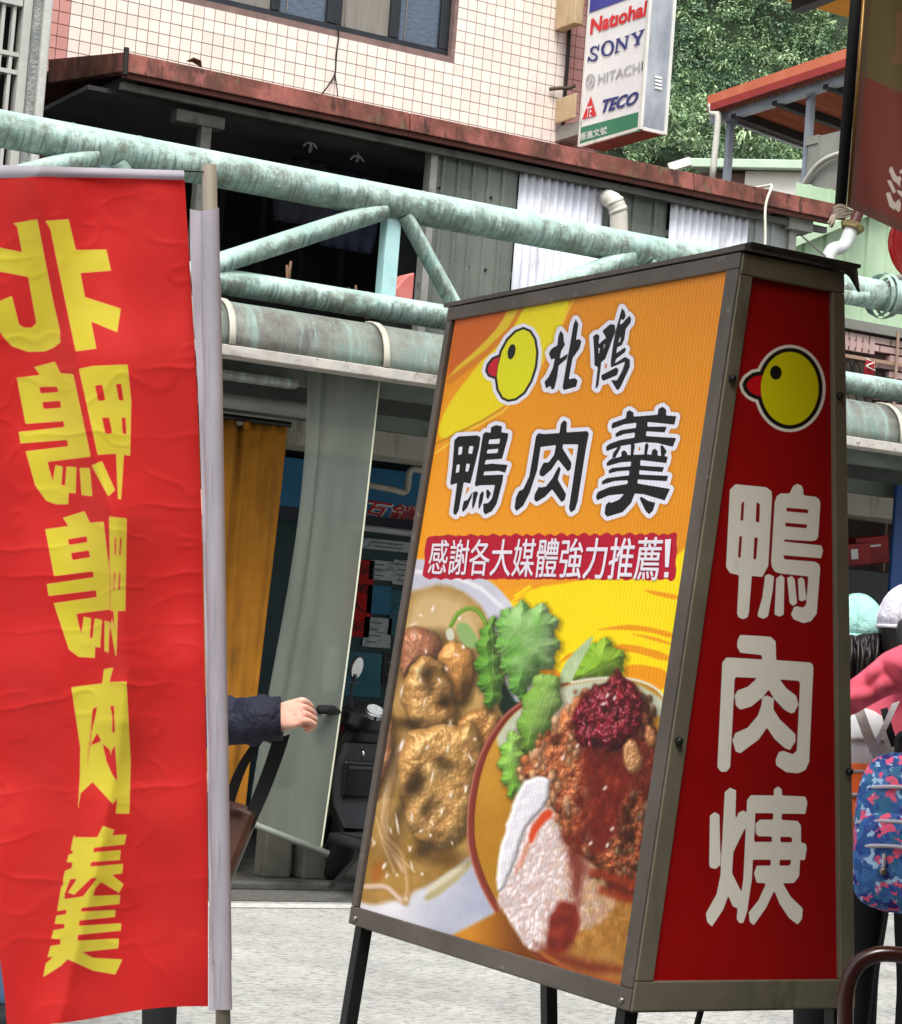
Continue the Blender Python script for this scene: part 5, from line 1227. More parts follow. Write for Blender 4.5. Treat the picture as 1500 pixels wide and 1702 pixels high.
def cr(pts): return bez(pts, 8)
def paint_food(c):
    P = lambda l, ox=0, oy=0, sc=1: tr(l, ox, oy, sc)
    A6 = lambda l: tr(l, 780, 980, 4.167)
    A7 = lambda l: tr(l, 770, 1280, 4.41)
    n1, n2, n3, n4 = c.noise(60, 1, 4), c.noise(18, 2, 4), c.noise(7, 3, 3), c.noise(4.5, 4, 2)
    c.wx = c.noise(24, 101, 3) - .5; c.wy = c.noise(24, 102, 3) - .5
    r = np.random.default_rng(5)
    def tex(a, b, f): f = np.clip(f, 0, 1)[..., None]; return np.array(a) / 255 * (1 - f) + np.array(b) / 255 * f
    def smooth(P_, k=2):
        for _ in range(k): Q = np.roll(P_, -1, 0); P_ = np.stack([P_ * .75 + Q * .25, P_ * .25 + Q * .75], 1).reshape(-1, 2)
        return P_
    def lump(poly, a, b, rad=14, bump=None, amp=1., spec=.5, warp=5., k=2, soft=2., shadow=.5, fmix=None, sp_pow=18, alpha=1.):
        """a rounded wet morsel: height from the distance to its edge, lit from the upper left"""
        poly = smooth(poly, k); sl = c.win(poly, warp + 14)
        X, Y = c.X[sl] + c.wx[sl] * warp * 2, c.Y[sl] + c.wy[sl] * warp * 2
        d = sdf_pts([poly], X, Y)
        if shadow:
            s_ = np.clip(.5 - (sdf_pts([poly + 3], X, Y) - 3) / 9, 0, 1) * shadow
            c.rgb[sl] = c.rgb[sl] * (1 - s_[..., None]) + np.array((40, 22, 8)) / 255 * s_[..., None]
        t = np.clip(-d / rad, 0, 1); h = np.sqrt(1 - (1 - t) ** 2) * rad * .8
        if bump is not None: h = h + bump[sl] * amp
        gy, gx = np.gradient(h); nl = 1 / np.sqrt(gx ** 2 + gy ** 2 + 1)
        lam = (-(-.45) * -gx * -1 + 0) * 0 + np.clip((.45 * gx + .6 * gy + .75) * nl, 0, 1.3)
        hx, hy, hz = -.28, -.36, .89
        sp = np.clip((-gx * hx - gy * hy + hz) * nl, 0, 1) ** sp_pow
        f = np.clip((.5 if fmix is None else fmix[sl]), 0, 1)
        f = f[..., None] if isinstance(f, np.ndarray) else f
        col = (np.array(a) * (1 - f) + np.array(b) * f) / 255 * (.5 + .62 * lam[..., None]) + np.array((1, .95, .86)) * (sp * spec)[..., None]
        m_ = (np.clip(.5 - d / soft, 0, 1) * alpha)[..., None]
        c.rgb[sl] = c.rgb[sl] * (1 - m_) + np.clip(col, 0, 1) * m_
        return poly
    t = np.clip((c.Y - 430) / 560, 0, 1); s = np.clip((c.X - 700) / 480, 0, 1)
    c.rgb[:] = tex((248, 166, 30), (222, 134, 14), .55 * s + .45 * (1 - t) + (n1 - .5) * .25)
    c.fill(P((205,320,470,285,400,400,300,500,185,600,170,600), 680, 400, 2.679), (206, 98, 36), 8, .95)
    c.fill(P((455,270,730,228,690,360,630,480,520,640,420,740,290,830,120,905,150,760,300,560,420,420), 680, 400, 2.679), (240, 220, 20), 3, ch=2)
    c.fill(P((450,280,525,262,440,410,330,520,170,650,180,590,320,470,410,370), 680, 400, 2.679), (228, 196, 44), 2, ch=1)
    c.line(P((515,275,450,395,350,495,180,625), 680, 400, 2.679), [5, 8, 10, 11], (218, 130, 30), 2)
    c.line(P((745,235,700,330,650,450,560,600,420,760,240,860,120,945), 680, 400, 2.679), [2, 3, 3, 3, 3, 4, 3], (250, 206, 70), 1.5)
    c.line(P((430,735,330,800,230,850,120,905), 680, 400, 2.679), [1.5, 3, 3, 3], (190, 130, 20), 1.5)
    c.fill(P((1160,895,1110,935,1060,952,960,966,900,975,860,990,835,1015,870,1080,1000,1160,1120,1190,1170,1000)), (255, 224, 6), 4)
    for l in ((860,285,1000,252,1150,240,1430,300,1415,345,1250,290,1000,275), (600,530,700,425,940,395,1100,370,1400,450,1395,510,1100,420,900,420,720,460), (1070,540,1150,510,1400,560,1375,720,1100,640,1080,590), (1200,-5,1470,40,1460,80,1240,25), (1090,298,1300,330,1420,380,1420,392,1250,345)):
        c.fill(A6(l), (240, 154, 10), 2, ch=1)
    c.fill(A6((235,5,440,-40,380,60,310,95)), (244, 166, 20), 2); c.line(A6((320,45,420,-20)), 5, (255, 222, 20)); c.line(A6((300,80,440,0)), 4, (252, 214, 20))
    # white bowl of stew
    bowl = smooth(P((650,925,750,934,808,958,852,1000,880,1070,905,1250,878,1400,838,1500,795,1548,745,1566,585,1536,590,1400,630,1100)))
    c.fill(bowl, None, 4, 1, 0, tex((176, 180, 200), (244, 244, 250), .5 + .6 * (n1 - .5) + .35 * np.cos((c.X - 640) / 46 + (c.Y - 1500) / 60) * (c.Y > 1400) - .5 * np.clip((c.X - 800) / 60, 0, 1) * (c.Y > 1350)))
    c.line(P((690,950,745,954,800,978,840,1014)), [6, 7, 7, 5], (252, 252, 255), 5, .8)
    soup = smooth(P((660,994,720,970,772,982,812,1018,836,1100,846,1250,826,1370,776,1432,700,1482,580,1516,600,1380,640,1150)))
    c.fill(soup, None, 9, 1, 0, tex((140, 100, 34), (216, 180, 116), .12 + .55 * n1 + .5 * n2 - np.clip((c.Y - 1200) / 800, 0, .4)), warp=4)
    c.fill(P((680,985,760,986,804,1040,790,1085,740,1060,680,1070)), (220, 190, 138), 22, .85, ch=2)
    c.fill(P((612,1500,640,1440,700,1450,690,1490)), (196, 152, 74), 20, .6, ch=2); c.fill(P((620,1440,640,1425,634,1462,618,1470)), (176, 96, 22), 12, .8, ch=1)
    for l, w_, col in (((704,1212,664,1246,648,1300,640,1350,644,1400,672,1446), 13, (206, 172, 130)), ((652,1300,634,1380,656,1450), 7, (198, 156, 100)), ((608,1474,640,1474,656,1486,668,1498), 8, (226, 196, 180)), ((640,1390,668,1420,678,1470,674,1500), 9, (192, 152, 86)), ((626,1360,640,1400,690,1450), 5, (200, 162, 100))):
        pl = np.array([(p.x, p.y) for p in cr([(l[i], l[i + 1]) for i in range(0, len(l), 2)])])
        c.line(pl + 2, w_, (110, 76, 30), 7, .4); c.line(pl, w_, col, 4, .9); c.line(pl - np.array((w_ * .2, w_ * .15)), w_ * .3, (240, 214, 178), 3, .5)
    c.fill(P((700,1492,766,1438,790,1425,776,1452,716,1500)), (186, 176, 132), 5, ch=1); c.fill(P((704,1482,760,1440,778,1430,770,1446,712,1488)), (226, 218, 188), 4, .8, ch=1)
    fib = c.noise(9, 21, 3, .35, 2.2)
    for x, y, rx, ry, al in ((655, 1110, 12, 40, .6), (735, 1060, 26, 14, .5), (690, 1205, 30, 10, .8), (765, 1150, 12, 36, .7), (655, 1260, 9, 50, .6), (812, 1290, 14, 40, .5), (735, 1425, 40, 14, .5), (655, 1400, 14, 40, .35)):
        c.dot(x, y, rx, ry, .1, (58, 34, 8), 16, al)
    M1 = P((330,560,430,530,560,580,610,700,560,800,450,810,380,880,285,940,295,700), 600, 920, 4.48)
    M2 = P((565,775,600,700,680,630,800,690,852,800,835,1000,775,1140,700,1110,640,950,600,850), 600, 920, 4.48)
    M3 = P((395,800,450,745,520,755,600,800,640,890,660,960,700,1100,715,1270,640,1300,540,1315,400,1300,320,1150,305,1000,340,900), 600, 920, 4.48)
    M5 = P((756,1200,776,1188,804,1176,834,1188,826,1230,818,1262,792,1300,766,1256))
    M4 = P((676,1218,700,1210,735,1203,764,1206,792,1198,806,1262,790,1350,772,1394,722,1416,686,1394,666,1330,662,1270))
    M6 = P((606,1190,640,1150,657,1220,642,1290,622,1336,606,1300))
    lump(M6, (150, 92, 60), (214, 164, 128), 10, n2, 6, .3, fmix=n2)
    lump(M1, (130, 78, 50), (196, 134, 100), 26, n2, 5, .3, fmix=n2 * .8 + fib * .3)
    lump(M2, (112, 64, 20), (206, 146, 78), 26, fib * .15 + n2, 4, .25, fmix=1.25 - (c.Y - 1060) / 130 * .9 + (fib - .5) * .6)
    lump(M3, (142, 92, 38), (222, 178, 112), 28, n2, 6.5, .36, fmix=n2 * 1.1 + .3 * (fib - .5))
    lump(M5, (140, 86, 34), (214, 160, 94), 18, n2, 6, .34, fmix=.1 + n2 * .9)
    lump(M4, (146, 98, 40), (220, 176, 110), 34, n2, 7, .34, fmix=n2 * 1.1 + .35 * (fib - .5))
    for x, y, rx, ry, a, al in ((714, 1122, 15, 18, .3, .75), (738, 1168, 13, 16, .2, .8), (690, 1300, 21, 26, .2, .85), (742, 1274, 22, 13, .5, .65), (712, 1345, 13, 24, .5, .6), (716, 1142, 9, 12, 0, .5), (700, 1415, 18, 9, 0, .5), (666, 1342, 7, 34, .1, .55), (812, 1180, 9, 14, .3, .5), (688, 1200, 18, 7, .2, .55), (770, 1140, 8, 30, .2, .6)):
        for _ in range(5):
            c.dot(x + r.normal(0, rx * .35), y + r.normal(0, ry * .35), rx * r.uniform(.4, .8), ry * r.uniform(.4, .8), a + r.normal(0, .5), (40, 26, 8), 13, al * .5)
    hl = ((668, 1240, 5, 18, .15), (745, 1245, 4, 10, .4), (775, 1310, 5, 14, .2), (700, 1380, 6, 5, .2), (735, 1350, 5, 8, .5), (680, 1410, 4, 8, -.2), (640, 1440, 5, 8, .3), (730, 1130, 4, 7, .3), (700, 1130, 3, 8, .1), (770, 1075, 5, 6, .3), (668, 1150, 3, 12, .1), (720, 1012, 4, 9, .2), (700, 1022, 6, 2.5, .4), (688, 1036, 15, 2, -.3), (764, 1028, 5, 4, .8), (690, 1056, 2.5, 8, -.4), (707, 1084, 4, 4, 0), (757, 1088, 6, 2.5, .4), (742, 1112, 8, 4, .7), (706, 1165, 2.5, 8, .1), (748, 1202, 2.5, 9, .2), (790, 1228, 5, 4, 0), (710, 1240, 4, 7, .7), (660, 1372, 3.5, 26, -.12), (650, 1380, 2.5, 9, 0), (686, 1358, 3.5, 12, .2), (718, 1368, 5, 5, 0), (715, 1388, 5, 4, .4), (750, 1320, 3.5, 11, .2), (720, 1290, 2.5, 12, .1), (752, 1402, 2.5, 5, 0), (685, 1440, 2.5, 10, -.4), (702, 1452, 5, 4, .6), (660, 1454, 6, 3, .3), (643, 1456, 3, 6, .5), (782, 1260, 2.5, 22, -.6), (674, 1495, 2.5, 6, 0), (622, 1400, 3, 9, .2))
    for x, y, rx, ry, a in hl:
        for k in range(2): c.dot(x + r.normal(0, 1), y + r.normal(0, 1.5), rx * r.uniform(.3, .55), ry * r.uniform(.35, .7), a + r.normal(0, .3), (255, 246, 236), 2.2, .75)
    # greens
    arc = np.array([(p.x, p.y) for p in cr([(750, 1040), (762, 1020), (780, 1011), (796, 1017), (808, 1036)])])
    c.line(arc, 7, (96, 144, 30), 2.5); c.line(arc - 1, 2.5, (170, 200, 90), 2, .7)
    c.fill(P((755,1038,776,1032,798,1066,792,1080,768,1072)), (146, 184, 110), 4, ch=2); c.fill(P((740,1048,752,1042,757,1064,744,1066)), (222, 232, 214), 3, .85, ch=1)
    def leaf(l, a, b, veins, teeth=10, dep=3.4, rad=30):
        p = smooth(A6(l), 2); q = []
        acc = 0
        for i in range(len(p)):
            x0, x1 = p[i], p[(i + 1) % len(p)]; d = x1 - x0; L = np.hypot(*d); nrm = np.array((d[1], -d[0])) / (L + 1e-9); k = max(1, int(L / 1.5))
            for j in range(k):
                ph = ((acc + L * j / k) / teeth) % 1.0; big = math.sin((acc + L * j / k) / teeth / 3.1 * 2 * PI)
                q.append(x0 + d * j / k + nrm * (dep * (ph - .5) + 3.4 * big))
            acc += L
        q = np.array(q); lo, hi = q.min(0), q.max(0)
        vh = np.zeros_like(c.X)
        lump(q, a, b, rad * 1.3, n2, 2.6, .03, 0., 0, 1.5, .4, .25 + .55 * (c.X - lo[0]) / (hi[0] - lo[0]) - .35 * (c.Y - lo[1]) / (hi[1] - lo[1]) + .9 * (n2 - .5), 10)
        for vl in veins:
            pl = np.array([(p_.x, p_.y) for p_ in cr([tuple(A6(vl)[i]) for i in range(len(vl) // 2)])])
            c.line(pl + 1.2, np.linspace(2.4, .8, len(pl)), (60, 104, 34), 2, .25); c.line(pl, np.linspace(2.2, .6, len(pl)), (200, 222, 160), 2.2, .35)
    c.fill(A6((220,590,350,830,410,690,410,820,260,910,190,800)), (12, 36, 24), 6, ch=1)
    leaf((60,360,100,260,140,190,190,200,185,420,240,590,240,700,200,800,150,840,90,740,40,560), (84, 142, 44), (140, 190, 84), ((150,230,165,420,160,780), (165,450,90,540), (165,560,200,660)), 11)
    leaf((190,220,250,130,330,105,370,78,420,125,490,92,570,150,615,210,600,330,628,390,600,480,565,560,480,570,420,690,350,810,250,610,185,400), (104, 166, 66), (190, 218, 162), ((205,330,250,520,340,780), (230,430,330,270,420,150), (240,450,400,330,580,220), (260,520,420,450,600,400), (280,570,400,560,520,540)), 12)
    leaf((700,600,790,440,880,345,950,335,1050,420,1095,490,1050,580,900,650,760,700), (122, 166, 40), (164, 198, 70), ((740,650,880,560,1050,490), (780,590,860,480,920,370)), 11)
    c.fill(A6((612,660,640,560,690,470,850,316,864,342,745,560,690,690)), None, 3, 1, 0, tex((160, 188, 128), (206, 220, 184), n2 * 1.2), ch=1)
    c.fill(A6((720,620,860,590,890,650,760,725)), (84, 88, 42), 7, .85, ch=1)
    # brown-rimmed bowl of rice
    rimp = [(1112, 1170), (1090, 1144), (1050, 1129), (990, 1128), (930, 1140), (885, 1160), (842, 1192), (806, 1250), (787, 1320), (783, 1390), (795, 1446), (822, 1504), (864, 1562), (907, 1600), (966, 1634), (1030, 1648)]
    rl_ = np.array([(p.x, p.y) for p in cr(rimp)])
    c.fill(np.vstack([rl_, [(1100, 1640), (1120, 1400)]]), None, 3, 1, 0, tex((164, 108, 16), (218, 164, 62), .15 + .5 * n1 + .5 * np.clip((1420 - c.Y) / 260, 0, 1) - .5 * np.clip((c.X - 830) / 80, 0, 1)))
    c.fill(P((930,1142,885,1162,845,1194,820,1236,850,1250,900,1225,960,1185,1115,1195,1112,1168,1050,1130,990,1129)), None, 6, .95, 0, tex((176, 186, 158), (216, 220, 202), n1), ch=1)
    lo_i = 30
    c.line(rl_[lo_i:], np.interp(np.arange(len(rl_) - lo_i), [0, 20, 90], [4, 12, 12]), (134, 52, 38), 3); c.line(rl_[lo_i + 4:] - np.array((5, -1)), 2.4, (214, 150, 130), 3, .75); c.line(rl_[lo_i + 4:] + np.array((5, -2)), 2.4, (84, 26, 14), 3, .5)
    c.line(rl_[:30], 4, (230, 228, 214), 3)
    leaf((410,680,470,600,540,560,640,640,645,780,560,950,480,1080,385,1170,330,1165,345,850), (110, 156, 56), (172, 202, 118), ((560,630,470,850,390,1130), (600,700,540,880,460,1050)), 14, 1.6, 20)
    leaf((195,1180,250,1030,340,945,375,1160,380,1330,335,1430,290,1455,235,1330), (114, 174, 54), (176, 216, 116), ((290,1010,310,1200,340,1400), (300,1100,240,1250)), 9, 2.6, 16)
    c.fill(A6((345,1165,405,1160,405,1300,360,1335)), (78, 78, 36), 6, .9, ch=1)
    rice = smooth(A7((262,900,330,700,390,520,450,250,640,200,780,520,1000,540,1120,820,1100,1040,960,1140,840,1190,680,1290,540,1330,450,1290,330,1130,250,960)))
    low = smooth(P((840,1480,880,1400,1000,1440,1100,1440,1090,1600,1050,1640,985,1628,905,1590,862,1545)))
    c.fill(low, None, 14, 1, 0, tex((120, 66, 14), (196, 138, 62), .2 + .8 * n2 + .25 * np.clip((960 - c.X) / 90, 0, 1)), warp=4)
    Dl = sdf_pts([low], c.X, c.Y)
    for _ in range(520):
        x, y = r.uniform(860, 1085), r.uniform(1440, 1636)
        if Dl[int((y - c.y0) * c.k), int((x - c.x0) * c.k)] > -6: continue
        c.dot(x, y, 2.8, r.uniform(5, 8), r.normal(-1.1, .5) + PI / 2, tuple(np.array((206, 150, 78)) * r.uniform(.7, 1.1)), 3, .4)
    c.fill(rice, None, 9, 1, 0, tex((186, 140, 120), (236, 218, 216), .55 + .6 * (n2 - .5) - .6 * np.clip((c.X - 920) / 90, 0, 1)), warp=3)
    Dr = sdf_pts([rice], c.X, c.Y)
    G = [(r.uniform(826, 1024), r.uniform(1325, 1584)) for _ in range(1450)]
    G = [g for g in G if Dr[int((g[1] - c.y0) * c.k), int((g[0] - c.x0) * c.k)] < -1]
    for x, y in G:
        a = r.normal(-1.15, .5) + PI / 2; w_ = np.clip((x - 915) / 90 + r.normal(0, .18), 0, 1); b = r.uniform(.82, 1.08); ln = r.uniform(5, 7.6)
        base = np.clip(np.array((244, 228, 228)) * b * (1 - .2 * w_) * (1, 1 - .16 * w_, 1 - .42 * w_), 0, 255)
        c.dot(x + 1, y + 1.6, 3.2, ln + .4, a, (186, 142, 130), 2, .35); c.dot(x, y, 2.9, ln, a, tuple(base), 1.5, .93)
        c.dot(x - .5, y - .8, .8, ln * .5, a, tuple(np.clip(base * 1.14, 0, 255)), 1.2, .7)
    mince = smooth(P((862,1292,874,1264,893,1244,914,1216,934,1180,958,1154,996,1136,1063,1134,1084,1191,1102,1234,1110,1292,1100,1400,1085,1486,1040,1500,1004,1470,985,1440,955,1420,930,1380,918,1340,900,1318)))
    lump(mince, (126, 46, 20), (228, 140, 86), 44, n3 * .8 + n2 * 1.6, 6, .22, 12, 0, 8, .25, .02 + 1.05 * n3 + .4 * (n2 - .5) - .35 * np.clip((c.X - 960) / 140, 0, 1) + .25 * np.clip((1260 - c.Y) / 100, 0, 1), 14)
    Dm = sdf_pts([mince], c.X, c.Y)
    for _ in range(520):
        x, y = r.uniform(856, 1108), r.uniform(1140, 1500)
        dm_ = Dm[int((y - c.y0) * c.k), int((x - c.x0) * c.k)]
        if dm_ > 10 or (dm_ > -2 and r.random() < .5): continue
        q = r.random(); lit = np.clip(1.15 - (x - 870) / 300, .5, 1.1)
        q = q - .18 * np.clip((950 - x) / 60, -1, 1); col = np.array((240, 180, 134) if q < .4 else ((204, 112, 64) if q < .72 else (136, 48, 24))) * lit
        z = r.uniform(3.5, 8.5); an = r.uniform(0, 6.3, 7); an.sort()
        lump(np.array([(x + z * math.cos(t_) * r.uniform(.7, 1.15), y + z * 1.4 * math.sin(t_) * r.uniform(.7, 1.15)) for t_ in np.linspace(0, 5.4, 7)]), col * .8, col, 7, n3, 2.0, .2 * lit, 2, 2, 4, .15, None, 18, .8)
    for l, al in (((880,-100,960,-60,980,200,930,420,860,560,800,600,830,300), .55), ((700,470,800,440,860,560,860,800,820,1000,790,760,740,600), .6), ((830,540,900,600,880,900,830,1040,795,760), .6), ((960,300,1080,200,1090,520,1000,640), .4), ((1000,820,1280,800,1290,960,1120,960), .6)):
        c.fill(A7(l), (104, 20, 12), 18, al, ch=2, warp=9)
    c.fill(A7((640,1060,690,990,740,950,850,980,865,1180,740,1380,590,1330,620,1180)), None, 10, .93, 0, tex((84, 8, 4), (164, 46, 22), n2), warp=5, ch=2)
    c.fill(A7((500,1260,620,1300,900,1400,1200,1440,1180,1500,900,1490,640,1400)), (112, 30, 16), 16, .75, ch=1)
    c.line(np.array([(905, 1588), (935, 1606), (965, 1620), (1040, 1634)]), 6, (180, 88, 44), 4, .8)
    for l in ((985, 1450, 1062, 1470), (1000, 1480, 1066, 1500)): c.line(P(l), 14, (146, 44, 16), 9, .7)
    slab = A7((430,90,490,70,560,40,640,70,625,180,600,270,520,350,450,440,400,630,345,770,280,900,240,870,270,580,335,330))
    lump(slab, (220, 214, 226), (250, 246, 252), 8, n2, 2, .05, 3, 1, 5, .0, .3 + .8 * n2)
    c.fill(A7((480,450,560,330,620,285,670,320,570,420,490,570)), (214, 58, 14), 6, .9, ch=1, warp=3); c.fill(A7((440,600,480,500,492,570,400,760,380,760)), (214, 110, 60), 7, .6, ch=1)
    for l, al in (((960,1210,1062,1200,1072,1260,1040,1330,1020,1400,985,1430,975,1380,990,1320,970,1270), .8), ((1040,1240,1090,1230,1096,1300,1070,1340,1050,1300), .55)):
        c.fill(P(l), None, 16, al, 0, tex((70, 8, 8), (140, 34, 22), n3 * .7 + n2 * .4), warp=8, ch=2)
    sauce = smooth(A6((725,900,745,790,810,700,880,650,960,630,990,580,1015,560,1060,610,1130,630,1200,740,1200,880,1130,1060,1010,1130,900,1110,760,1090,712,980)))
    lump(sauce, (44, 2, 8), (150, 20, 38), 24, n3 * .8 + n4 * .15 + n2 * 1.3, 8, .38, 11, 0, 7, .3, .05 + .9 * n3 + .3 * (n2 - .5), 16)
    for _ in range(70):
        x, y = r.uniform(955, 1064), r.uniform(1125, 1242)
        if sdf_pts([sauce], np.array([[x]]), np.array([[y]]))[0, 0] > -5: continue
        q = r.random(); a = r.normal(.4, .7)
        c.dot(x, y, r.uniform(1.5, 3.5), r.uniform(3, 8), a, (36, 0, 5) if q < .45 else (176, 30, 50), 3, .6)
        if q > .6: c.dot(x - 1, y - 1, .9, r.uniform(1.5, 4), a, (246, 190, 196), 1.4, .8)
    for x, y in ((1004, 1170), (1010, 1156), (1022, 1160), (1006, 1310), (982, 1402), (1010, 1405), (1018, 1378), (960, 1240), (936, 1260)): c.dot(x, y, 2.2, 4.5, .4 + r.normal(0, .4), (252, 232, 222), 2, .85)
    for l, col in (((1036,1236,1052,1228,1066,1240,1070,1276,1050,1288,1036,1266), (214, 150, 96)), ((1078,1200,1095,1226,1084,1244,1068,1218), (206, 134, 82))):
        lump(P(l), np.array(col) * .7, col, 8, n3, 4, .25, 5, 2, 5, .2)
    c.fill(P((750,1556,800,1530,835,1512,872,1572,925,1618,880,1630)), None, 7, .97, 0, tex((104, 50, 8), (214, 138, 34), 1 - np.clip((c.X - 780) / 80, 0, 1) * .9))
paint_food(fc)
nvf, nuf = 600, 330
v_f = np.linspace(0, 1, nvf)[:, None]; u_f = np.linspace(0, 1, nuf)[None]
iv0, iv1, iu0, iu1 = .018, .977, .02, .967
vv_ = iv0 + (iv1 - iv0) * v_f; uu_ = iu0 + (iu1 - iu0) * u_f
nrmF = Vector((-(ZT - ZB), 0, -(XT0 - XB0))).normalized()          # outward normal of the food face
nrmF = Vector((-1, 0, (XT0 - XB0) / (ZT - ZB))).normalized()
Pf = np.stack([XT0 + (XB0 - XT0) * vv_ + 0 * uu_, YF + (YS - YF) * uu_ + 0 * vv_, ZT + (ZB - ZT) * vv_ + 0 * uu_], -1) - np.array(nrmF) * .004
fpx, fpy = pix_np(Pf.reshape(-1, 3)); fpx, fpy = fpx.reshape(nvf, nuf), fpy.reshape(nvf, nuf)
ff = NB('printed_food_panel')
ca = ff.n('ShaderNodeVertexColor', layer_name='print').outputs['Color']
A_ = lambda n_: ff.n('ShaderNodeAttribute', attribute_name=n_).outputs['Fac']
blk, dbo, dbe, dey, dsl = A_('blk'), A_('dbo'), A_('dbe'), A_('dey'), A_('slo')
uni = ff.math('MINIMUM', dbo, dbe)
c_ = ff.mix(ff.math('MULTIPLY', ff.step(blk, 12.5, 6), .35), ca, (120, 60, 10))
c_ = ff.mix(ff.step(dsl, .6, -.6), c_, (186, 8, 46))
WHT = (232, 232, 244)
c_ = ff.mix(ff.step(blk, 7.1, 6.1), c_, WHT); c_ = ff.mix(ff.step(blk, .4, -.4), c_, (20, 16, 16))
c_ = ff.mix(ff.step(uni, 10.2, 9.2), c_, WHT); c_ = ff.mix(ff.step(uni, 4.6, 3.6), c_, (26, 26, 22))
c_ = ff.mix(ff.step(dbe, .4, -.4), c_, (200, 26, 48)); c_ = ff.mix(ff.step(dbo, 1.6, .8), c_, (26, 26, 22)); c_ = ff.mix(ff.step(dbo, .4, -.4), c_, (226, 224, 20)); c_ = ff.mix(ff.step(dey, .4, -.4), c_, (24, 28, 24))
fl = ff.n('ShaderNodeTexWave', bands_direction='Y'); ff.l(ff.coords('Object'), fl.inputs[0]); fl.inputs['Scale'].default_value = 32; fl.inputs['Distortion'].default_value = 0
flute = fl.outputs['Fac']
hv = ff.n('ShaderNodeHueSaturation'); ff.l(c_, hv.inputs['Color']); ff.l(ff.math('MULTIPLY_ADD', flute, .12, .92), hv.inputs['Value'])
ff.color(hv.outputs[0]); ff.set(rough=.3, spec=.35); ff.bump(ff.math('ADD', flute, ff.math('MULTIPLY', ff.noise(ff.coords('Object'), 9, 3), .5)), .10, .002)
ltb = thing('light_box_sign', 'trapezoid light box sign advertising duck stew over rice, on black legs', 'sign')
grid_mesh('food_panel', Pf, ff.m, ltb, {'print': np_lin(np.clip(fc.sample(fc.rgb, fpx, fpy), 0, 1)), 'blk': fc.sample(Dblk, fpx, fpy), 'dbo': fc.sample(Dk[0], fpx, fpy), 'dbe': fc.sample(Dk[1], fpx, fpy), 'dey': fc.sample(Dk[2], fpx, fpy), 'slo': fc.sample(Dslo, fpx, fpy)})
# slogan lettering
def FP(x, y):
    d = ray(x, y); n = nrmF; p0 = SF(0, 0) - n * .004
    return CAM + d * ((p0 - CAM).dot(n) / d.dot(n))
m_slo = pm('slogan_white', (240, 234, 244), (234, 228, 238), 5, .35)
for k_s, (ddx, ddz) in enumerate(((0, 0), (.0011, 0), (-.0011, 0), (0, .0009))):
    text_fit('感謝各大媒體強力推薦', [FP(712, 955), FP(1098, 966), FP(1104, 893), FP(716, 898)], m_slo, 'slogan', ltb, offset=0, shear=.08, push=tuple(nrmF * (.0010 + .0002 * k_s) + Vector((0, ddx, ddz))))
ex_ = MB()
for l in ((1107, 897, 1117, 896, 1113, 943, 1107, 943), (1106, 951, 1113, 951, 1112, 960, 1105, 960)):
    ex_.add([FP(l[i], l[i + 1]) + nrmF * .0012 for i in range(0, 8, 2)], [(0, 1, 2, 3)])
ex_.build('exclamation_mark', m_slo, ltb, fix=False)
# narrow side panel
S1 = [[(150,150,210,92,530,125,585,165,592,230,552,950,490,1065,380,1055,350,1440,335,1490,290,1508,240,1490,225,1450,245,1045,150,1025,110,960,112,900),
       (272,290,300,268,290,475,260,475), (430,280,465,300,458,492,420,490), (250,638,277,638,262,872,235,855), (408,650,443,652,425,880,395,885)],
      [(775,190,815,110,855,88,905,110,920,150,920,210,1050,225,1085,250,1100,290,1075,650,1055,680,1010,690,718,672,716,695,1110,735,1128,790,1105,870,710,838,718,880,1040,905,1085,930,1098,970,1060,1450,1000,1530,920,1550,820,1510,790,1460,820,1385,850,1372,920,1388,950,1350,972,1060,680,1030,620,1010,590,960,582,900,620,280,640,220,680,190),
       (745,340,970,358,972,398,740,378), (732,495,965,518,950,555,730,535)],
      [(520,1050,560,1035,612,1060,600,1200,550,1480,500,1505,440,1480,445,1440,490,1280)], [(635,1080,690,1045,722,1075,715,1460,670,1482,618,1460)], [(750,1075,800,1055,830,1090,855,1340,810,1368,775,1340)], [(862,1085,900,1070,930,1090,950,1300,905,1322,875,1310)]]
S2 = [[(400,100,730,120,785,170,790,375,1150,400,1185,415,1195,460,1150,1480,1110,1570,1030,1608,900,1595,790,1520,785,1460,820,1375,870,1362,970,1400,1015,1360,1050,620,1030,600,830,585,900,680,1010,765,1030,860,990,945,950,955,880,915,770,800,710,695,640,780,520,880,400,915,350,870,340,760,370,705,480,665,585,570,350,560,338,590,290,1540,250,1590,190,1590,150,1540,205,400,250,345,640,368,630,320,400,295,365,230,370,160)],
      [(640,790,690,758,765,795,760,910,830,1020,1000,1180,1000,1260,940,1355,880,1330,770,1230,690,1110,600,1240,400,1388,350,1370,315,1250,345,1170,480,1110,590,980,625,880)]]
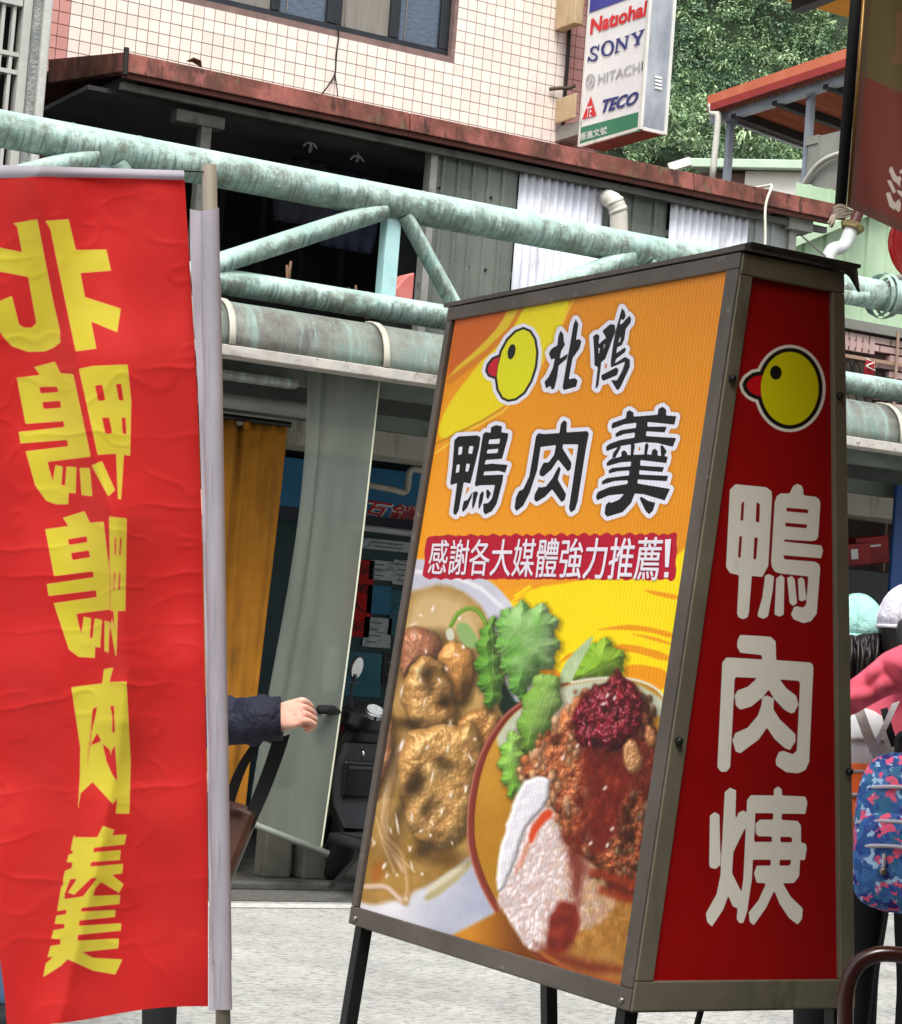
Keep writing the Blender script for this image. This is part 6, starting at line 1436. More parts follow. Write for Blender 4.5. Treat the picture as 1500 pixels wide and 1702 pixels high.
S3 = [[(130,415,180,378,230,405,240,930,190,975,130,960,122,920)],
      [(285,170,340,122,405,150,395,465,430,385,480,360,512,385,505,530,375,800,362,1020,460,1215,480,1080,520,250,560,200,800,205,800,140,845,108,885,140,885,205,1130,215,1152,280,1130,398,885,395,880,460,1050,470,1085,520,1085,700,1135,705,1145,760,1125,882,1075,880,1065,1050,1010,1122,895,1125,980,1270,1105,1390,1095,1500,1050,1558,960,1490,860,1340,805,1200,720,1380,590,1565,545,1530,538,1430,640,1300,720,1125,620,1120,592,1020,620,940,765,940,770,878,580,878,570,1080,520,1420,480,1540,440,1545,410,1500,420,1385,370,1370,322,1255,270,1400,150,1580,100,1530,88,1440,200,1240,240,1040),
       (605,390,795,390,790,458,650,458,612,500,612,600,632,632,780,635,780,692,592,690), (870,638,980,640,992,660,990,695,868,695), (862,880,980,880,975,925,960,940,858,940)]]
scn = Canvas(1040, 420, 1430, 1700)
Dw = scn.field([T_(g, 1190, 790, 6.305) for g in S1] + [T_(g, 1170, 1040, 6.545) for g in S2] + [T_(g, 1160, 1290, 6.305) for g in S3], 12)
ell = lambda cx, cy, rx, ry, n=48: [v for i in range(n) for v in (cx + rx * math.cos(2 * PI * i / n), cy + ry * math.sin(2 * PI * i / n))]
D1_ = scn.field([T_([ell(824, 755, 424, 538)], 1220, 560, 8.824)], 24); D2_ = scn.field([T_([(430,556,300,580,220,640,187,700,205,760,250,812,310,845,430,884)], 1220, 560, 8.824)], 24); D3_ = scn.field([T_([ell(620, 523, 86, 104, 28)], 1220, 560, 8.824)], 20)
nvs, nus = 430, 130
vs_ = .03 + .935 * np.linspace(0, 1, nvs)[:, None]; us_ = np.linspace(0, 1, nus)[None]
mL, mR = .1 - .03 * vs_, .9 + .035 * vs_
us_ = mL + (mR - mL) * us_
Ps = np.stack([(XT0 + (XT1 - XT0) * us_) * (1 - vs_) + (XB0 + (XB1 - XB0) * us_) * vs_, YS + .006 + 0 * us_ + 0 * vs_, ZT + (ZB - ZT) * vs_ + 0 * us_], -1)
spx, spy = pix_np(Ps.reshape(-1, 3)); spx, spy = spx.reshape(nvs, nus), spy.reshape(nvs, nus)
rs = NB('printed_red_panel')
A_ = lambda n_: rs.n('ShaderNodeAttribute', attribute_name=n_).outputs['Fac']
aw, a1, a2, a3 = A_('glyph'), A_('d1'), A_('d2'), A_('d3')
v_ = rs.coords('Object')
c_ = rs.ramp(rs.noise(v_, 4, 6), [(.3, (142, 7, 10)), (.7, (156, 10, 12))])
un = rs.math('MINIMUM', a1, a2)
WH = (240, 238, 226)
c_ = rs.mix(rs.math('MULTIPLY', rs.step(aw, 3, 0), .4), c_, (70, 8, 8)); c_ = rs.mix(rs.step(aw, .4, -.4), c_, WH)
c_ = rs.mix(rs.step(un, 12.2, 11.2), c_, WH); c_ = rs.mix(rs.step(un, 7.1, 6.1), c_, (28, 26, 22)); c_ = rs.mix(rs.step(a2, .4, -.4), c_, (206, 18, 30)); c_ = rs.mix(rs.step(a1, .4, -.4), c_, (224, 218, 14)); c_ = rs.mix(rs.step(a3, .4, -.4), c_, (24, 24, 20))
c_ = rs.mix(rs.math('MULTIPLY', rs.step(rs.noise(rs.coords('Object', (2, 1, .5)), 8, 7, .75), .58, .8), .3), c_, (120, 60, 40))
rs.color(c_); rs.set(rough=.42, spec=.3); rs.bump(rs.noise(v_, 60, 4), .06, .002)
grid_mesh('side_panel', Ps, rs.m, ltb, {'glyph': scn.sample(Dw, spx, spy), 'd1': scn.sample(D1_, spx, spy), 'd2': scn.sample(D2_, spx, spy), 'd3': scn.sample(D3_, spx, spy)})
# frame
m_fr = pm('grey_brown_frame', (86, 79, 73), (104, 96, 89), 5, .5, metal=.25, bump=.15, layers=[((86, 78, 70), 12, .56, .68, (1, 1, .3), .6), ((168, 160, 152), 30, .64, .7, (1, 1, 1), .5)])
m_fr2 = pm('olive_grey_frame', (104, 100, 84), (120, 116, 98), 5, .5, metal=.2, bump=.15, layers=[((74, 72, 60), 10, .56, .68, (1, 1, .3), .6)])
def strip(corners, n, th, mat, nm='frame_bar', bev=.002):
    a = [Vector(c) for c in corners]; n = Vector(n)
    return MB().hexa([p - n * .012 for p in a], [p + n * th for p in a]).build(nm, mat, ltb, bevel=bev)
nS = Vector((0, -1, 0))
strip([SF(-.005, .002), SF(1.0, .002), SF(1.0, .024), SF(-.005, .024)], nrmF, .004, m_fr)
strip([SF(-.005, .972), SF(1.0, .972), SF(1.0, 1.0), SF(-.005, 1.0)], nrmF, .004, m_fr)
strip([SF(-.005, .0245), SF(.016, .0245), SF(.016, .9715), SF(-.005, .9715)], nrmF, .004, m_fr)
strip([SF(.965, .0245), SF(1.0, .0245), SF(1.0, .9715), SF(.965, .9715)], nrmF, .004, m_fr)
strip([SS(0, .003), SS(1, .003), SS(1, .032), SS(0, .032)], nS, .004, m_fr2)
strip([SS(0, .962), SS(1, .962), SS(1, 1.0), SS(0, 1.0)], nS, .004, m_fr2)
strip([SS(0, .0325), SS(.115, .0325), SS(.075, .9615), SS(0, .9615)], nS, .004, m_fr2)
strip([SS(.885, .0325), SS(1, .0325), SS(1, .9615), SS(.93, .9615)], nS, .004, m_fr2)
# other two sides, bottom and cap
nB = Vector((1, 0, (XB1 - XT1) / (ZT - ZB))).normalized()
SB = lambda u, v: Vector((XT1 + (XB1 - XT1) * v, YS + (YF - YS) * u, ZT + (ZB - ZT) * v))
m_bk2 = pm('plain_yellow_panel', (222, 170, 40), (206, 150, 30), 4, .5)
MB().hexa([SB(.002, .005) - nB * .012, SB(1, .005) - nB * .012, SB(1, .998) - nB * .012, SB(.002, .998) - nB * .012], [SB(.002, .005), SB(1, .005), SB(1, .998), SB(.002, .998)]).build('back_panel', m_bk2, ltb)
MB().hexa([(XT0 + .004, YF - .012, ZT), (XT1 - .012, YF - .012, ZT), (XB1 - .012, YF - .012, ZB), (XB0 + .01, YF - .012, ZB)], [(XT0 + .004, YF + .002, ZT), (XT1 - .012, YF + .002, ZT), (XB1 - .012, YF + .002, ZB), (XB0 + .01, YF + .002, ZB)]).build('far_panel', m_fr2, ltb)
MB().box((XB0 + .01, YS + .01, ZB - .004), (XB1 - .01, YF - .014, ZB + .004)).build('bottom_plate', m_fr2, ltb)
MB().add([(XT0 - .006, YS - .012, ZT + .004), (XT1 + .02, YS - .012, ZT + .002), (XT1 + .02, YF + .02, ZT + .002), (XT0 - .006, YF + .02, ZT + .004)], [(0, 1, 2, 3)]).build('cap_sheet', m_fr, ltb, fix=False, solid=.008)
MB().add([(XT0 + .004, YS - .016, ZT + .0105), (XT1 + .024, YS - .016, ZT + .0085), (XT1 + .024, YS + .3, ZT + .0085), (XT0 + .02, YS + .3, ZT + .0105)], [(0, 1, 2, 3)]).build('rubber_cover', pm('dark_rubber_sheet', (30, 31, 28), (42, 42, 38), 9, .7, bump=.3, bscale=30), ltb, fix=False, solid=.006)
P = []
for i in range(7):
    t = i / 6; P.append([Vector((XT1 - .09 + .108 * j / 8 + .008 * t, YS - .016 - .004 * math.sin(j * 1.3), ZT + .005 - .004 * math.sin(j * .9) - (.0 if j < 4 else (j - 3) / 5 * .036) * t)) for j in range(9)])
MB().grid(P).build('drooping_flap', MATS['dark_rubber_sheet'], ltb, smooth=True, solid=.004)
for x, y in ((1217, 629), (1396, 658), (1128, 1232), (1411, 1283)):
    p = onY(x, y, YS - .005)
    MB().lathe([(.0065, 0), (.006, .006), (.003, .009)], Matrix.Translation(p) @ Matrix.Rotation(PI / 2, 4, 'X'), 12).build('bolt', m_black, ltb, smooth=True)
for x, y in ((598, 1528), (1042, 1664)):
    p = FP(x, y) + nrmF * .009
    MB().ball(p, .0055, 10, 6).build('rivet', pm('rivet_steel', (150, 146, 140), (130, 126, 120), 6, .35, metal=.8), ltb, smooth=True)
m_leg = pm('black_leg', (18, 19, 20), (26, 27, 28), 6, .45)
for xb_, xt_ in ((XB0, XT0), (XB1, XT1)):
    sl_ = (xb_ - xt_) / (ZT - ZB); sg_ = 1 if xb_ == XB0 else -1
    for y in (YS + .03, YF - .025):
        a = Vector((xb_ + sg_ * .016, y, ZB + .0)); b = Vector((xb_ + sg_ * .016 + sl_ * ZB, y, 0))
        MB().bar(b, a, .026, .026, up=(0, 1, 0)).build('leg', m_leg, ltb, bevel=.002)
cb0 = thing('coiled_cable', 'black power cable looping down under the light box sign', 'cable')
MB().tube(bez([(2.43, 3.2, ZB - .01), (2.4, 3.22, .5), (2.42, 3.3, .2), (2.5, 3.5, .012), (2.9, 3.9, .012)], 7), .006, 8).build('cable_sheath', MATS['black_rubber'], cb0, smooth=True)

# ================================================================== brown hanging banner and yellow awning (shop on the camera's side)
hb_ = thing('hanging_banner', 'dark brown translucent shop banner hanging from a black pole', 'banner')
DB = 2.85
p0, p1 = at(1428, -60, DB), at(1396, 364, DB)
MB().tube([p0 + (p0 - p1) * .9, p1], .0075, 12).build('pole', pm('matte_black_pole', (8, 8, 9), (12, 12, 13), 5, .7), hb_, smooth=True)
MB().tube([at(1441, -60, DB + .01), at(1411, 338, DB + .01)], .0022, 8).build('gold_edge', pm('brass_edge', (150, 118, 64), (130, 100, 52), 5, .4, metal=.5), hb_, smooth=True)
px_ = np.linspace(0, 1, 60)[None]; py_ = np.linspace(0, 1, 80)[:, None]
bx0 = 1440 + (1408 - 1440) * (py_ ** 1.0); bx1 = 1700 + 0 * py_
by_b = 343 + (480 - 343) * px_
BX = bx0 + (bx1 - bx0) * px_; BY = -70 + (by_b + 70) * py_
Pb = pix3(BX, BY, DB + .012 + .012 * np.sin(px_ * 7 + py_ * 2) + .006 * np.sin(px_ * 17 - py_ * 5))
hn = NB('brown_banner_cloth')
A_ = lambda n_: hn.n('ShaderNodeAttribute', attribute_name=n_).outputs['Fac']
hc = Canvas(1400, -80, 1720, 500)
gl2 = [[np.array(p, float)] for p in ([(1477, 281), (1483, 275), (1491, 294), (1498, 291), (1499, 300), (1487, 302)], [(1475, 300), (1480, 296), (1489, 316), (1486, 322)], [(1473, 320), (1479, 316), (1488, 342), (1481, 350)], [(1489, 296), (1495, 292), (1498, 308), (1493, 310)], [(1494, 284), (1500, 278), (1516, 300), (1505, 292)], [(1488, 337), (1500, 326), (1497, 350), (1490, 355)], [(1491, 316), (1520, 318), (1518, 328), (1491, 322)], [(1500, 326), (1508, 330), (1530, 360), (1520, 362)])]
Dg = hc.field(gl2, 12)
low = BY - (128 + 26 * (BX - 1440) / 60); hem_ = np.minimum(np.minimum((BX - bx0) - 14, (by_b - BY) - 16), 60)
blk2 = hc.field([[np.array([(1490, 20), (1560, 20), (1560, 108), (1482, 104), (1484, 92), (1490, 92)], float)]], 12)
v_ = hn.coords('Object')
c_ = hn.mix(hn.step(A_('low'), -2, 2), (104, 92, 62), (120, 64, 56)); c_ = hn.mix(hn.step(A_('blk'), .5, -.5), c_, (126, 96, 70)); c_ = hn.mix(hn.step(A_('glyph'), .5, -.5), c_, (206, 196, 184)); c_ = hn.mix(hn.math('MULTIPLY', hn.step(A_('hem'), 1, -1), .6), c_, (90, 76, 68))
hn.color(c_); hn.set(rough=.7, spec=.2)
tb_ = hn.n('ShaderNodeBsdfTranslucent'); mb_ = hn.n('ShaderNodeMixShader'); mb_.inputs[0].default_value = .5
hn.l(c_, tb_.inputs[0]); hn.l(hn.p.outputs[0], mb_.inputs[1]); hn.l(tb_.outputs[0], mb_.inputs[2]); hn.l(mb_.outputs[0], hn.out.inputs[0])
grid_mesh('cloth', Pb, hn.m, hb_, {'low': low, 'hem': hem_, 'glyph': hc.sample(Dg, BX, BY), 'blk': hc.sample(blk2, BX, BY)})
rp = MB(); rr_ = random.Random(4)
for i in range(16):
    y = 344 + i * 1.35
    pts = [at(1386 + rr_.uniform(-1, 1), y + 1, DB - .012), at(1394, y - 3 + rr_.uniform(-1, 1), DB - .016), at(1404, y - 2 + rr_.uniform(-1, 1), DB - .014), at(1414 + rr_.uniform(-2, 4), 352 + (y - 352) * .4, DB - .006)]
    rp.tube(bez(pts, 4), .0011, 6)
rp.tube(bez([at(1386, 358, DB - .013), at(1382, 366, DB - .015), at(1378, 372, DB - .014)], 4), .003, 6); rp.tube(bez([at(1387, 360, DB - .013), at(1385, 370, DB - .016), at(1381, 377, DB - .014)], 4), .0028, 6)
ro2 = rp.build('rope_tie', pm('frayed_tan_rope', (150, 136, 120), (176, 162, 146), 30, .9), None, smooth=True); tag(ro2, 'frayed tan rope wrapped round the foot of the black banner pole', 'rope')
# yellow awning of the near shop
fa = thing('yellow_awning', 'yellow cloth awning edge on a dark frame at the near shop', 'awning')
a = onZ(1400, 24, 2.7); AYF = a.y
yb = NB('yellow_awning_cloth'); yb.color(yb.ramp(yb.noise(yb.coords('Object'), 3, 4), [(.3, (206, 160, 72)), (.7, (220, 176, 88))])); yb.set(rough=.7, spec=.2)
ty = yb.n('ShaderNodeBsdfTranslucent'); ty.inputs[0].default_value = L4((214, 164, 70)); my = yb.n('ShaderNodeMixShader'); my.inputs[0].default_value = .35
yb.l(yb.p.outputs[0], my.inputs[1]); yb.l(ty.outputs[0], my.inputs[2]); yb.l(my.outputs[0], yb.out.inputs[0])
MB().grid([[(x, y, 2.7 + .25 * (AYF - y) / 6) for x in np.linspace(1.75, 9, 8)] for y in np.linspace(AYF, -2.2, 6)]).build('canopy_cloth', yb.m, fa, solid=.004)
a2 = onZ(1322, 6, 2.68)
MB().bar((a2.x, AYF - .05, 2.675), (a2.x, -2.2, 2.92), .03, .03).build('frame_bar', m_leg, fa)
nsh = thing('near_shop', 'shop house on the near side of the street behind the awning', 'house')
MB().box((-8, -2.6, 0), (9, -2.3, 6.5)).build('wall', m_conc_d, nsh)
MB().box((-8, -2.3, 2.95), (9, .9, 3.1)).build('added_shade_slab', m_conc_d, nsh)  # unseen slab added overhead to keep sky light off the red side panel
for x in (-5.5, -2.6): MB().box((x, .6, 0), (x + .3, .88, 2.95)).build('shade_slab_pillar', m_conc_d, nsh)  # pillars added to carry the unseen shading slab
MB().box((8.8, -2.3, 0), (9, .9, 2.95)).build('side_wall', m_conc_d, nsh)
# tubular rail, bottom right
DR = 3.1
rp_ = bez([at(1406, 1850, DR), at(1406, 1690, DR), at(1407, 1655, DR), at(1414, 1624, DR), at(1430, 1600, DR), at(1454, 1588, DR), at(1480, 1586, DR), at(1520, 1590, DR), at(1700, 1604, DR)], 6)
g_ = rp_[0]; rp_ = [Vector((g_.x - .02, g_.y, 0))] + rp_
end = rp_[-1]; rp_ += [end + Vector((.06, -.03, -.03)), end + Vector((.09, -.04, -.1)), Vector((end.x + .1, end.y - .05, 0))]
rl = MB().tube(rp_, .0112, 16).build('tubular_rail', pm('dark_brown_gloss_paint', (40, 18, 16), (54, 24, 20), 6, .22, spec=.6), None, smooth=True)
tag(rl, 'glossy dark brown bent tube rail standing in front of the light box sign', 'rail')
# ================================================================== people
def skin_mesh(verts, edges, radii, root=0, sub=2):
    me = bpy.data.meshes.new('s'); me.from_pydata([tuple(v) for v in verts], edges, [])
    o = bpy.data.objects.new('s', me); COL.objects.link(o)
    md = o.modifiers.new('skin', 'SKIN'); md.use_smooth_shade = True
    sv = me.skin_vertices[0].data if me.skin_vertices else None
    if sv is None:
        bpy.context.view_layer.objects.active = o
        sv = me.skin_vertices[0].data
    for i, r in enumerate(radii):
        sv[i].radius = r if isinstance(r, tuple) else (r, r); sv[i].use_root = (i == root)
    ss = o.modifiers.new('sub', 'SUBSURF'); ss.levels = ss.render_levels = sub
    bpy.context.view_layer.update()
    ev = bpy.data.meshes.new_from_object(o.evaluated_get(bpy.context.evaluated_depsgraph_get()))
    V = [v.co.copy() for v in ev.vertices]; Fc = [tuple(p.vertices) for p in ev.polygons]
    bpy.data.objects.remove(o); bpy.data.meshes.remove(me); bpy.data.meshes.remove(ev)
    return V, Fc
m_skin = pm('skin_light', (222, 176, 156), (208, 158, 138), 14, .5, spec=.35, bump=.35, bscale=90, dist=.006, layers=[((196, 122, 106), 26, .48, .66, (1, 1, 1), .6), ((232, 196, 178), 40, .56, .7, (1, 1, 1), .5)])
m_hair = pm('black_hair', (16, 14, 14), (34, 30, 28), 40, .45, stretch=(1, 1, .15))
m_eye = pm('eye_dark', (24, 18, 16), (24, 18, 16), 5, .3)
def head_parts(mb, c, R, s, mi_skin, mi_dark):
    """R 3x3 with columns right, forward, up"""
    X, Y, Zv = [Vector(R.col[i]) for i in range(3)]
    rr = []
    for i in range(15):
        t = PI * (i + .05) / 14.1; z = -math.cos(t)
        wv = math.sin(t) * (1 - .12 * max(0, -z)); row = []
        for j in range(20):
            a = 2 * PI * j / 20; x, y = .076 * wv * math.cos(a), .096 * wv * math.sin(a)
            if y > 0 and abs(math.cos(a)) < .35:
                y += .014 * math.exp(-((z + .12) / .16) ** 2) * (1 - abs(math.cos(a)) / .35)      # nose
                y += .004 * math.exp(-((z + .45) / .08) ** 2)                                        # lips
            row.append(c + (X * x + Y * y + Zv * (.118 * z)) * s)
        rr.append(row)
    mb.rings(rr, True, mi_skin)
    for sd in (-1, 1):
        mb.ball(c + (X * .03 * sd + Y * .088 + Zv * .008) * s, (.011 * s,) * 3, 8, 5, mi_dark)
        mb.ball(c + (X * .078 * sd - Y * .006 - Zv * .01) * s, (.012 * s, .02 * s, .03 * s), 8, 6, mi_skin)
def hand_parts(mb, W, d, n, mi, s=1., thumb_side=1, curl=1.):
    """W wrist, d towards the knuckles, n out of the back of the hand"""
    d = Vector(d).normalized(); n = (Vector(n) - d * Vector(n).dot(d)).normalized(); sd = d.cross(n) * thumb_side
    V, E, Rr = [], [], []
    def add(p, r, par=None):
        V.append(W + p * s); Rr.append(tuple(q * s for q in r) if isinstance(r, tuple) else r * s)
        if par is not None: E.append((par, len(V) - 1))
        return len(V) - 1
    rr = []
    for k, (al, hw, ht, up_) in enumerate(((-.05, .029, .024, 0), (-.02, .029, .023, 0), (.0, .032, .022, 0), (.02, .039, .021, .001), (.045, .041, .017, .003), (.066, .041, .015, .004), (.08, .038, .012, .003), (.086, .03, .007, .0))):
        rr.append([W + (d * al + n * (up_ + ht * math.copysign(abs(math.sin(t)) ** .8, math.sin(t)) + .003 * (1 if math.sin(t) > 0 and k in (5, 6) else 0) * math.cos(4 * t)) + sd * hw * math.copysign(abs(math.cos(t)) ** .8, math.cos(t))) * s for t in [2 * PI * j / 20 for j in range(20)]])
    mb.rings(rr, True, mi)
    for i, (off, ln, r) in enumerate(((.0315, 1.0, .0082), (.0105, 1.1, .0085), (-.0105, 1.05, .0081), (-.0305, .85, .0070))):
        V, E, Rr = [], [], []
        b = d * .05 + sd * off + n * .003
        pts = [b, b + d * .034 + n * .006]; ang = 0; L = [.043, .027, .021]; c_ = [1.15, 1.45, .9]
        q = pts[-1]
        for k in range(3):
            ang += c_[k] * curl * (1 - .04 * i); q = q + (d * math.cos(ang) - n * math.sin(ang)) * L[k] * ln; pts.append(q)
        for k, p in enumerate(pts): add(p, (r * 1.1, r * 1.28, r * 1.02, r * 1.0, r * .8)[k], k - 1 if k else None)
        Vm, Fm = skin_mesh(V, E, Rr, 0, 2); mb.add(Vm, Fm, mi)
    V, E, Rr = [], [], []
    b = d * .012 + sd * .022 - n * .004
    for k, p in enumerate([b, b + d * .03 + sd * .02 - n * .012, b + d * .058 + sd * .016 - n * .026, b + d * .074 + sd * .0 - n * .034]): add(p, (.014, .0125, .0105, .0085)[k], k - 1 if k else None)
    Vm, Fm = skin_mesh(V, E, Rr, 0, 2); mb.add(Vm, Fm, mi)
def person(label, base, fwd, H, mats, arms, legs, lean=0., head_yaw=0., hands=((1,), (1,))):
    """mats = (skin, top, trousers, shoes, dark); arms / legs = world joints ((elbow, wrist), ...) or None for hanging"""
    s = H / 1.68; f = Vector((fwd[0], fwd[1], 0)).normalized(); r = Vector((f.y, -f.x, 0)); z = Vector((0, 0, 1)); B = Vector(base)
    g = lambda x, y, h: B + (r * x + f * (y + lean * max(0, h - .9)) + z * h) * s
    V, E, Rr, tagv = [], [], [], []
    def add(p, rad, par, tg):
        V.append(p); Rr.append(tuple(q * s for q in rad) if isinstance(rad, tuple) else rad * s); tagv.append(tg)
        if par is not None: E.append((par, len(V) - 1))
        return len(V) - 1
    pel = add(g(0, 0, .93), (.145, .11), None, 2); sp1 = add(g(0, .01, 1.1), (.13, .1), pel, 1); ch = add(g(0, 0, 1.28), (.15, .11), sp1, 1); nk0 = add(g(0, -.01, 1.4), (.09, .08), ch, 1); nk = add(g(0, .01, 1.47), (.05, .052), nk0, 0); hd_ = add(g(0, .02, 1.53), .05, nk, 0)
    wr_ = []
    for i, sx in enumerate((-1, 1)):
        sh = add(g(.155 * sx, -.01, 1.36), .062, ch, 1)
        el, wr = arms[i] if arms[i] else (g(.24 * sx, -.03, 1.08), g(.25 * sx, .1, .86))
        mdp = V[sh].lerp(el, .5)
        m1 = add(mdp, .055, sh, 1); e = add(el, .047, m1, 1); m2 = add(el.lerp(wr, .5), .045, e, 1); w_ = add(wr, .042, m2, 1)
        wr_.append((wr, (wr - el).normalized()))
        hp = add(g(.085 * sx, 0, .86), .088, pel, 2)
        kn, an, to = legs[i] if legs and legs[i] else (g(.09 * sx, .02, .48), g(.09 * sx, -.02, .09), g(.1 * sx, .12, .045))
        t1 = add(V[hp].lerp(kn, .5), .08, hp, 2); k_ = add(kn, .06, t1, 2); c1 = add(kn.lerp(an, .35), .056, k_, 2); a_ = add(an + z * .04 * s, .05, c1, 2)
        hl = add(an, (.04, .042), a_, 3); add(to, (.042, .03), hl, 3)
    Vm, Fm = skin_mesh(V, E, Rr, 0, 2)
    mb = MB(); segs = [(V[a], V[b], tagv[b]) for a, b in E]
    mi = []
    for fc_ in Fm:
        c = sum((Vm[i] for i in fc_), Vector()) / len(fc_); best = None
        for a, b, tg in segs:
            ab = b - a; t = max(0, min(1, (c - a).dot(ab) / ab.length_squared)); dd = (c - a - ab * t).length
            if best is None or dd < best[0]: best = (dd, tg, t, a, b)
        mi.append(best[1])
    mb.v = [tuple(v) for v in Vm]; mb.f = list(Fm); mb.mi = mi
    hy = Matrix.Rotation(head_yaw, 3, 'Z'); hf = hy @ f; hr = Vector((hf.y, -hf.x, 0))
    hc_ = g(0, .035, 1.575); R = Matrix(((hr.x, hf.x, 0), (hr.y, hf.y, 0), (0, 0, 1)))
    head_parts(mb, hc_, R, s, 0, 4)
    for i, (wr, d) in enumerate(wr_):
        hd2 = hands[i]
        nn_ = Vector(hd2[0]) if isinstance(hd2[0], (tuple, Vector)) else r * (1 if i else -1)
        dd = Vector(hd2[1]) if len(hd2) > 1 else d
        hand_parts(mb, wr + d * .03 * s, dd, nn_, 0, s * (hd2[4] if len(hd2) > 4 else 1), (1 if i else -1) * (hd2[2] if len(hd2) > 2 else 1), hd2[3] if len(hd2) > 3 else .55)
    t = mb.build('person', list(mats), None, smooth=True, fix=True)
    tag(t, label, 'person')
    hm = [[g(ww * math.cos(2 * PI * j / 28), dd_ * math.sin(2 * PI * j / 28), hh_ + .004 * math.sin(j * 1.7)) for j in range(28)] for ww, dd_, hh_ in ((.168, .135, .88), (.17, .138, .93), (.158, .128, 1.0), (.145, .115, 1.08))]
    MB().rings(hm, False).build('garment_hem', mats[1], t, smooth=True, solid=.006)
    return t, hc_, R, s, g, wr_
m_navy = pm('navy_jacket', (15, 18, 34), (26, 30, 52), 7, .75, bump=.9, bscale=16, dist=.03)
m_drk = pm('black_trousers', (16, 17, 19), (26, 27, 30), 8, .85); m_shoe = pm('dark_shoes', (20, 20, 22), (34, 34, 36), 8, .6); m_jean = pm('blue_jeans', (58, 84, 116), (78, 104, 136), 30, .9)
def hair(t, c, R, s, length, mat=m_hair, pony=None):
    X, Y, Zv = [Vector(R.col[i]) for i in range(3)]; rr = []
    for i in range(10):
        tt = i / 9; z = .128 - tt * (.128 + length); row = []
        rad = math.sqrt(max(.0, 1 - (max(z, -.02) / .13) ** 2)) if z > -.02 else 1 - .25 * (-z - .02) / max(.05, length)
        for j in range(19):
            a = PI * (-.18 + 1.36 * j / 18) + PI
            q = 1 + .02 * math.sin(j * 3 + i)
            row.append(c + (X * .088 * rad * math.cos(a) * q + Y * (.106 * rad * math.sin(a) * q) + Zv * z) * s)
        rr.append(row)
    MB().grid(rr).build('hair', mat, t, smooth=True, solid=.012)
    if pony: MB().tube(bez(pony, 6), [.012, .02] + [.026] * (len(bez(pony, 6)) - 4) + [.018, .004], 10).build('ponytail', mat, t, smooth=True)
def cap(t, c, R, s, mat, brim_dir=1):
    X, Y, Zv = [Vector(R.col[i]) for i in range(3)]; rr = []
    for i in range(9):
        a = PI / 2 * i / 8
        rr.append([c + (X * .1 * math.cos(a) * math.cos(2 * PI * j / 24) + Y * .122 * math.cos(a) * math.sin(2 * PI * j / 24) + Zv * (.012 + .135 * math.sin(a) ** .9)) * s for j in range(24)])
    o = MB().rings(rr, True).build('cap', mat, t, smooth=True)
    for j in (1, 5, 9, 13, 17, 21): MB().tube([rr[i][j] + (rr[i][j] - c).normalized() * .0015 for i in range(9)], .0022 * s, 5).build('cap_seam', mat, o, smooth=True)
    MB().tube([rr[0][j] - Zv * .004 for j in range(24)], .006 * s, 6, closed=True).build('cap_band', mat, o, smooth=True)
    br = []
    for i in range(5):
        k = i / 4; br.append([c + (X * (.1 + .0 * k) * math.cos(PI * j / 12) + Y * brim_dir * ((.115 + .09 * k) * math.sin(PI * j / 12) * (1 if k == 0 else 1) + .0) + Zv * (.02 - .02 * k * math.sin(PI * j / 12))) * s for j in range(13)])
    MB().grid(br).build('cap_brim', mat, o, smooth=True, solid=.004)
    MB().ball(c + Zv * .147 * s, (.007 * s, .007 * s, .003 * s), 8, 5).build('cap_button', mat, o)
# walker behind the banner, arm swung forward
bw = at(205, 1650, 6.05); bw.z = 0
fwd = (_H * .97 + _fh * -.1)
E_ = at(330, 1203, 5.95)
pw, hc0, R0, s0, g0_, wr0 = person('person in a navy jacket walking behind the red banner, fist swung forward', (bw.x, bw.y, 0), fwd, 1.66, (m_skin, m_navy, m_drk, m_shoe, m_eye),
    (None, (E_, at(436, 1197, 5.9))), ((at(110, 1480, 6.1), at(45, 1760, 6.15), at(75, 1800, 6.12)), (at(270, 1470, 6.0), at(262, 1760, 6.0), at(320, 1800, 6.0))), 0., 0.,
    ((1,), (-_fh * .8 + Vector((0, 0, .6)), (at(500, 1188, 5.9) - at(470, 1195, 5.9)), -1, 1.0, 1.06)))
hair(pw, hc0, R0, s0, .05)
# cuff
ca_, cb_ = at(434, 1196, 5.9), at(468, 1194, 5.9)
MB().tube([at(400, 1197, 5.92), ca_, cb_, cb_ + (cb_ - ca_) * .02], [.06, .058, .059, .05], 18).build('sleeve_cuff', m_navy, pw, smooth=True)
sv = []
for i in range(26):
    t = i / 25; c = at(330 + 118 * t, 1202 - 6 * t, 5.935 - .02 * t)
    ax_ = (at(448, 1196, 5.915) - at(330, 1202, 5.935)).normalized(); up2 = Vector((0, 0, 1)); up2 = (up2 - ax_ * up2.dot(ax_)).normalized(); sd2 = ax_.cross(up2)
    sv.append([c + (up2 * math.cos(2 * PI * j / 24) + sd2 * math.sin(2 * PI * j / 24)) * (.066 - .004 * t + .006 * math.sin(i * .55 + 2.4 * math.sin(2 * PI * j / 24 + i * .11)) * (1 - .5 * t) + .0035 * math.sin(i * .9 + j * .8 + 1.7 * math.sin(j * .5))) for j in range(24)])
MB().rings(sv).build('sleeve', m_navy, pw, smooth=True)
bg_ = thing('shoulder_bag', 'dark brown bag with black straps hanging at the walker in navy', 'bag')
m_bs = pm('black_strap', (12, 12, 13), (18, 18, 19), 9, .7)
def ribbon(pts, wd, mat, nm, par, up=(0, 0, 1)):
    mb = MB(); pp = bez(pts, 5); side = (_H * .75 + Vector((0, 0, .3))).normalized()
    return MB().grid([[p - side * wd / 2, p + side * wd / 2] for p in pp]).build(nm, mat, par, solid=.005)
